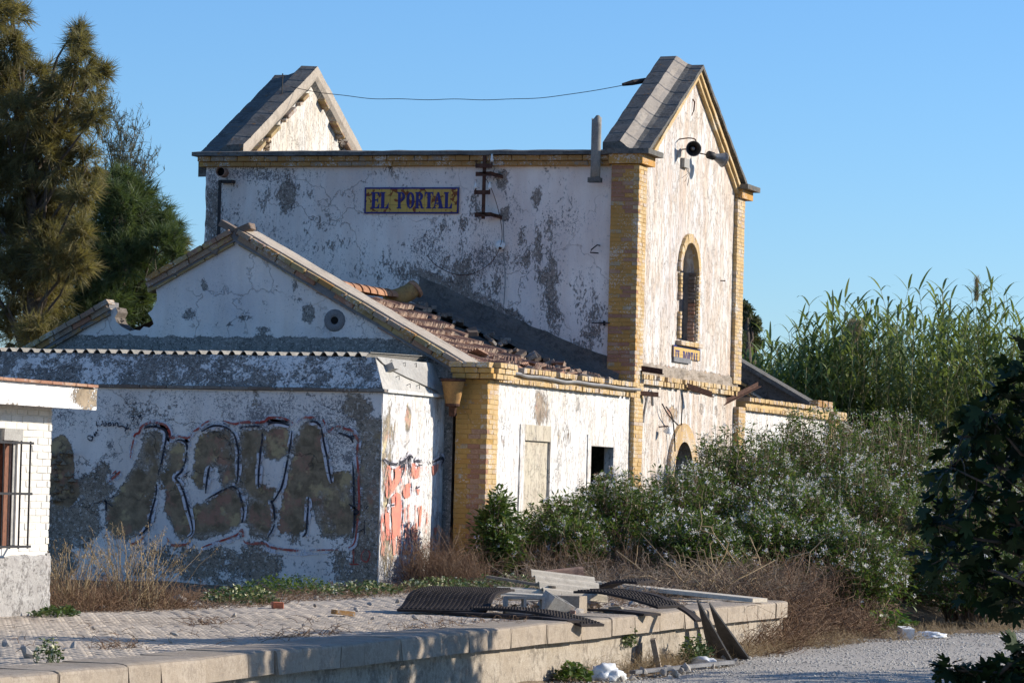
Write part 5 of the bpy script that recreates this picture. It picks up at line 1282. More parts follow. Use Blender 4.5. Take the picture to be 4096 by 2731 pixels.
wire('rusty bracket rod running above the loudspeakers', [(-16.5, 60.9, 7.55), (-16.3, 60.8, 7.56), (-16.2, 60.9, 7.54), (-16.2, 60.95, 7.4)], .012, MT['rust'], 'rod', 'rod', 3)
tag(MB().tube([(-16.5, 61.75, 8.35), (-16.46, 61.75, 8.3), (-16.46, 61.72, 8.15), (-16.5, 61.7, 8.05)], .014, 5).build('iron_hook', MT['rust']), 'small rusty hook near the peak of the front gable', 'hook')
tag(MB().tube([(-16.52, 64.0, 5.27), (-16.4, 64.0, 5.265)], .01, 5).build('nail', MT['rust']), 'single iron nail right of the arched window', 'nail')
# timber stub and the wire slung between the gables
V = []; mb = MB()
o = thing('timber_stub', (-17.1, 61.1, 8.6), 'charred timber stub sticking out over the front gable coping', 'timber')
MB().tube([(-16.95, 61.25, 8.66), (-17.15, 61.1, 8.62), (-17.35, 60.85, 8.55), (-17.5, 60.72, 8.5)], [.06, .05, .055, .03], 6).build('timber', MT['wood_dark'], o)
pts = []
A0, B0 = Vector((-17.45, 60.75, 8.5)), Vector((-23.75, 60.75, 8.52))
for i in range(13):
    f = i / 12; p = A0.lerp(B0, f); p.z -= .30 * 4 * f * (1 - f) * (.9 + .1 * math.sin(9 * f)); p.z += .008 * math.sin(f * 40); pts.append(p)
wire('long thin wire slung between the two gables', pts, .0065, MT['iron'])
tag(MB().tube([(-23.85, 60.6, 8.3), (-23.85, 60.6, 8.75)], .012, 5).build('iron_pin', MT['iron']), 'upright iron pin on the back gable coping holding the wire', 'pin')
# conduit lying on the cornice
wire('grey plastic conduit sagging along the wing cornice', [(-16.34, 51.0, 3.1), (-16.35, 51.5, 3.1), (-16.35, 51.9, 3.075), (-16.34, 52.5, 3.085), (-16.34, 53.2, 3.08), (-16.35, 53.9, 3.06), (-16.35, 54.5, 3.085), (-16.34, 55.3, 3.075), (-16.34, 56.2, 3.08), (-16.34, 57.0, 3.07), (-16.34, 58.2, 3.085)], .026, MT['pvc'], 'conduit', 'conduit', 4)
wire('bent grey conduit end hanging by the mid pier', [(-16.42, 58.72, 2.55), (-16.42, 58.78, 2.75), (-16.4, 58.9, 3.0), (-16.4, 59.02, 3.1), (-16.4, 59.15, 3.05), (-16.41, 59.25, 2.85)], .024, MT['pvc'], 'conduit', 'conduit', 4)
def steel(label, a, b, s=.06):
    a, b = Vector(a), Vector(b); d = (b - a); u = d.cross(Vector((0, 0, 1))).normalized() * s; w = Vector((0, 0, s))
    o = thing('steel_bracket', a, label, 'bracket', 'torn canopy brackets')
    MB().prism([a - u, a + u, a + u + w * .2, a - u + w * .2], d).build('flange', MT['rust'], o)
    MB().prism([a - u * .12, a + u * .12, a + u * .12 + w * 1.6, a - u * .12 + w * 1.6], d * .98).build('web', MT['rust'], o)
steel('rusty canopy bracket above the mid pier', (-16.55, 58.5, 3.42), (-16.1, 58.75, 3.36))
steel('rusty canopy bracket bent down over the doorway wall', (-16.5, 61.4, 3.25), (-16.05, 61.9, 3.08))
steel('rusty canopy bracket propped beside the far pier', (-16.55, 64.5, 3.0), (-16.2, 65.9, 3.4))
steel('short rusty canopy bracket under the wing cornice end', (-16.5, 58.3, 3.0), (-16.15, 58.7, 2.98), .05)
for k, (lb, p) in enumerate((('dangling black cable left of the arched doorway', [(-16.4, 60.1, 2.85), (-16.35, 60.3, 2.7), (-16.38, 60.6, 2.4), (-16.4, 60.75, 2.1)]), ('short dangling cable crossing the white wall by the mid pier', [(-16.42, 59.9, 2.9), (-16.36, 60.1, 2.72), (-16.34, 60.7, 2.55)]), ('black cable hanging from the torn bracket over the doorway', [(-16.45, 61.35, 3.1), (-16.44, 61.3, 2.8), (-16.45, 61.32, 2.45)]))): wire(lb, p, .012, MT['iron'], 'cable', 'cable')
o = thing('lamp_fitting', (-16.4, 59.95, 2.5), 'small broken white lamp shade on the wall left of the doorway', 'lamp')
MB().lathe([(.015, .1), (.03, .08), (.09, 0), (.085, 0), (.02, .07)], 12, (-16.33, 60.0, 2.42), (.3, -.4, 1)).build('shade', MT['porcelain'], o)
MB().tube([(-16.47, 59.9, 2.5), (-16.33, 60.0, 2.52)], .012, 5).build('arm', MT['rust'], o)
# rain hopper at the near corner
o = thing('rain_hopper', (-16.64, 49.32, 2.55), 'ochre tapering rain hopper with a rusty rim beside the corner pier', 'hopper')
MB().lathe([(.10, 0), (.17, .35), (.175, .36), (.16, .36), (.09, .02), (0, .02)], 18, (-16.64, 49.3, 2.57)).build('body', MT['ochre_clay'], o, True)
MB().lathe([(.172, .33), (.182, .34), (.182, .37), (.172, .375)], 18, (-16.64, 49.3, 2.57)).build('rim', MT['rust'], o)
MB().lathe([(.1, 0), (.104, .01), (.104, .035), (.1, .04)], 18, (-16.64, 49.3, 2.545)).build('foot_ring', MT['rust'], o)
MB().tube([(-16.64, 49.32, 2.56), (-16.66, 49.38, 2.42)], .06, 8).build('outlet', MT['rust'], o)
# flue bend on the wing ridge
o = thing('clay_flue', (-20.2, 57.0, 4.5), 'ochre clay flue bend at the end of the wing ridge', 'flue')
MB().tube([(-20.22, 56.55, 4.47), (-20.17, 56.8, 4.52), (-20.07, 56.98, 4.6), (-19.97, 57.1, 4.7)], [.15, .15, .145, .14], 14).build('pipe', MT['ochre_clay'], o, True)
MB().lathe([(.145, 0), (.165, .01), (.165, .06), (.145, .07)], 14, (-20.0, 57.06, 4.65), (.5, .5, .6)).build('collar', MT['clay'], o)
# ------------------------------------------------------------------ things dumped on and below the platform
def at(x, y, depth):
    """a point in the place from where it appears in a 2352-wide view and its depth in metres"""
    d = fw + r2 * ((x - 1176) / 8300.) - u2 * ((y - 784) / 8300.); return Vector((0, 0, CAM_Z)) + d * depth

def rubber_mat(label, path, u, width, n_across=12, knobs=True, th=.028, name='rubber_mat'):
    """path: 3D centreline of one long edge; u: direction across. A thick ribbed mat that bends along the path."""
    P = [Vector(p) for p in path]; u = Vector(u).normalized(); o = thing(name, P[0], label, 'mat', 'dumped rubber mats')
    Q = []
    for i in range(len(P) - 1):
        for j in range(6): Q.append(P[i].lerp(P[i + 1], j / 6))
    Q.append(P[-1])
    for _ in range(3): Q = [Q[0]] + [(Q[i - 1] + Q[i] * 2 + Q[i + 1]) / 4 for i in range(1, len(Q) - 1)] + [Q[-1]]
    nrm = [((Q[min(i + 1, len(Q) - 1)] - Q[max(i - 1, 0)]).cross(u)).normalized() for i in range(len(Q))]
    nrm = [q if q.z > 0 else -q for q in nrm]
    V = []; F = []
    for q, m in zip(Q, nrm): V += [q, q + u * width, q + u * width + m * th, q + m * th]
    for i in range(len(Q) - 1):
        b = i * 4
        for k in range(4): F.append((b + k, b + (k + 1) % 4, b + 4 + (k + 1) % 4, b + 4 + k))
    F += [(3, 2, 1, 0), tuple((len(Q) - 1) * 4 + k for k in range(4))]
    put('sheet', list_mesh('sheet', V, F, MT['rubber']), o)
    if knobs:
        L = sum((Q[i + 1] - Q[i]).length for i in range(len(Q) - 1)); nl = int(L / .05); mb = MB(); acc = 0
        seg = 0; pos = 0
        for a in range(1, nl):
            s_t = L * a / nl
            while seg < len(Q) - 2 and pos + (Q[seg + 1] - Q[seg]).length < s_t: pos += (Q[seg + 1] - Q[seg]).length; seg += 1
            dv = (Q[seg + 1] - Q[seg]); f = (s_t - pos) / max(dv.length, 1e-6); c = Q[seg] + dv * f; tdir = dv.normalized(); m = nrm[seg]
            if abs(a / nl - .5) < .02: continue
            na = int(width / .05)
            for b in range(1, na):
                if abs(b / na - .5) < .02: continue
                p = c + u * (width * b / na) + m * (th - .002); e = .017
                B = [p + tdir * x_ * e + u * y_ * e for x_, y_ in ((-1, -1), (1, -1), (1, 1), (-1, 1))]; T = [q + m * .016 - (q - p) * .35 for q in B]
                mb.add(B + T, [(4, 5, 6, 7), (0, 1, 5, 4), (1, 2, 6, 5), (2, 3, 7, 6), (3, 0, 4, 7)])
        tag(mb.build('knobs', MT['rubber'], o), kind='stuff')
    return o
rubber_mat('knobbly black rubber mat arching up at its back edge', [(-12.25, 37.58, .02), (-12.3, 37.9, .06), (-12.36, 38.3, .2), (-12.3, 38.7, .24), (-12.3, 38.8, .235)], (-.955, -.3, 0.0), .96)
rubber_mat('ribbed black rubber mat drooping over the kerb in front of the blocks', [(-12.55, 37.75, .045), (-11.95, 37.3, .07), (-11.4, 36.95, .05), (-10.86, 36.6, -.045)], (.35, .9, 0), .4)
rubber_mat('flat smooth rubber strip lying under the drooping mat', [(-12.7, 37.45, .004), (-12.0, 37.1, .012), (-11.35, 36.72, .014), (-10.98, 36.5, -.005)], (.4, .9, 0), .3, knobs=False)
rubber_mat('bowed black rubber mat with ribs right of the concrete blocks', [(-12.0, 40.1, .2), (-11.6, 39.9, .21), (-11.2, 39.75, .15), (-10.85, 39.6, .07)], (.35, .9, .02), .5)
rubber_mat('long black rubber strip curving over the kerb to a pointed end', [(-11.95, 40.6, .22), (-11.5, 40.4, .24), (-11.0, 40.15, .18), (-10.6, 39.9, .02), (-10.48, 39.85, -.07)], (.35, .9, .0), .12, knobs=False)
rubber_mat('small folded rubber mat behind the bowed one', [(-12.2, 41.6, .2), (-11.9, 41.4, .3), (-11.55, 41.2, .3)], (.3, .95, .05), .4)
rubber_mat('grey rubber scrap under the bowed mat', [(-11.7, 39.5, .02), (-11.3, 39.3, .03), (-10.9, 39.2, .0)], (.4, .9, 0), .3, knobs=False)
for lb, p, a in (('dark pointed rubber slab leaning on the kerb end', [(-10.93, 41.62, .14), (-10.52, 41.8, -.6), (-10.86, 42.05, -.6)], .02), ('second grey rubber slab leaning on the kerb end, more upright', [(-10.93, 42.2, .08), (-10.48, 42.5, -.6), (-10.86, 42.75, -.6)], .02)):
    P = [Vector(q) for q in p]; nn = (P[1] - P[0]).cross(P[2] - P[0]).normalized() * a
    rb = tag(MB().prism(P, nn).build('rubber_slab', MT['rubber_grey']), lb, 'slab', 'rubber slabs leaning on the kerb')
# concrete blocks
def hollow_block(label, loc, rot, L=.4, H=.19, D=.19):
    o = thing('concrete_block', loc, label, 'block', 'broken concrete blocks')
    w = .03; mb = MB()
    mb.box(-L / 2, L / 2, -D / 2, -D / 2 + w, 0, H).box(-L / 2, L / 2, D / 2 - w, D / 2, 0, H)
    for x in (-L / 2 + .0005, -w / 2, L / 2 - w - .0005): mb.box(x, x + w, -D / 2 + w, D / 2 - w, .0005, H - .0005)
    me = mb.mesh('shell', MT['cement']); c = bpy.data.objects.new('shell', me); c.location = loc; c.rotation_euler = rot; link(c, o); return o
hollow_block('pale hollow concrete block lying open side out beside the knobbly mat', (-12.0, 38.15, .1), (1.5, 0, .45), .44, .2, .2)
hollow_block('broken hollow block tilted between the two other blocks', (-11.75, 38.45, .02), (.4, .35, 1.1), .36, .19, .19)
o = tag(put('stone_block', rough(MB().box(-11.98, -11.6, 39.0, 39.3, 0, .2).mesh('stone_block', MT['kerb']), .012, 9)), 'square sandy stone block with brown stains beside the hollow blocks', 'block')
# corrugated fibre-cement sheets
def corr_piece(label, loc, axis, nrm, w, l, mat='asbestos'):
    a_ = Vector(axis).normalized(); n_ = Vector(nrm); n_ = (n_ - a_ * n_.dot(a_)).normalized(); rot = Matrix((a_.cross(n_), a_, n_)).transposed().to_euler()
    V, F = corr_sheet(-w / 2, w / 2, -l / 2, l / 2, 0, 0, .177, .026, .008, 8)
    o = put('corrugated_sheet', list_mesh('corrugated_sheet', V, F, MT[mat], False), None, loc, rot); return tag(o, label, 'sheet', 'dumped corrugated sheets')
corr_piece('beige corrugated cement sheet propped on the rubble heap', (-12.2, 40.6, .27), (.8, .6, -.1), (.22, -.30, .93), .66, .8)
corr_piece('second beige corrugated sheet half under the first', (-12.5, 40.1, .17), (.9, .43, -.03), (.15, -.16, .97), .55, .75)
corr_piece('curled grey corrugated sheet standing behind the heap', (-12.5, 41.3, .33), (.8, .55, .12), (-.1, -.75, .65), .42, .6, 'tile_side')
# boards
def board(label, a, b, w, th, mat, roll=0, name='board'):
    a, b = Vector(a), Vector(b); d = b - a; u = d.cross(Vector((0, 0, 1))).normalized() * w; n = u.cross(d).normalized(); n = n if n.z > 0 else -n
    me = MB().prism([a - u / 2, a + u / 2, a + u / 2 + n * th, a - u / 2 + n * th], d).mesh(name, mat)
    return tag(put(name, me), label, 'board', 'boards in the rubble')
board('long pale board lying from the brush to the kerb end', (-13.6, 46.2, .14), (-10.98, 45.0, .02), .3, .05, MT['asbestos'])
board('second pale board behind the long one', (-13.9, 46.8, .16), (-11.9, 46.2, .05), .16, .025, MT['asbestos'])
board('thin plank under the corrugated sheets', (-12.95, 39.7, .18), (-12.0, 39.3, .17), .2, .02, MT['asbestos'])
board('narrow weathered stick across the heap', (-13.6, 41.8, .3), (-12.3, 40.3, .24), .05, .03, MT['wood'])
board('grey iron strip lying on the road edge', (-10.65, 37.9, -.585), (-10.3, 40.9, -.575), .07, .04, MT['mortar_grey'])
# plastic, boxes and fragments on the road side
def crumple(label, loc, s, mat, cat, name, seed, amp=.35):
    bm = bmesh.new(); bmesh.ops.create_icosphere(bm, subdivisions=4, radius=1)
    for v in bm.verts:
        v.co *= 1 + .12 * vnoise(v.co, 9, seed + 5) + amp * vnoise(v.co, 1.8, seed) + amp * .5 * vnoise(v.co, 4.5, seed + 3); v.co.z = max(v.co.z, -.35)
    me = bpy.data.meshes.new(name); bm.to_mesh(me); bm.free(); me.materials.append(mat); me.polygons.foreach_set('use_smooth', np.ones(len(me.polygons), bool))
    return tag(put(name, me, None, (loc[0], loc[1], loc[2] + .33 * s[2]), (0, 0, seed), s), label, cat)
crumple('crumpled white plastic bag at the foot of the platform wall', (-10.62, 36.75, -.6), (.15, .2, .13), MT['plastic'], 'bag', 'plastic_bag', 2.3)
crumple('torn white plastic sheet beside the road below the kerb end', (-10.55, 40.6, -.6), (.1, .22, .08), MT['plastic'], 'sheet', 'plastic_sheet', 4.1)
crumple('flattened pale plastic bag next to the white box', (-10.05, 51.6, -.62), (.22, .3, .08), MT['plastic'], 'bag', 'plastic_bag', 6.7)
o = put('cardboard_box', MB().box(-.09, .09, -.13, .13, 0, .16).mesh('cardboard_box', MT['box_white']), None, (-10.35, 51.25, -.62), (.12, 0, .5)); tag(o, 'small white box lying under the shrub at the road edge', 'box')
o = put('stone_slab', rough(MB().box(-.03, .03, -.19, .19, -.02, .34).mesh('stone_slab', MT['kerb']), .012, 6), None, (-10.82, 39.6, -.6), (0, -.22, .25)); tag(o, 'upright broken stone slab leaning on the platform wall', 'slab')
o = put('stone_slab', rough(MB().box(-.2, .2, -.16, .16, 0, .06).mesh('stone_slab', MT['stone_pale']), .012, 6), None, (-10.6, 41.4, -.61), (0, .1, .7)); tag(o, 'flat pale stone slab by the road below the leaning rubber', 'slab')
# brick and stones on the paving
o = put('red_brick', R.choice(BR['hollow']), None, (-14.7, 37.64, .03), (0, 0, .5), (.12, .2, .07)); tag(o, 'single red brick lying on the platform paving', 'brick')
def stone_mesh(seed):
    bm = bmesh.new(); bmesh.ops.create_icosphere(bm, subdivisions=1, radius=1)
    for v in bm.verts: v.co *= 1 + .35 * vnoise(v.co, 1.3, seed)
    me = bpy.data.meshes.new('stone'); bm.to_mesh(me); bm.free(); me.materials.append(MT['stone_pale']); return me
STN = [stone_mesh(k * 2.7) for k in range(5)]
o = put('cement_lump', STN[2], None, (-15.62, 37.0, .06), (0, 0, .4), (.1, .12, .07)); tag(o, 'larger pale cement lump beside the yellow-flowered weed', 'stone')
o = put('wood_offcut', R.choice(BR['cornice']), None, (-13.35, 36.1, .03), (0, .1, .9), (.24, .1, .05)); tag(o, 'dark wooden offcut lying left of the knobbly mat', 'offcut')
for k in range(40):
    y = 23.5 + 21 * R.random() ** 1.1; x = R.uniform(-16, -11.7); s = R.uniform(.012, .045) * (1 if R.random() < .85 else 1.6)
    if (c_ * x + s_ * y) / (-s_ * x + c_ * y) < -.14: continue
    tag(put('stone', R.choice(STN), None, (x, y, s * .5), (R.random(), R.random(), 6 * R.random()), (s * 1.5, s, s * .6)), 'small loose stone lying on the platform paving', 'stone', 'loose stones on the platform')
for k in range(14):
    y = 36.5 + 8 * R.random(); x = float(road_edge(y)) + R.uniform(-.05, .5); s = R.uniform(.02, .06)
    tag(put('stone', R.choice(STN), None, (x, y, -.595 + s * .4), (R.random(), R.random(), 6 * R.random()), (s * 1.3, s, s * .75)), 'small pale stone at the road edge below the platform wall', 'stone', 'stones along the road edge')

# fragments in and round the heap
for k in range(44):
    x = R.uniform(-13.2, -11.5); y = 38.0 + R.random() * 5.0; s = R.uniform(.02, .075)
    if (x + 11.2) > 0: continue
    tag(put('rubble_fragment', R.choice(STN) if R.random() < .5 else R.choice(BR['dull'] + BR['bare'][:1]), None, (x, y, s * .4), (R.uniform(-.5, .5), R.uniform(-.5, .5), 6 * R.random()), (s * 1.8, s, s * .7)), 'small broken fragment lying among the dumped mats and sheets', 'rubble', 'fragments in the rubble heap')
# ------------------------------------------------------------------ plants
RS = np.random.RandomState(77)
def unit(a): return a / np.maximum(np.linalg.norm(a, axis=-1, keepdims=True), 1e-9)
def frames(d, rs, flat=0.0):
    """rotation matrices whose y axis is d; 'flat' pulls the leaf face upwards"""
    d = unit(d); n0 = rs.normal(size=d.shape); n0[:, 2] += flat * 4; s = unit(np.cross(d, n0)); n = np.cross(s, d)
    return np.stack([s, d, n], -1)
LANCE_V = np.array([(0, 0, 0), (-.14, .38, .05), (.14, .38, .05), (-.1, .7, .02), (.1, .7, .02), (0, 1, -.1), (0, .4, 0.0)]); LANCE_F = np.array([(0, 6, 1), (0, 2, 6), (1, 6, 3), (6, 2, 4), (6, 4, 3), (3, 4, 5)])
OVAL_V = np.array([(0, 0, 0), (-.3, .45, .06), (.3, .45, .06), (0, 1, -.06)]); OVAL_F = np.array([(0, 3, 1), (0, 2, 3)])
NEED_V = np.array([(-.5, 0, 0), (.5, 0, 0), (0, 1, 0)]); NEED_F = np.array([(0, 1, 2)])
FLOW_V = np.array([(0, 0, .12)] + [((.5 if k % 2 == 0 else .22) * math.cos(k * math.pi / 5), (.5 if k % 2 == 0 else .22) * math.sin(k * math.pi / 5), 0) for k in range(10)])
FLOW_F = np.array([(0, 1 + k, 1 + (k + 1) % 10) for k in range(10)])
def fig_leaf():
    lob = [(0, 0), (.16, -.02), (.42, .12), (.5, .3), (.3, .36), (.2, .42), (.36, .6), (.42, .8), (.26, .78), (.12, .66), (.1, .86), (0, 1.05)]
    L = [(-x, y) for x, y in lob[::-1][1:-1]]; P = lob + L
    return np.array([(x, y, .10 * abs(x) - .12 * y * y) for x, y in P] + [(0, .45, 0)]), np.array([(i, (i + 1) % len(P), len(P)) for i in range(len(P))])
FIG_V, FIG_F = fig_leaf()
def join(parts):
    V, F, Rn, b = [], [], [], 0
    for v, f, r in parts: V.append(v); F.append(f + b); Rn.append(r if r is not None else np.zeros(len(v))); b += len(v)
    return np.concatenate(V), np.concatenate(F), np.concatenate(Rn)
def twigs(P0, P1, bow, r0, r1, rs, seg=4):
    """n bowed tapering three-sided twigs from P0 to P1"""
    n = len(P0); t_ = np.linspace(0, 1, seg + 1); mid = bow
    C = P0[:, None] * (1 - t_)[None, :, None] + P1[:, None] * t_[None, :, None] + mid[:, None] * (4 * t_ * (1 - t_))[None, :, None]
    C = C + rs.normal(size=C.shape) * (np.linalg.norm(P1 - P0, axis=1) * .018)[:, None, None] * ((t_ > 0) & (t_ < 1))[None, :, None]
    d = unit(P1 - P0); a = unit(np.cross(d, rs.normal(size=d.shape))); b = np.cross(d, a)
    rad = (r0[:, None] * (1 - t_) + r1[:, None] * t_)
    ang = [0, 2.094, 4.189]
    V = np.stack([C + (a[:, None] * math.cos(q) + b[:, None] * math.sin(q)) * rad[..., None] for q in ang], 2)   # n,seg+1,3,3
    k = (seg + 1) * 3; base = (np.arange(n) * k)[:, None, None]; F = []
    for i in range(seg):
        for q in range(3): F.append((i * 3 + q, i * 3 + (q + 1) % 3, (i + 1) * 3 + (q + 1) % 3, (i + 1) * 3 + q))
    F = (np.array(F)[None] + base).reshape(-1, 4)
    return V.reshape(-1, 3), F, np.repeat(rs.rand(n), k), C
def leaves(tv, tf, P, d, size, rs, flat=0., width=1.0, rnd=None):
    S = np.stack([size * width, size, size], 1)
    return scatter(tv, tf, P, S, frames(d, rs, flat), rs.rand(len(P)) if rnd is None else rnd)

MT['needle_brown'] = M_leaf('casuarina_brown', (.12, .115, .055), (.25, .21, .09), (.36, .3, .14), .42, .6)
MT['needle_green'] = M_leaf('casuarina_green', (.04, .06, .022), (.1, .14, .055), (.18, .21, .09), .38, .6)
MT['needle_grey'] = M_leaf('tamarisk_grey', (.08, .085, .055), (.14, .14, .09), (.17, .14, .09), .3, .7)
MT['shrub_leaf'] = M_leaf('shrub_leaf', (.045, .08, .02), (.11, .17, .045), (.2, .24, .09), .4, .5, .22)
MT['petal'] = M_leaf('pale_lilac_petal', (.74, .69, .78), (.9, .87, .92), None, .25, .6)
MT['dry_twig'] = M_leaf('dry_brown_twig', (.13, .09, .06), (.25, .18, .125), (.38, .31, .24), .0, .9)
MT['dry_red'] = M_leaf('dry_rusty_twig', (.13, .07, .04), (.22, .135, .08), (.32, .22, .14), .0, .9)
MT['straw'] = M_leaf('dry_straw', (.3, .21, .11), (.42, .31, .18), (.5, .4, .26), .15, .8)
MT['bark'] = M_simple('grey_brown_bark', (.11, .085, .065), .4, 14, .95)
MT['weed_leaf'] = M_leaf('weed_leaf', (.04, .075, .025), (.09, .14, .05), (.2, .22, .1), .3, .55)
MT['weed_flower'] = M_leaf('pale_yellow_flower', (.6, .58, .3), (.75, .72, .5), None, .2, .7)
MT['reed_leaf'] = M_leaf('reed_leaf', (.12, .17, .055), (.22, .28, .105), (.42, .41, .22), .42, .5, .3)
MT['reed_cane'] = M_leaf('reed_cane', (.1, .13, .045), (.25, .22, .1), (.34, .28, .15), .1, .6)
MT['plume'] = M_leaf('reed_plume', (.25, .2, .13), (.4, .33, .22), None, .3, .9)
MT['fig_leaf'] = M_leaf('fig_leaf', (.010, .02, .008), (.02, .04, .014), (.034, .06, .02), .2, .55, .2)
MT['euc_leaf'] = M_leaf('eucalyptus_leaf', (.05, .07, .03), (.1, .12, .06), (.16, .14, .08), .3, .5)
MT['creeper_leaf'] = M_leaf('creeper_leaf', (.05, .1, .02), (.1, .19, .04), (.2, .27, .07), .4, .4, .4)

def limb_tubes(mb, base, tips, r, rng, n=6, wig=.06):
    base = Vector(base)
    for tp in tips:
        tp = Vector(tp); L = (tp - base).length; P = []
        for i in range(n + 1):
            f = i / n; p = base.lerp(tp, f); p += Vector((rng.uniform(-1, 1), rng.uniform(-1, 1), rng.uniform(-.5, 1))) * L * wig * math.sin(f * math.pi); P.append(p)
        mb.tube(P, [r * (1 - .8 * i / n) for i in range(n + 1)], 6)

def needle_tree(name, label, clumps, base, mats, dens=1.0, seed=1, nl=.30, hang=.5, group=None, trunk_r=.22):
    """clumps: (point, radius) — tufts of hanging needles on branchlets round limbs"""
    rs = np.random.RandomState(seed); rng = random.Random(seed); o = thing(name, base, label, 'tree', group)
    mb = MB(); base = Vector(base); top = max((c for c, r in clumps), key=lambda c: c.z); mid = Vector((base.x, base.y, base.z + (top.z - base.z) * .55))
    mb.tube([base, base.lerp(mid, .5) + Vector((.1, .05, 0)), mid, mid.lerp(top, .6), top], [trunk_r, trunk_r * .85, trunk_r * .6, trunk_r * .35, .02], 8)
    for c, r in clumps:
        f = max(.15, min(.9, (c.z - base.z) / (top.z - base.z) - .22)); s0 = base.lerp(mid, f / .55) if f < .55 else mid.lerp(top, (f - .55) / .45)
        limb_tubes(mb, s0, [c + Vector((rng.uniform(-.3, .3), rng.uniform(-.3, .3), rng.uniform(-.1, .4))) * r], .055, rng)
    trunk = mb.build('trunk', MT['bark'], o, True)
    out = []; tw = []
    for c, r in clumps:
        nb = int(dens * 135 * r * r) + 14; c = np.array(c)
        q = rs.normal(size=(nb, 3)); q = unit(q) * (rs.rand(nb, 1) ** .45) * r; root = c + q * np.array([1, 1, .9]) * .8
        dirv = unit(q + rs.normal(size=(nb, 3)) * r * .35 + np.array([0, 0, .55 * r])); L = r * (.28 + .35 * rs.rand(nb))
        tip = root + dirv * L[:, None]
        v, f, rr, C = twigs(root, tip, np.stack([rs.normal(0, .02, nb), rs.normal(0, .02, nb), rs.rand(nb) * .06], 1), np.full(nb, .008), np.full(nb, .003), rs, 3); tw.append((v, f, rr))
        k = 46; tt = rs.rand(nb, k); P = root[:, None] * (1 - tt)[..., None] + tip[:, None] * tt[..., None] + rs.normal(size=(nb, k, 3)) * .025
        dd = dirv[:, None] * .8 + rs.normal(size=(nb, k, 3)) * .42; dd[..., 2] -= hang * (.4 + rs.rand(nb, k))
        rb = np.clip(rs.rand(nb, 1) * .75 + rs.rand(nb, k) * .35 - .05, 0, 1)
        n = nb * k; sz = nl * (.55 + .7 * rs.rand(n))
        out.append(leaves(NEED_V, NEED_F, P.reshape(-1, 3), dd.reshape(-1, 3), sz, rs, width=.055, rnd=rb.ravel()))
    v, f, rr = join(out); put('crown', fast_mesh('crown', v, f, MT[mats], False, rr), o)
    v, f, rr = join(tw); tag(put('branchlets', fast_mesh('branchlets', v, f, MT['bark'], False, rr), o), kind='stuff')
    return o
def px_clumps(L, depth, per, seed):
    g = random.Random(seed); return [(at(x, y, depth + g.uniform(-1.2, 1.2)), r / per * 1.0) for x, y, r in L]
needle_tree('casuarina_tree', 'tall brown feathery casuarina at the left edge of the sky', px_clumps([(-30, 30, 60), (25, 40, 38), (20, 110, 45), (5, 190, 60), (182, 75, 20), (178, 110, 26), (180, 150, 36), (80, 190, 52), (60, 260, 60), (150, 215, 45), (205, 205, 42), (225, 165, 22), (10, 330, 75), (100, 330, 60), (165, 290, 50), (212, 265, 34), (40, 430, 80), (135, 415, 55), (195, 370, 40), (30, 530, 85), (120, 510, 60), (190, 455, 40), (205, 420, 26), (45, 640, 85), (130, 600, 60), (180, 540, 36), (40, 740, 75), (-50, 200, 90), (-60, 400, 100), (-60, 600, 100), (100, 690, 55), (95, 255, 40), (120, 370, 50), (80, 500, 60), (110, 570, 60), (90, 620, 60), (150, 480, 45), (175, 610, 40), (90, 770, 50)], 72, 115, 3), at(60, 1100, 72), 'needle_brown', 1.15, 4)
needle_tree('casuarina_tree', 'dark green bushy casuarina behind the broken gable', px_clumps([(275, 420, 36), (310, 445, 40), (255, 500, 60), (340, 500, 48), (385, 520, 30), (300, 560, 62), (370, 560, 36), (200, 590, 70), (270, 640, 70), (345, 610, 44), (150, 680, 70), (235, 710, 70), (310, 690, 52), (398, 545, 18), (120, 760, 60), (330, 740, 36), (405, 585, 13), (250, 440, 30), (290, 490, 50), (320, 540, 55), (240, 560, 60), (290, 600, 60), (350, 650, 40), (190, 650, 60), (290, 740, 50), (200, 760, 60)], 80, 104, 5), at(280, 1100, 80), 'needle_green', 1.35, 6, hang=.3)
rs = np.random.RandomState(19); o = thing('tamarisk_tree', at(280, 1000, 84), 'thin grey twiggy tree poking up between the two casuarinas', 'tree')
b0 = at(280, 560, 84); mb = MB(); mb.tube([at(280, 1100, 84), at(285, 800, 84), b0], [.12, .1, .07], 7); mb.build('trunk', MT['bark'], o, True)
T1 = np.array([at(x, y, 84 + rs.uniform(-.6, .6)) for x, y in ((262, 262), (275, 300), (290, 330), (318, 352), (340, 372), (248, 300), (240, 270), (305, 320), (330, 400), (255, 350), (268, 285), (345, 410), (236, 330), (300, 390), (322, 375), (250, 255), (282, 350), (310, 300))]); m = len(T1)
v, f, r_, C = twigs(np.repeat(np.array(b0)[None], m, 0), T1, rs.normal(size=(m, 3)) * .12, np.full(m, .03), np.full(m, .006), rs, 6); prt = [(v, f, r_)]
k = rs.randint(0, m, 420); jj = rs.randint(2, 7, 420); s0 = C[k, jj]; dd = unit(rs.normal(size=(420, 3)) * [.6, .6, .5] + [0, 0, .9]); L2 = .2 + .45 * rs.rand(420)
v, f, r_, C2 = twigs(s0, s0 + dd * L2[:, None], rs.normal(size=(420, 3)) * .03, np.full(420, .009), np.full(420, .004), rs, 3); prt.append((v, f, r_))
v, f, r_ = join(prt); put('branches', fast_mesh('branches', v, f, MT['needle_grey'], False, r_), o)
k = rs.randint(0, 420, 3600); jj = rs.randint(1, 4, 3600); P = C2[k, jj] + rs.normal(size=(3600, 3)) * .02
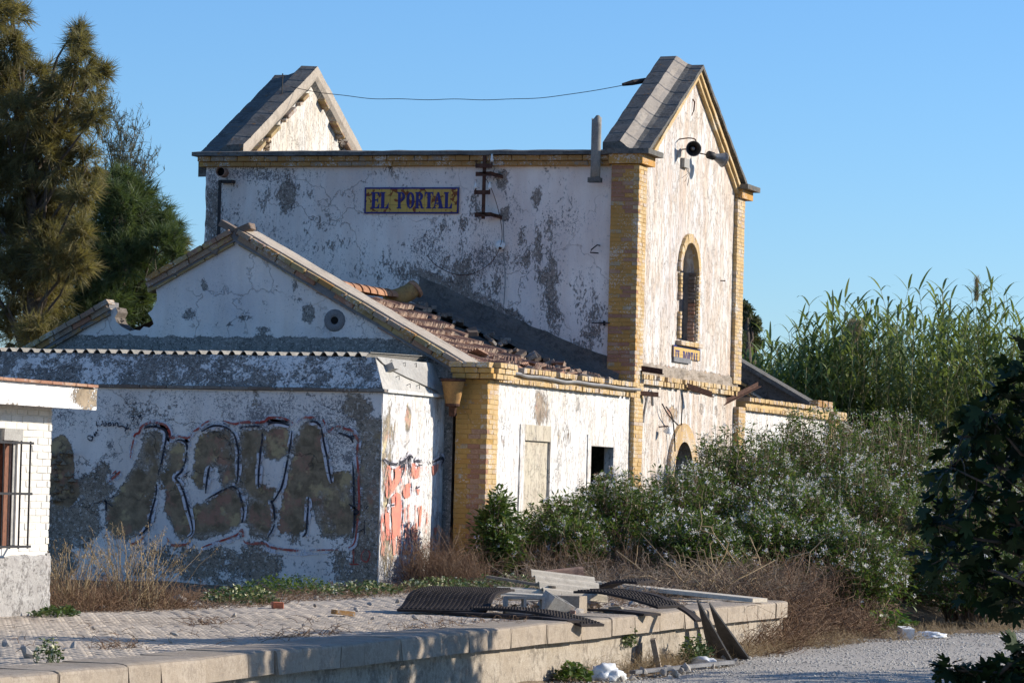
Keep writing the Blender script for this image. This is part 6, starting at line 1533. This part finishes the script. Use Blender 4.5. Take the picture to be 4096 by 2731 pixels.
v, f, r_ = leaves(NEED_V, NEED_F, P, rs.normal(size=(3600, 3)) * .5 + [0, 0, .8], .1 + .1 * rs.rand(3600), rs, width=.1); put('crown', fast_mesh('crown', v, f, MT['needle_grey'], False, r_), o)
needle_tree('casuarina_tree', 'low brown casuarina sprig beside the left wall of the block', px_clumps([(405, 585, 18), (418, 560, 9), (390, 560, 14)], 90, 92, 8), at(405, 1000, 90), 'needle_brown', 2.2, 12, trunk_r=.1)
# distant eucalyptus
rs = np.random.RandomState(3); o = thing('eucalyptus_tree', at(1725, 1100, 125), 'distant grey-green eucalyptus beside the right edge of the tall block', 'tree')
mb = MB(); b0 = at(1725, 1100, 125); tips = [at(x, y, 125) for x, y in ((1700, 720), (1715, 700), (1730, 760), (1735, 800), (1690, 780))]
mb.tube([b0, b0.lerp(tips[1], .5), tips[1]], [.3, .2, .05], 8); limb_tubes(mb, b0.lerp(tips[1], .45), tips, .1, random.Random(2)); mb.build('trunk', MT['bark'], o, True)
out = []
for x, y, r in ((1705, 712, 22), (1690, 740, 30), (1725, 745, 22), (1700, 790, 36), (1732, 785, 16), (1690, 830, 30), (1722, 830, 24), (1670, 780, 40), (1730, 870, 25)):
    n = int(3.2 * r * r); c = np.array(at(x, y, 125 + rs.uniform(-1, 1))); q = unit(rs.normal(size=(n, 3))) * (rs.rand(n, 1) ** .4) * r / 66.
    out.append(leaves(LANCE_V, LANCE_F, c + q, unit(q) * .4 + rs.normal(size=(n, 3)) * .4 + [0, 0, -.6], .12 + .1 * rs.rand(n), rs))
v, f, rr = join(out); put('crown', fast_mesh('crown', v, f, MT['euc_leaf'], False, rr), o)

# ---- flowering shrubs on the platform
def shrub(label, base, rx, ry, h, n_st, lv, n_fl, seed, dry=.0, group='flowering shrubs along the station front', lean=(0, 0), flat_top=.5, lsize=.085):
    rs = np.random.RandomState(seed); o = thing('flowering_shrub', base, label, 'shrub', group); base = np.array(base)
    a = rs.rand(n_st) * 2 * np.pi; rr = rs.rand(n_st) ** .5; root = np.stack([np.cos(a) * rr * rx * .55, np.sin(a) * rr * ry * .55, np.zeros(n_st)], 1)
    rt_ = rs.rand(n_st) ** .55; top = np.stack([np.cos(a) * rt_ * rx, np.sin(a) * rt_ * ry, h * np.sqrt(np.clip(1 - (rt_ * .97) ** 2.6, 0.02, 1)) * (.72 + .34 * rs.rand(n_st))], 1); top[:, :2] += np.array(lean) * top[:, 2:] / h
    P0, P1 = base + root, base + top; bow = (P1 - P0) * 0; bow[:, 2] = .12 * h * rs.rand(n_st); bow[:, :2] = (top - root)[:, :2] * -.12
    v, f, r_, C = twigs(P0, P1, bow, np.full(n_st, .012), np.full(n_st, .004), rs, 6); put('stems', fast_mesh('stems', v, f, MT['dry_twig'], False, r_), o)
    n = n_st * lv; k = rs.randint(0, n_st, n); t_ = 1 - rs.rand(n) ** 1.5 * .75; idx = np.clip((t_ * 6), 0, 5.999); i0 = idx.astype(int); fr = (idx - i0)[:, None]
    P = C[k, i0] * (1 - fr) + C[k, i0 + 1] * fr; d0 = unit(C[k, i0 + 1] - C[k, i0])
    out = unit(rs.normal(size=(n, 3)) * [1, 1, .5]); spread = .12 * rs.rand(n, 1) ** 1.5; P = P + out * spread
    d = out * .9 + d0 * .35 + np.array([0, 0, -.25]) * rs.rand(n, 1)
    v, f, r_ = leaves(LANCE_V, LANCE_F, P, d, lsize * (.6 + .7 * rs.rand(n)), rs, .6, 1.1); put('foliage', fast_mesh('foliage', v, f, MT['shrub_leaf'], False, r_), o)
    if n_fl:
        kd = rs.randint(0, n_st, n_fl * 2); td = .5 + .48 * rs.rand(len(kd)); idx = td * 6; i0 = np.clip(idx.astype(int), 0, 5); fr = (idx - i0)[:, None]; Pd = C[kd, i0] * (1 - fr) + C[kd, i0 + 1] * fr + rs.normal(size=(len(kd), 3)) * .06
        Pd = (Pd[:, None] + rs.normal(size=(len(kd), 12, 3)) * .022).reshape(-1, 3)
        v, f, r_ = leaves(OVAL_V, OVAL_F, Pd, rs.normal(size=Pd.shape), .02 + .02 * rs.rand(len(Pd)), rs); tag(put('spent_heads', fast_mesh('spent_heads', v, f, MT['dry_red'], False, r_), o), kind='stuff')
        k = rs.permutation(n_st)[:min(n_fl, n_st)]; extra = max(0, n_fl - n_st); k = np.concatenate([k, rs.randint(0, n_st, extra)])
        t_ = np.concatenate([np.ones(min(n_fl, n_st)), .55 + .4 * rs.rand(extra)]); idx = np.clip(t_ * 6, 0, 5.999); i0 = idx.astype(int); fr = (idx - i0)[:, None]
        Pc = C[k, i0] * (1 - fr) + C[k, i0 + 1] * fr + unit(rs.normal(size=(len(k), 3)) + [0, 0, .6]) * .06
        m = 15; cs = .015 + .024 * rs.rand(len(k), 1, 1) ** 1.5; Pf = (Pc[:, None] + rs.normal(size=(len(k), m, 3)) * cs).reshape(-1, 3)
        keep = rs.rand(len(Pf)) < .85; Pf = Pf[keep]
        v, f, r_ = scatter(FLOW_V, FLOW_F, Pf, .022 + .014 * rs.rand(len(Pf)), frames(rs.normal(size=(len(Pf), 3)), rs), rs.rand(len(Pf))); tag(put('flowers', fast_mesh('flowers', v, f, MT['petal'], False, r_), o), kind='stuff')
    return o
shrub('small flowering shrub against the ochre corner pier', (-15.75, 48.9, 0), .42, .6, 1.35, 90, 60, 22, 21, lsize=.11)
shrub('flowering shrub in front of the blocked doorway', (-14.9, 52.1, 0), .95, 1.5, 1.62, 330, 46, 170, 22)
shrub('flowering shrub under the small dark window', (-14.5, 54.6, 0), 1.1, 1.5, 1.75, 380, 46, 210, 23)
shrub('tall flowering shrub hiding the arched doorway', (-14.6, 58.2, -.02), 1.3, 1.9, 2.45, 520, 46, 200, 24)
shrub('tallest flowering shrub in front of the far pier', (-14.2, 61.8, -.02), 1.5, 2.0, 2.85, 560, 46, 200, 25)
shrub('wide flowering shrub before the far wing', (-13.7, 65.5, -.02), 1.7, 2.2, 2.85, 600, 46, 200, 26)
shrub('flowering shrub at the end of the far wing', (-13.0, 69.2, -.05), 1.6, 2.0, 2.6, 520, 44, 180, 27)
shrub('lower flowering shrub spilling towards the platform edge', (-13.1, 55.4, 0), 1.2, 1.9, 1.55, 430, 46, 260, 28)
shrub('flowering shrub half behind the dark fig tree', (-11.6, 61.5, -.3), 1.6, 2.4, 2.15, 560, 44, 220, 29)
shrub('flowering shrub reaching down to the gravel road', (-11.7, 53.6, -.45), .95, 1.6, 1.45, 330, 46, 180, 30)
shrub('middle flowering shrub above the dry brush', (-12.6, 58.2, -.1), 1.4, 2.0, 2.05, 500, 46, 240, 31)
shrub('flowering shrub just left of the blocked doorway', (-15.4, 50.8, 0), .8, 1.1, 1.25, 240, 46, 80, 33)
shrub('low flowering shrub between the corner pier and the blocked doorway', (-15.0, 49.9, 0), .6, .7, .95, 150, 46, 40, 35)
shrub('dense green shrub closing the bank behind the fig tree', (-9.0, 60.5, -.55), 1.5, 2.2, 1.6, 420, 44, 60, 34)
shrub('low flowering shrub just behind the dumped corrugated sheets', (-13.5, 51.0, 0), .95, 1.2, 1.1, 280, 46, 130, 36)
shrub('low flowering shrub between the dry brush and the small dark window', (-12.9, 53.0, -.05), .9, 1.3, 1.2, 280, 46, 130, 37)
shrub('leafy shrub at the road edge with yellowing leaves', (-10.3, 57.5, -.55), 1.2, 1.8, 1.25, 300, 40, 40, 32)

# ---- dry brush and ground litter
def brush(name, label, areas, mat, seed, n, L, up=.8, r=.0035, kind='stuff'):
    """areas: (cx, cy, z, rx, ry) ellipses, n twigs each"""
    rs = np.random.RandomState(seed); parts = []
    for (cx, cy, z, rx, ry, hh, nn) in areas:
        m = int(nn * n); a = rs.rand(m) * 6.283; q = rs.rand(m) ** .5
        p0 = np.stack([cx + np.cos(a) * q * rx, cy + np.sin(a) * q * ry, z + hh * .35 * rs.rand(m) ** 2 - .02], 1)
        d = rs.normal(size=(m, 3)) * [.8, .8, .5]; d[:, 2] = np.abs(d[:, 2]) * up + .1; ln = L * (.4 + rs.rand(m)); p1 = p0 + unit(d) * ln[:, None]; p1[:, 2] = np.minimum(p1[:, 2], z + hh)
        v, f, r_, C = twigs(p0, p1, rs.normal(size=(m, 3)) * ln[:, None] * .16, np.full(m, r), np.full(m, r * .45), rs, 4); parts.append((v, f, r_))
        # side twigs
        k = rs.randint(0, m, m * 2); j = rs.randint(1, 4, m * 2); s0 = C[k, j]; dd = unit(rs.normal(size=(m * 2, 3)) + [0, 0, .3]); l2 = L * (.12 + .3 * rs.rand(m * 2))
        v, f, r_, _ = twigs(s0, s0 + dd * l2[:, None], rs.normal(size=(m * 2, 3)) * l2[:, None] * .1, np.full(m * 2, r * .6), np.full(m * 2, r * .3), rs, 2); parts.append((v, f, r_))
    v, f, r_ = join(parts); o = put(name, fast_mesh(name, v, f, MT[mat], False, r_)); return tag(o, label, None if kind == 'stuff' else 'brush', kind=kind)
brush('dry_brush', 'tangled dry brown brush in front of the shrubs', [(-14.6, 49.6, 0, 1.1, 1.4, .75, 700), (-14.2, 51.6, 0, 1.0, 1.6, .8, 800), (-12.7, 50.2, 0, 1.1, 1.8, .4, 800), (-12.2, 48, -.05, .9, 1.5, .55, 900), (-13.9, 47.3, 0, 1.2, 1.2, .35, 600), (-13.2, 44.6, 0, 1.0, 1.6, .22, 450)], 'dry_twig', 41, .62, .62, .8, .0048)
brush('dry_brush', 'brown dry brush spilling over the end of the platform wall', [(-11.7, 48.6, -.3, .8, 1.5, .95, 420), (-11.25, 47.5, -.55, .45, 1.2, .9, 420), (-11.0, 45.6, -.6, .25, 1.4, .5, 260), (-11.1, 50.5, -.55, .5, 1.4, .5, 300), (-12.2, 50.8, -.1, .9, 1.4, 1.1, 380)], 'dry_red', 42, 1.0, .6, .9, .0055)
brush('dry_weeds', 'rusty dry weed stems against the annex side wall', [(-16.3, 47.9, 0, .42, .95, .85, 700), (-15.8, 47.4, 0, .4, .6, .5, 350), (-15.3, 49.6, 0, .7, .7, .7, 450), (-15.9, 50.9, 0, .35, .8, .6, 250), (-14.2, 50.0, 0, .6, .8, .95, 260), (-14.4, 51.2, 0, .5, .7, 1.1, 220), (-15.0, 49.2, 0, .5, .5, .9, 220)], 'dry_red', 43, 1.0, .55, 2.6, .0034)
brush('dead_branches', 'pale bare dead branches on the dry brush', [(-12.6, 49.3, .1, .7, 1.2, .7, 26), (-12.2, 47.2, .05, .5, .8, .5, 14)], 'straw', 44, 1.0, .9, .8, .012)
brush('dead_leaf_litter', 'dry brown litter strewn along the foot of the annex wall', [(-15.9, 37.5, 0, .9, 2.6, .09, 900), (-16.2, 42, 0, 1.0, 3.4, .10, 900), (-15.6, 45.6, 0, 1.2, 1.6, .12, 700), (-14.2, 43.5, 0, 1.4, 1.5, .05, 200), (-11.6, 35.2, .0, .35, 2.2, .04, 110), (-13, 30, 0, 1.6, 5, .02, 70), (-12.4, 39.6, 0, .8, 1.6, .35, 160), (-12.1, 42.6, 0, .8, 1.4, .2, 200), (-14.6, 28.6, 0, .15, .3, .05, 40), (-12.2, 27.6, 0, .1, .5, .05, 50), (-13.6, 33, 0, .12, .5, .05, 40), (-11.9, 31.2, 0, .06, .9, .05, 60)], 'dry_red', 45, 1.0, .2, .25, .0035)
brush('dry_grass_bed', 'low dry grass at the foot of the platform wall and road edge', [(-10.85, 42.6, -.6, .16, 3.8, .22, 900), (-10.9, 38.5, -.6, .14, 2.5, .22, 420), (-10.85, 48.0, -.6, .4, 2.2, .25, 700), (-10.3, 52.2, -.6, .4, 2.2, .2, 500), (-9.6, 55.2, -.6, .4, 2.0, .25, 400)], 'straw', 46, 1.0, .2, 1.3, .0025)
# dry oat grass by the hut
def oat(label, c, n, h, spread, seed):
    rs = np.random.RandomState(seed); o = thing('dry_grass', c, label, 'grass'); c = np.array(c)
    p0 = c + rs.normal(size=(n, 3)) * [spread * .35, spread * .35, 0]; d = rs.normal(size=(n, 3)) * [.42, .42, 0]; d[:, 2] = 1
    ln = h * (.55 + .5 * rs.rand(n)); p1 = p0 + unit(d) * ln[:, None]
    bow = np.zeros((n, 3)); bow[:, 2] = .05 * ln; v, f, r_, C = twigs(p0, p1, bow, np.full(n, .0042), np.full(n, .002), rs, 5); put('stalks', fast_mesh('stalks', v, f, MT['straw'], False, r_), o)
    k = np.repeat(np.arange(n), 11); t_ = .72 + .28 * rs.rand(len(k)); P = C[k, 4] * (1 - (t_ - .7)[:, None] / .3) + C[k, 5] * ((t_ - .7)[:, None] / .3)
    P += rs.normal(size=P.shape) * .018; dd = rs.normal(size=P.shape) * .5; dd[:, 2] -= .8
    v, f, r_ = leaves(LANCE_V, LANCE_F, P, dd, .02 + .02 * rs.rand(len(P)), rs, width=.9); put('seed_heads', fast_mesh('seed_heads', v, f, MT['straw'], False, r_), o)
oat('tuft of tall dry oat grass beside the hut corner', (-15.75, 36.1, 0), 95, .92, .45, 51)
oat('shorter dry oat tuft right behind the hut plinth', (-16.0, 34.9, 0), 55, .75, .3, 52)
brush('dry_weeds', 'dense low brown dead weeds behind the hut', [(-16.05, 35.2, 0, .45, 1.0, .42, 900), (-15.85, 36.6, 0, .45, .7, .28, 520)], 'dry_red', 53, 1.0, .32, 1.4, .003)
# green weeds
def weed(label, c, rx, ry, h, n, nf, seed, mat='weed_leaf', ls=.045, name='weed'):
    rs = np.random.RandomState(seed); o = thing(name, c, label, 'plant', 'green weeds on the platform'); c = np.array(c)
    a = rs.rand(n) * 6.283; q = rs.rand(n) ** .5; hz = h * np.sqrt(np.clip(1 - q * q * .95, 0, 1)) * (.25 + .75 * rs.rand(n))
    P = c + np.stack([np.cos(a) * q * rx, np.sin(a) * q * ry, hz], 1); d = rs.normal(size=(n, 3)) * [1, 1, .4] + [0, 0, .2]
    v, f, r_ = leaves(OVAL_V, OVAL_F, P, d, ls * (.6 + .8 * rs.rand(n)), rs, .7, 1.2); put('foliage', fast_mesh('foliage', v, f, MT[mat], False, r_), o)
    m = max(12, n // 14); k = rs.randint(0, n, m); p0 = P[k] * [1, 1, 0] * .8 + c * .2; p0[:, 2] = c[2]; v, f, r_, _ = twigs(p0, P[k], rs.normal(size=(m, 3)) * .02, np.full(m, .005), np.full(m, .003), rs, 3); put('stems', fast_mesh('stems', v, f, MT['weed_leaf'], False, r_), o)
    if nf:
        k = rs.randint(0, n, nf); Pf = P[k] + [0, 0, .02]; v, f, r_ = scatter(FLOW_V, FLOW_F, Pf, .035 + .02 * rs.rand(nf), frames(rs.normal(size=(nf, 3)), rs), rs.rand(nf)); tag(put('flowers', fast_mesh('flowers', v, f, MT['weed_flower'], False, r_), o), kind='stuff')
weed('round green weed with pale yellow flowers in front of the graffiti', (-15.5, 38.5, 0), .42, .65, .2, 900, 70, 61)
weed('dark green weed patch at the shaded wall foot left of the yellow-flowered one', (-16.4, 42.3, 0), .42, 1.3, .25, 900, 0, 62, 'shrub_leaf')
weed('yellowish weed patch along the wall foot below the graffiti letters', (-15.75, 43.2, 0), .4, 1.2, .17, 700, 80, 63)
weed('yellowish weed patch at the front corner of the annex', (-15.4, 45.4, 0), .55, 1.0, .2, 700, 80, 64)
weed('green weed spilling round the annex corner onto the paving', (-14.5, 45.3, 0), .6, .9, .26, 900, 50, 65)
weed('grey-green leafy weed at the foot of the hut plinth', (-15.35, 33.25, 0), .14, .5, .10, 240, 0, 66, ls=.06)
weed('small bushy weed growing between the tiles near the kerb', (-11.58, 24.95, 0), .11, .12, .2, 220, 26, 67, ls=.03)
weed('weed trailing down the platform wall face', (-11.0, 39.0, -.35), .06, .22, .3, 240, 10, 68, ls=.04)
weed('leafy green weed at the wall foot by the plastic bag', (-10.85, 36.3, -.6), .16, .3, .2, 300, 0, 69, 'shrub_leaf', .07)
weed('spiky green weed with small blue flowers below the kerb', (-10.75, 40.9, -.6), .18, .35, .34, 420, 0, 70, 'weed_leaf', .06)
weed('broad leaved yellowing weed under the shrub at the road edge', (-10.85, 52.6, -.6), .3, .8, .35, 300, 12, 71, 'creeper_leaf', .12)

# ---- giant reeds behind the far wing
def reeds(bases, heights, seed, lv=20, lean=.12, plume=0.0):
    rs = np.random.RandomState(seed); n = len(bases); p0 = np.array(bases, float); h = np.array(heights)
    d = rs.normal(size=(n, 3)) * [lean, lean, 0]; d[:, 2] = 1; p1 = p0 + unit(d) * h[:, None]
    v, f, r_, C = twigs(p0, p1, rs.normal(size=(n, 3)) * [.12, .12, 0], np.full(n, .014), np.full(n, .006), rs, 6); cane = (v, f, r_)
    k = np.repeat(np.arange(n), lv); m = len(k); t_ = np.tile(np.concatenate([np.linspace(.2, .74, lv // 2), np.linspace(.76, 1, lv - lv // 2)]), n) + rs.normal(0, .012, m); t_ = np.clip(t_, .2, .999); idx = t_ * 6; i0 = np.clip(idx.astype(int), 0, 5); fr = (idx - i0)[:, None]
    P = C[k, i0] * (1 - fr) + C[k, i0 + 1] * fr; az = rs.rand(n)[k] * 6.283 + (np.tile(np.arange(lv), n) % 2) * math.pi + rs.normal(0, .5, m)
    out = np.stack([np.cos(az), np.sin(az), np.zeros(m)], 1); upk = np.clip((t_ - .55) * 1.9, 0, 1)
    L = (.38 + .38 * rs.rand(m)) * (1 - .25 * np.abs(t_ - .6)); side = np.stack([-out[:, 1], out[:, 0], np.zeros(m)], 1)
    S = 5; V = []; rs_u = rs.rand(m); rise = .55 + .35 * upk + .5 * rs.rand(m); drop = .55 + .7 * rs.rand(m) - .2 * upk
    for q in range(S + 1):
        u = q / S; ctr = P + out * (L * u * (.9 - .25 * upk * rs_u))[:, None] + np.stack([np.zeros(m), np.zeros(m), L * (rise * u - drop * u * u)], 1); w = (.021 * (1 - u) ** .7 * (.55 + 1.6 * u * (1 - u) + .45))[:, None] if False else (np.full(m, .035) * (min(1, .5 + 2.5 * u)) * (1 - u) ** .6)[:, None]
        V.append(ctr - side * w); V.append(ctr + side * w)
    V = np.stack(V, 1); kk = 2 * (S + 1); F = np.array([(2 * q, 2 * q + 1, 2 * q + 3, 2 * q + 2) for q in range(S)]); F = (F[None] + (np.arange(m) * kk)[:, None, None]).reshape(-1, 4)
    rr = np.repeat(np.clip(rs.rand(m) * .75 + .3 * (t_ < .5) * rs.rand(m) + .12 * rs.rand(n)[k], 0, 1), kk)
    return cane, (V.reshape(-1, 3), F, rr), C
prof_x = [1660, 1700, 1760, 1830, 1890, 1940, 1990, 2040, 2090, 2130, 2180, 2220, 2270, 2320, 2360, 2450]
prof_y = [880, 850, 835, 800, 745, 720, 730, 755, 745, 800, 785, 725, 735, 755, 750, 760]
rs = np.random.RandomState(90); B = []; Hh = []
for k in range(1350):
    x = rs.uniform(1650, 2460); dp = rs.uniform(79, 93); yt = np.interp(x, prof_x, prof_y) + (rs.rand() ** 1.5) * 300 + 26 * math.sin(x / 17.) + 18 * math.sin(x / 41. + dp); g = at(x, 1160, dp); tp = at(x, yt, dp)
    B.append((g.x, g.y, -.3)); Hh.append(tp.z + .3)
for k in range(330):
    B_x = rs.uniform(2460, 2950); g = at(B_x, 1160, rs.uniform(80, 90)); B.append((g.x, g.y, -.3)); Hh.append(rs.uniform(3.2, 5.4))
for k in range(330):
    x = rs.uniform(1680, 1900); dp = rs.uniform(79, 88); yt = np.interp(x, prof_x, prof_y) + (rs.rand() ** 1.3) * 200; g = at(x, 1160, dp); tp = at(x, yt, dp)
    B.append((g.x, g.y, -.3)); Hh.append(tp.z + .3)
cane, leaf, C = reeds(B, Hh, 91)
rb = tag(put('reed_bed', fast_mesh('reed_bed', *leaf[:2], MT['reed_leaf'], False, leaf[2])), 'dense stand of green giant reeds behind the far wing', None, kind='stuff')
put('canes', fast_mesh('canes', cane[0], cane[1], MT['reed_cane'], False, cane[2]), rb)
for j, (x, y, dp, lb, pl) in enumerate(((1990, 668, 80, 'tall reed clump with narrow leaves at the middle of the stand', 0), (1935, 690, 80, 'reed clump with a drooping brown plume near the tall block', 1), (2135, 652, 81, 'leaning reed stalk rising highest above the stand', 0), (2260, 640, 80, 'reed clump at the right carrying a dark upright plume', 2), (2190, 700, 79, 'broad-leaved reed clump left of the dark plume', 0), (1870, 745, 80, 'short reed clump nearest the far wing', 0))):
    rs2 = np.random.RandomState(200 + j); bb = []; hh = []
    for q in range(16):
        g = at(x + rs2.normal(0, 16), 1160, dp + rs2.normal(0, .4)); bb.append((g.x, g.y, -.3)); hh.append(at(x, y + 70 * rs2.rand() ** 1.5 * 1.6, dp).z + .3)
    cane, leaf, C = reeds(bb, hh, 300 + j, 22, .05); o = thing('giant_reed', bb[0], lb, 'reed', 'giant reed clumps')
    put('canes', fast_mesh('canes', cane[0], cane[1], MT['reed_cane'], False, cane[2]), o); put('leaves', fast_mesh('leaves', leaf[0], leaf[1], MT['reed_leaf'], False, leaf[2]), o)
    if pl:
        c0 = C[0, 6]; n = 500; t_ = rs2.rand(n); hgt = .45; P = c0 + np.stack([rs2.normal(0, .05, n) * (1 - t_) * (2.2 if pl == 1 else .5), rs2.normal(0, .05, n) * (1 - t_), (t_ - .3) * hgt * (1 if pl == 2 else -1)], 1)
        dd = rs2.normal(size=(n, 3)) * .3 + [0, 0, 1.0 if pl == 2 else -1.0]; v, f, r_ = leaves(NEED_V, NEED_F, P, dd, .12 + .1 * rs2.rand(n), rs2, width=.06); put('plume', fast_mesh('plume', v, f, MT['plume'], False, r_), o)
# bright creeper behind the far lean-to
rs = np.random.RandomState(95); o = thing('creeper_bush', at(1980, 1000, 80), 'bright green glossy creeper below the reeds beside the far lean-to', 'bush'); out = []
mb = MB()
for x, y, r in ((1930, 935, 26), (1965, 925, 30), (1990, 960, 34), (1940, 970, 26), (2010, 1000, 36), (1980, 1030, 30)):
    n = int(.55 * r * r); c = np.array(at(x, y, 81 + rs.uniform(-.5, .5))); q = unit(rs.normal(size=(n, 3))) * (rs.rand(n, 1) ** .33) * r / 100.; out.append(leaves(OVAL_V, OVAL_F, c + q, unit(q) + rs.normal(size=(n, 3)) * .5 + [0, 0, -.4], .09 + .06 * rs.rand(n), rs, .5, 1.1))
    g = at(1970, 1150, 81); limb_tubes(mb, (g.x, g.y, -.3), [Vector(c)], .03, random.Random(int(r)))
v, f, rr = join(out); put('foliage', fast_mesh('foliage', v, f, MT['creeper_leaf'], False, rr), o); mb.build('stems', MT['bark'], o)

# ---- fig tree at the right, and its neighbour outside the frame that shades the road
def fig(label, base, clumps, seed, n_per=170, ls=.17):
    rs = np.random.RandomState(seed); rng = random.Random(seed); o = thing('fig_tree', base, label, 'tree', 'fig trees on the road side'); base = Vector(base); mb = MB()
    fork = base + Vector((.05, -.1, .55)); mb.tube([base, base.lerp(fork, .5) + Vector((.05, .02, 0)), fork], [.16, .13, .11], 8); out = []; tw = []
    for c, r in clumps:
        limb_tubes(mb, fork, [c], .045, rng, 7, .09)
        m = int(n_per * r * r) + 14; q = unit(rs.normal(size=(m, 3))); rad = (rs.rand(m, 1) ** .4) * r; P = np.array(c) + q * rad * [1, 1, .85]
        out.append(leaves(FIG_V, FIG_F, P, q * .8 + rs.normal(size=(m, 3)) * .45 + [0, 0, -.35], ls * (.65 + .6 * rs.rand(m)), rs, .45))
        nb = max(4, m // 7); v, f, r_, _ = twigs(np.repeat(np.array(c)[None], nb, 0), P[:nb], rs.normal(size=(nb, 3)) * .05, np.full(nb, .012), np.full(nb, .006), rs, 4); tw.append((v, f, r_))
    mb.build('trunk', MT['bark'], o, True); v, f, rr = join(out); put('crown', fast_mesh('crown', v, f, MT['fig_leaf'], False, rr), o); v, f, rr = join(tw); tag(put('branchlets', fast_mesh('branchlets', v, f, MT['bark'], False, rr), o), kind='stuff')
    return o
FG = [(2370, 830, 60, 33), (2330, 900, 62, 33.4), (2270, 950, 62, 32.8), (2390, 960, 110, 33), (2215, 1000, 55, 33), (2300, 1050, 100, 33.5), (2190, 1075, 60, 32.6), (2380, 1140, 130, 32.8), (2230, 1150, 90, 33), (2150, 1200, 62, 33), (2280, 1250, 100, 33.4), (2180, 1290, 70, 32.8), (2380, 1300, 110, 33), (2260, 1350, 66, 33.2), (2350, 1390, 50, 33), (2480, 900, 140, 33.5), (2520, 1100, 190, 33), (2500, 1300, 150, 33.5), (2640, 1000, 190, 34), (2660, 1220, 190, 33), (2600, 850, 120, 33.5), (2780, 1050, 170, 34), (2780, 1250, 150, 33.2), (2530, 700, 150, 33.5), (2650, 620, 160, 34), (2720, 780, 170, 33.5), (2570, 560, 120, 34), (2800, 650, 170, 34.5), (2680, 480, 120, 34), (2850, 850, 170, 34)]
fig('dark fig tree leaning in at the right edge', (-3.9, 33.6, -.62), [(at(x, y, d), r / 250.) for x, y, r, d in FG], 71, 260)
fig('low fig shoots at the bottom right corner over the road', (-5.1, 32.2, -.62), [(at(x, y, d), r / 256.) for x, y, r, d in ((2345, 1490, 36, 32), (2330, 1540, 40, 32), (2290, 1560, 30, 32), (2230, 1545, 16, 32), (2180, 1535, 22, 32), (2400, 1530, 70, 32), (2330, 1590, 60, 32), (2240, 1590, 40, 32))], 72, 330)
fig('fig tree standing outside the frame whose shade falls on the road', (-3.2, 42.0, -.62), [(Vector((-3.2 + x, 42 + y, z)), r) for x, y, z, r in ((0, 0, 2.4, .9), (-.9, .4, 1.9, .8), (.8, -.5, 1.9, .9), (0, 1.4, 1.7, .9), (-.4, -1.3, 1.7, .9), (.9, .9, 1.2, .8), (-1.0, -.9, 1.2, .7), (0, 2.6, 1.2, .8), (-.2, -2.6, 1.1, .8), (-.3, -3.6, .8, .7), (-.6, 0, 1.0, .9))], 73, 120)

CL = []
for j, y in enumerate(np.arange(31.7, 37.3, .62)):
    for z in (2.35, 2.9, 3.4):
        CL.append((Vector((-4.3 + R.uniform(-.35, .35), y + R.uniform(-.2, .2), z + R.uniform(-.15, .15) - .35 * abs(y - 34.6) / 3)), .5 + .12 * R.random()))
fig('broad fig tree just outside the frame whose shade falls on the kerb', (-3.9, 35.4, -.62), CL, 74, 340)
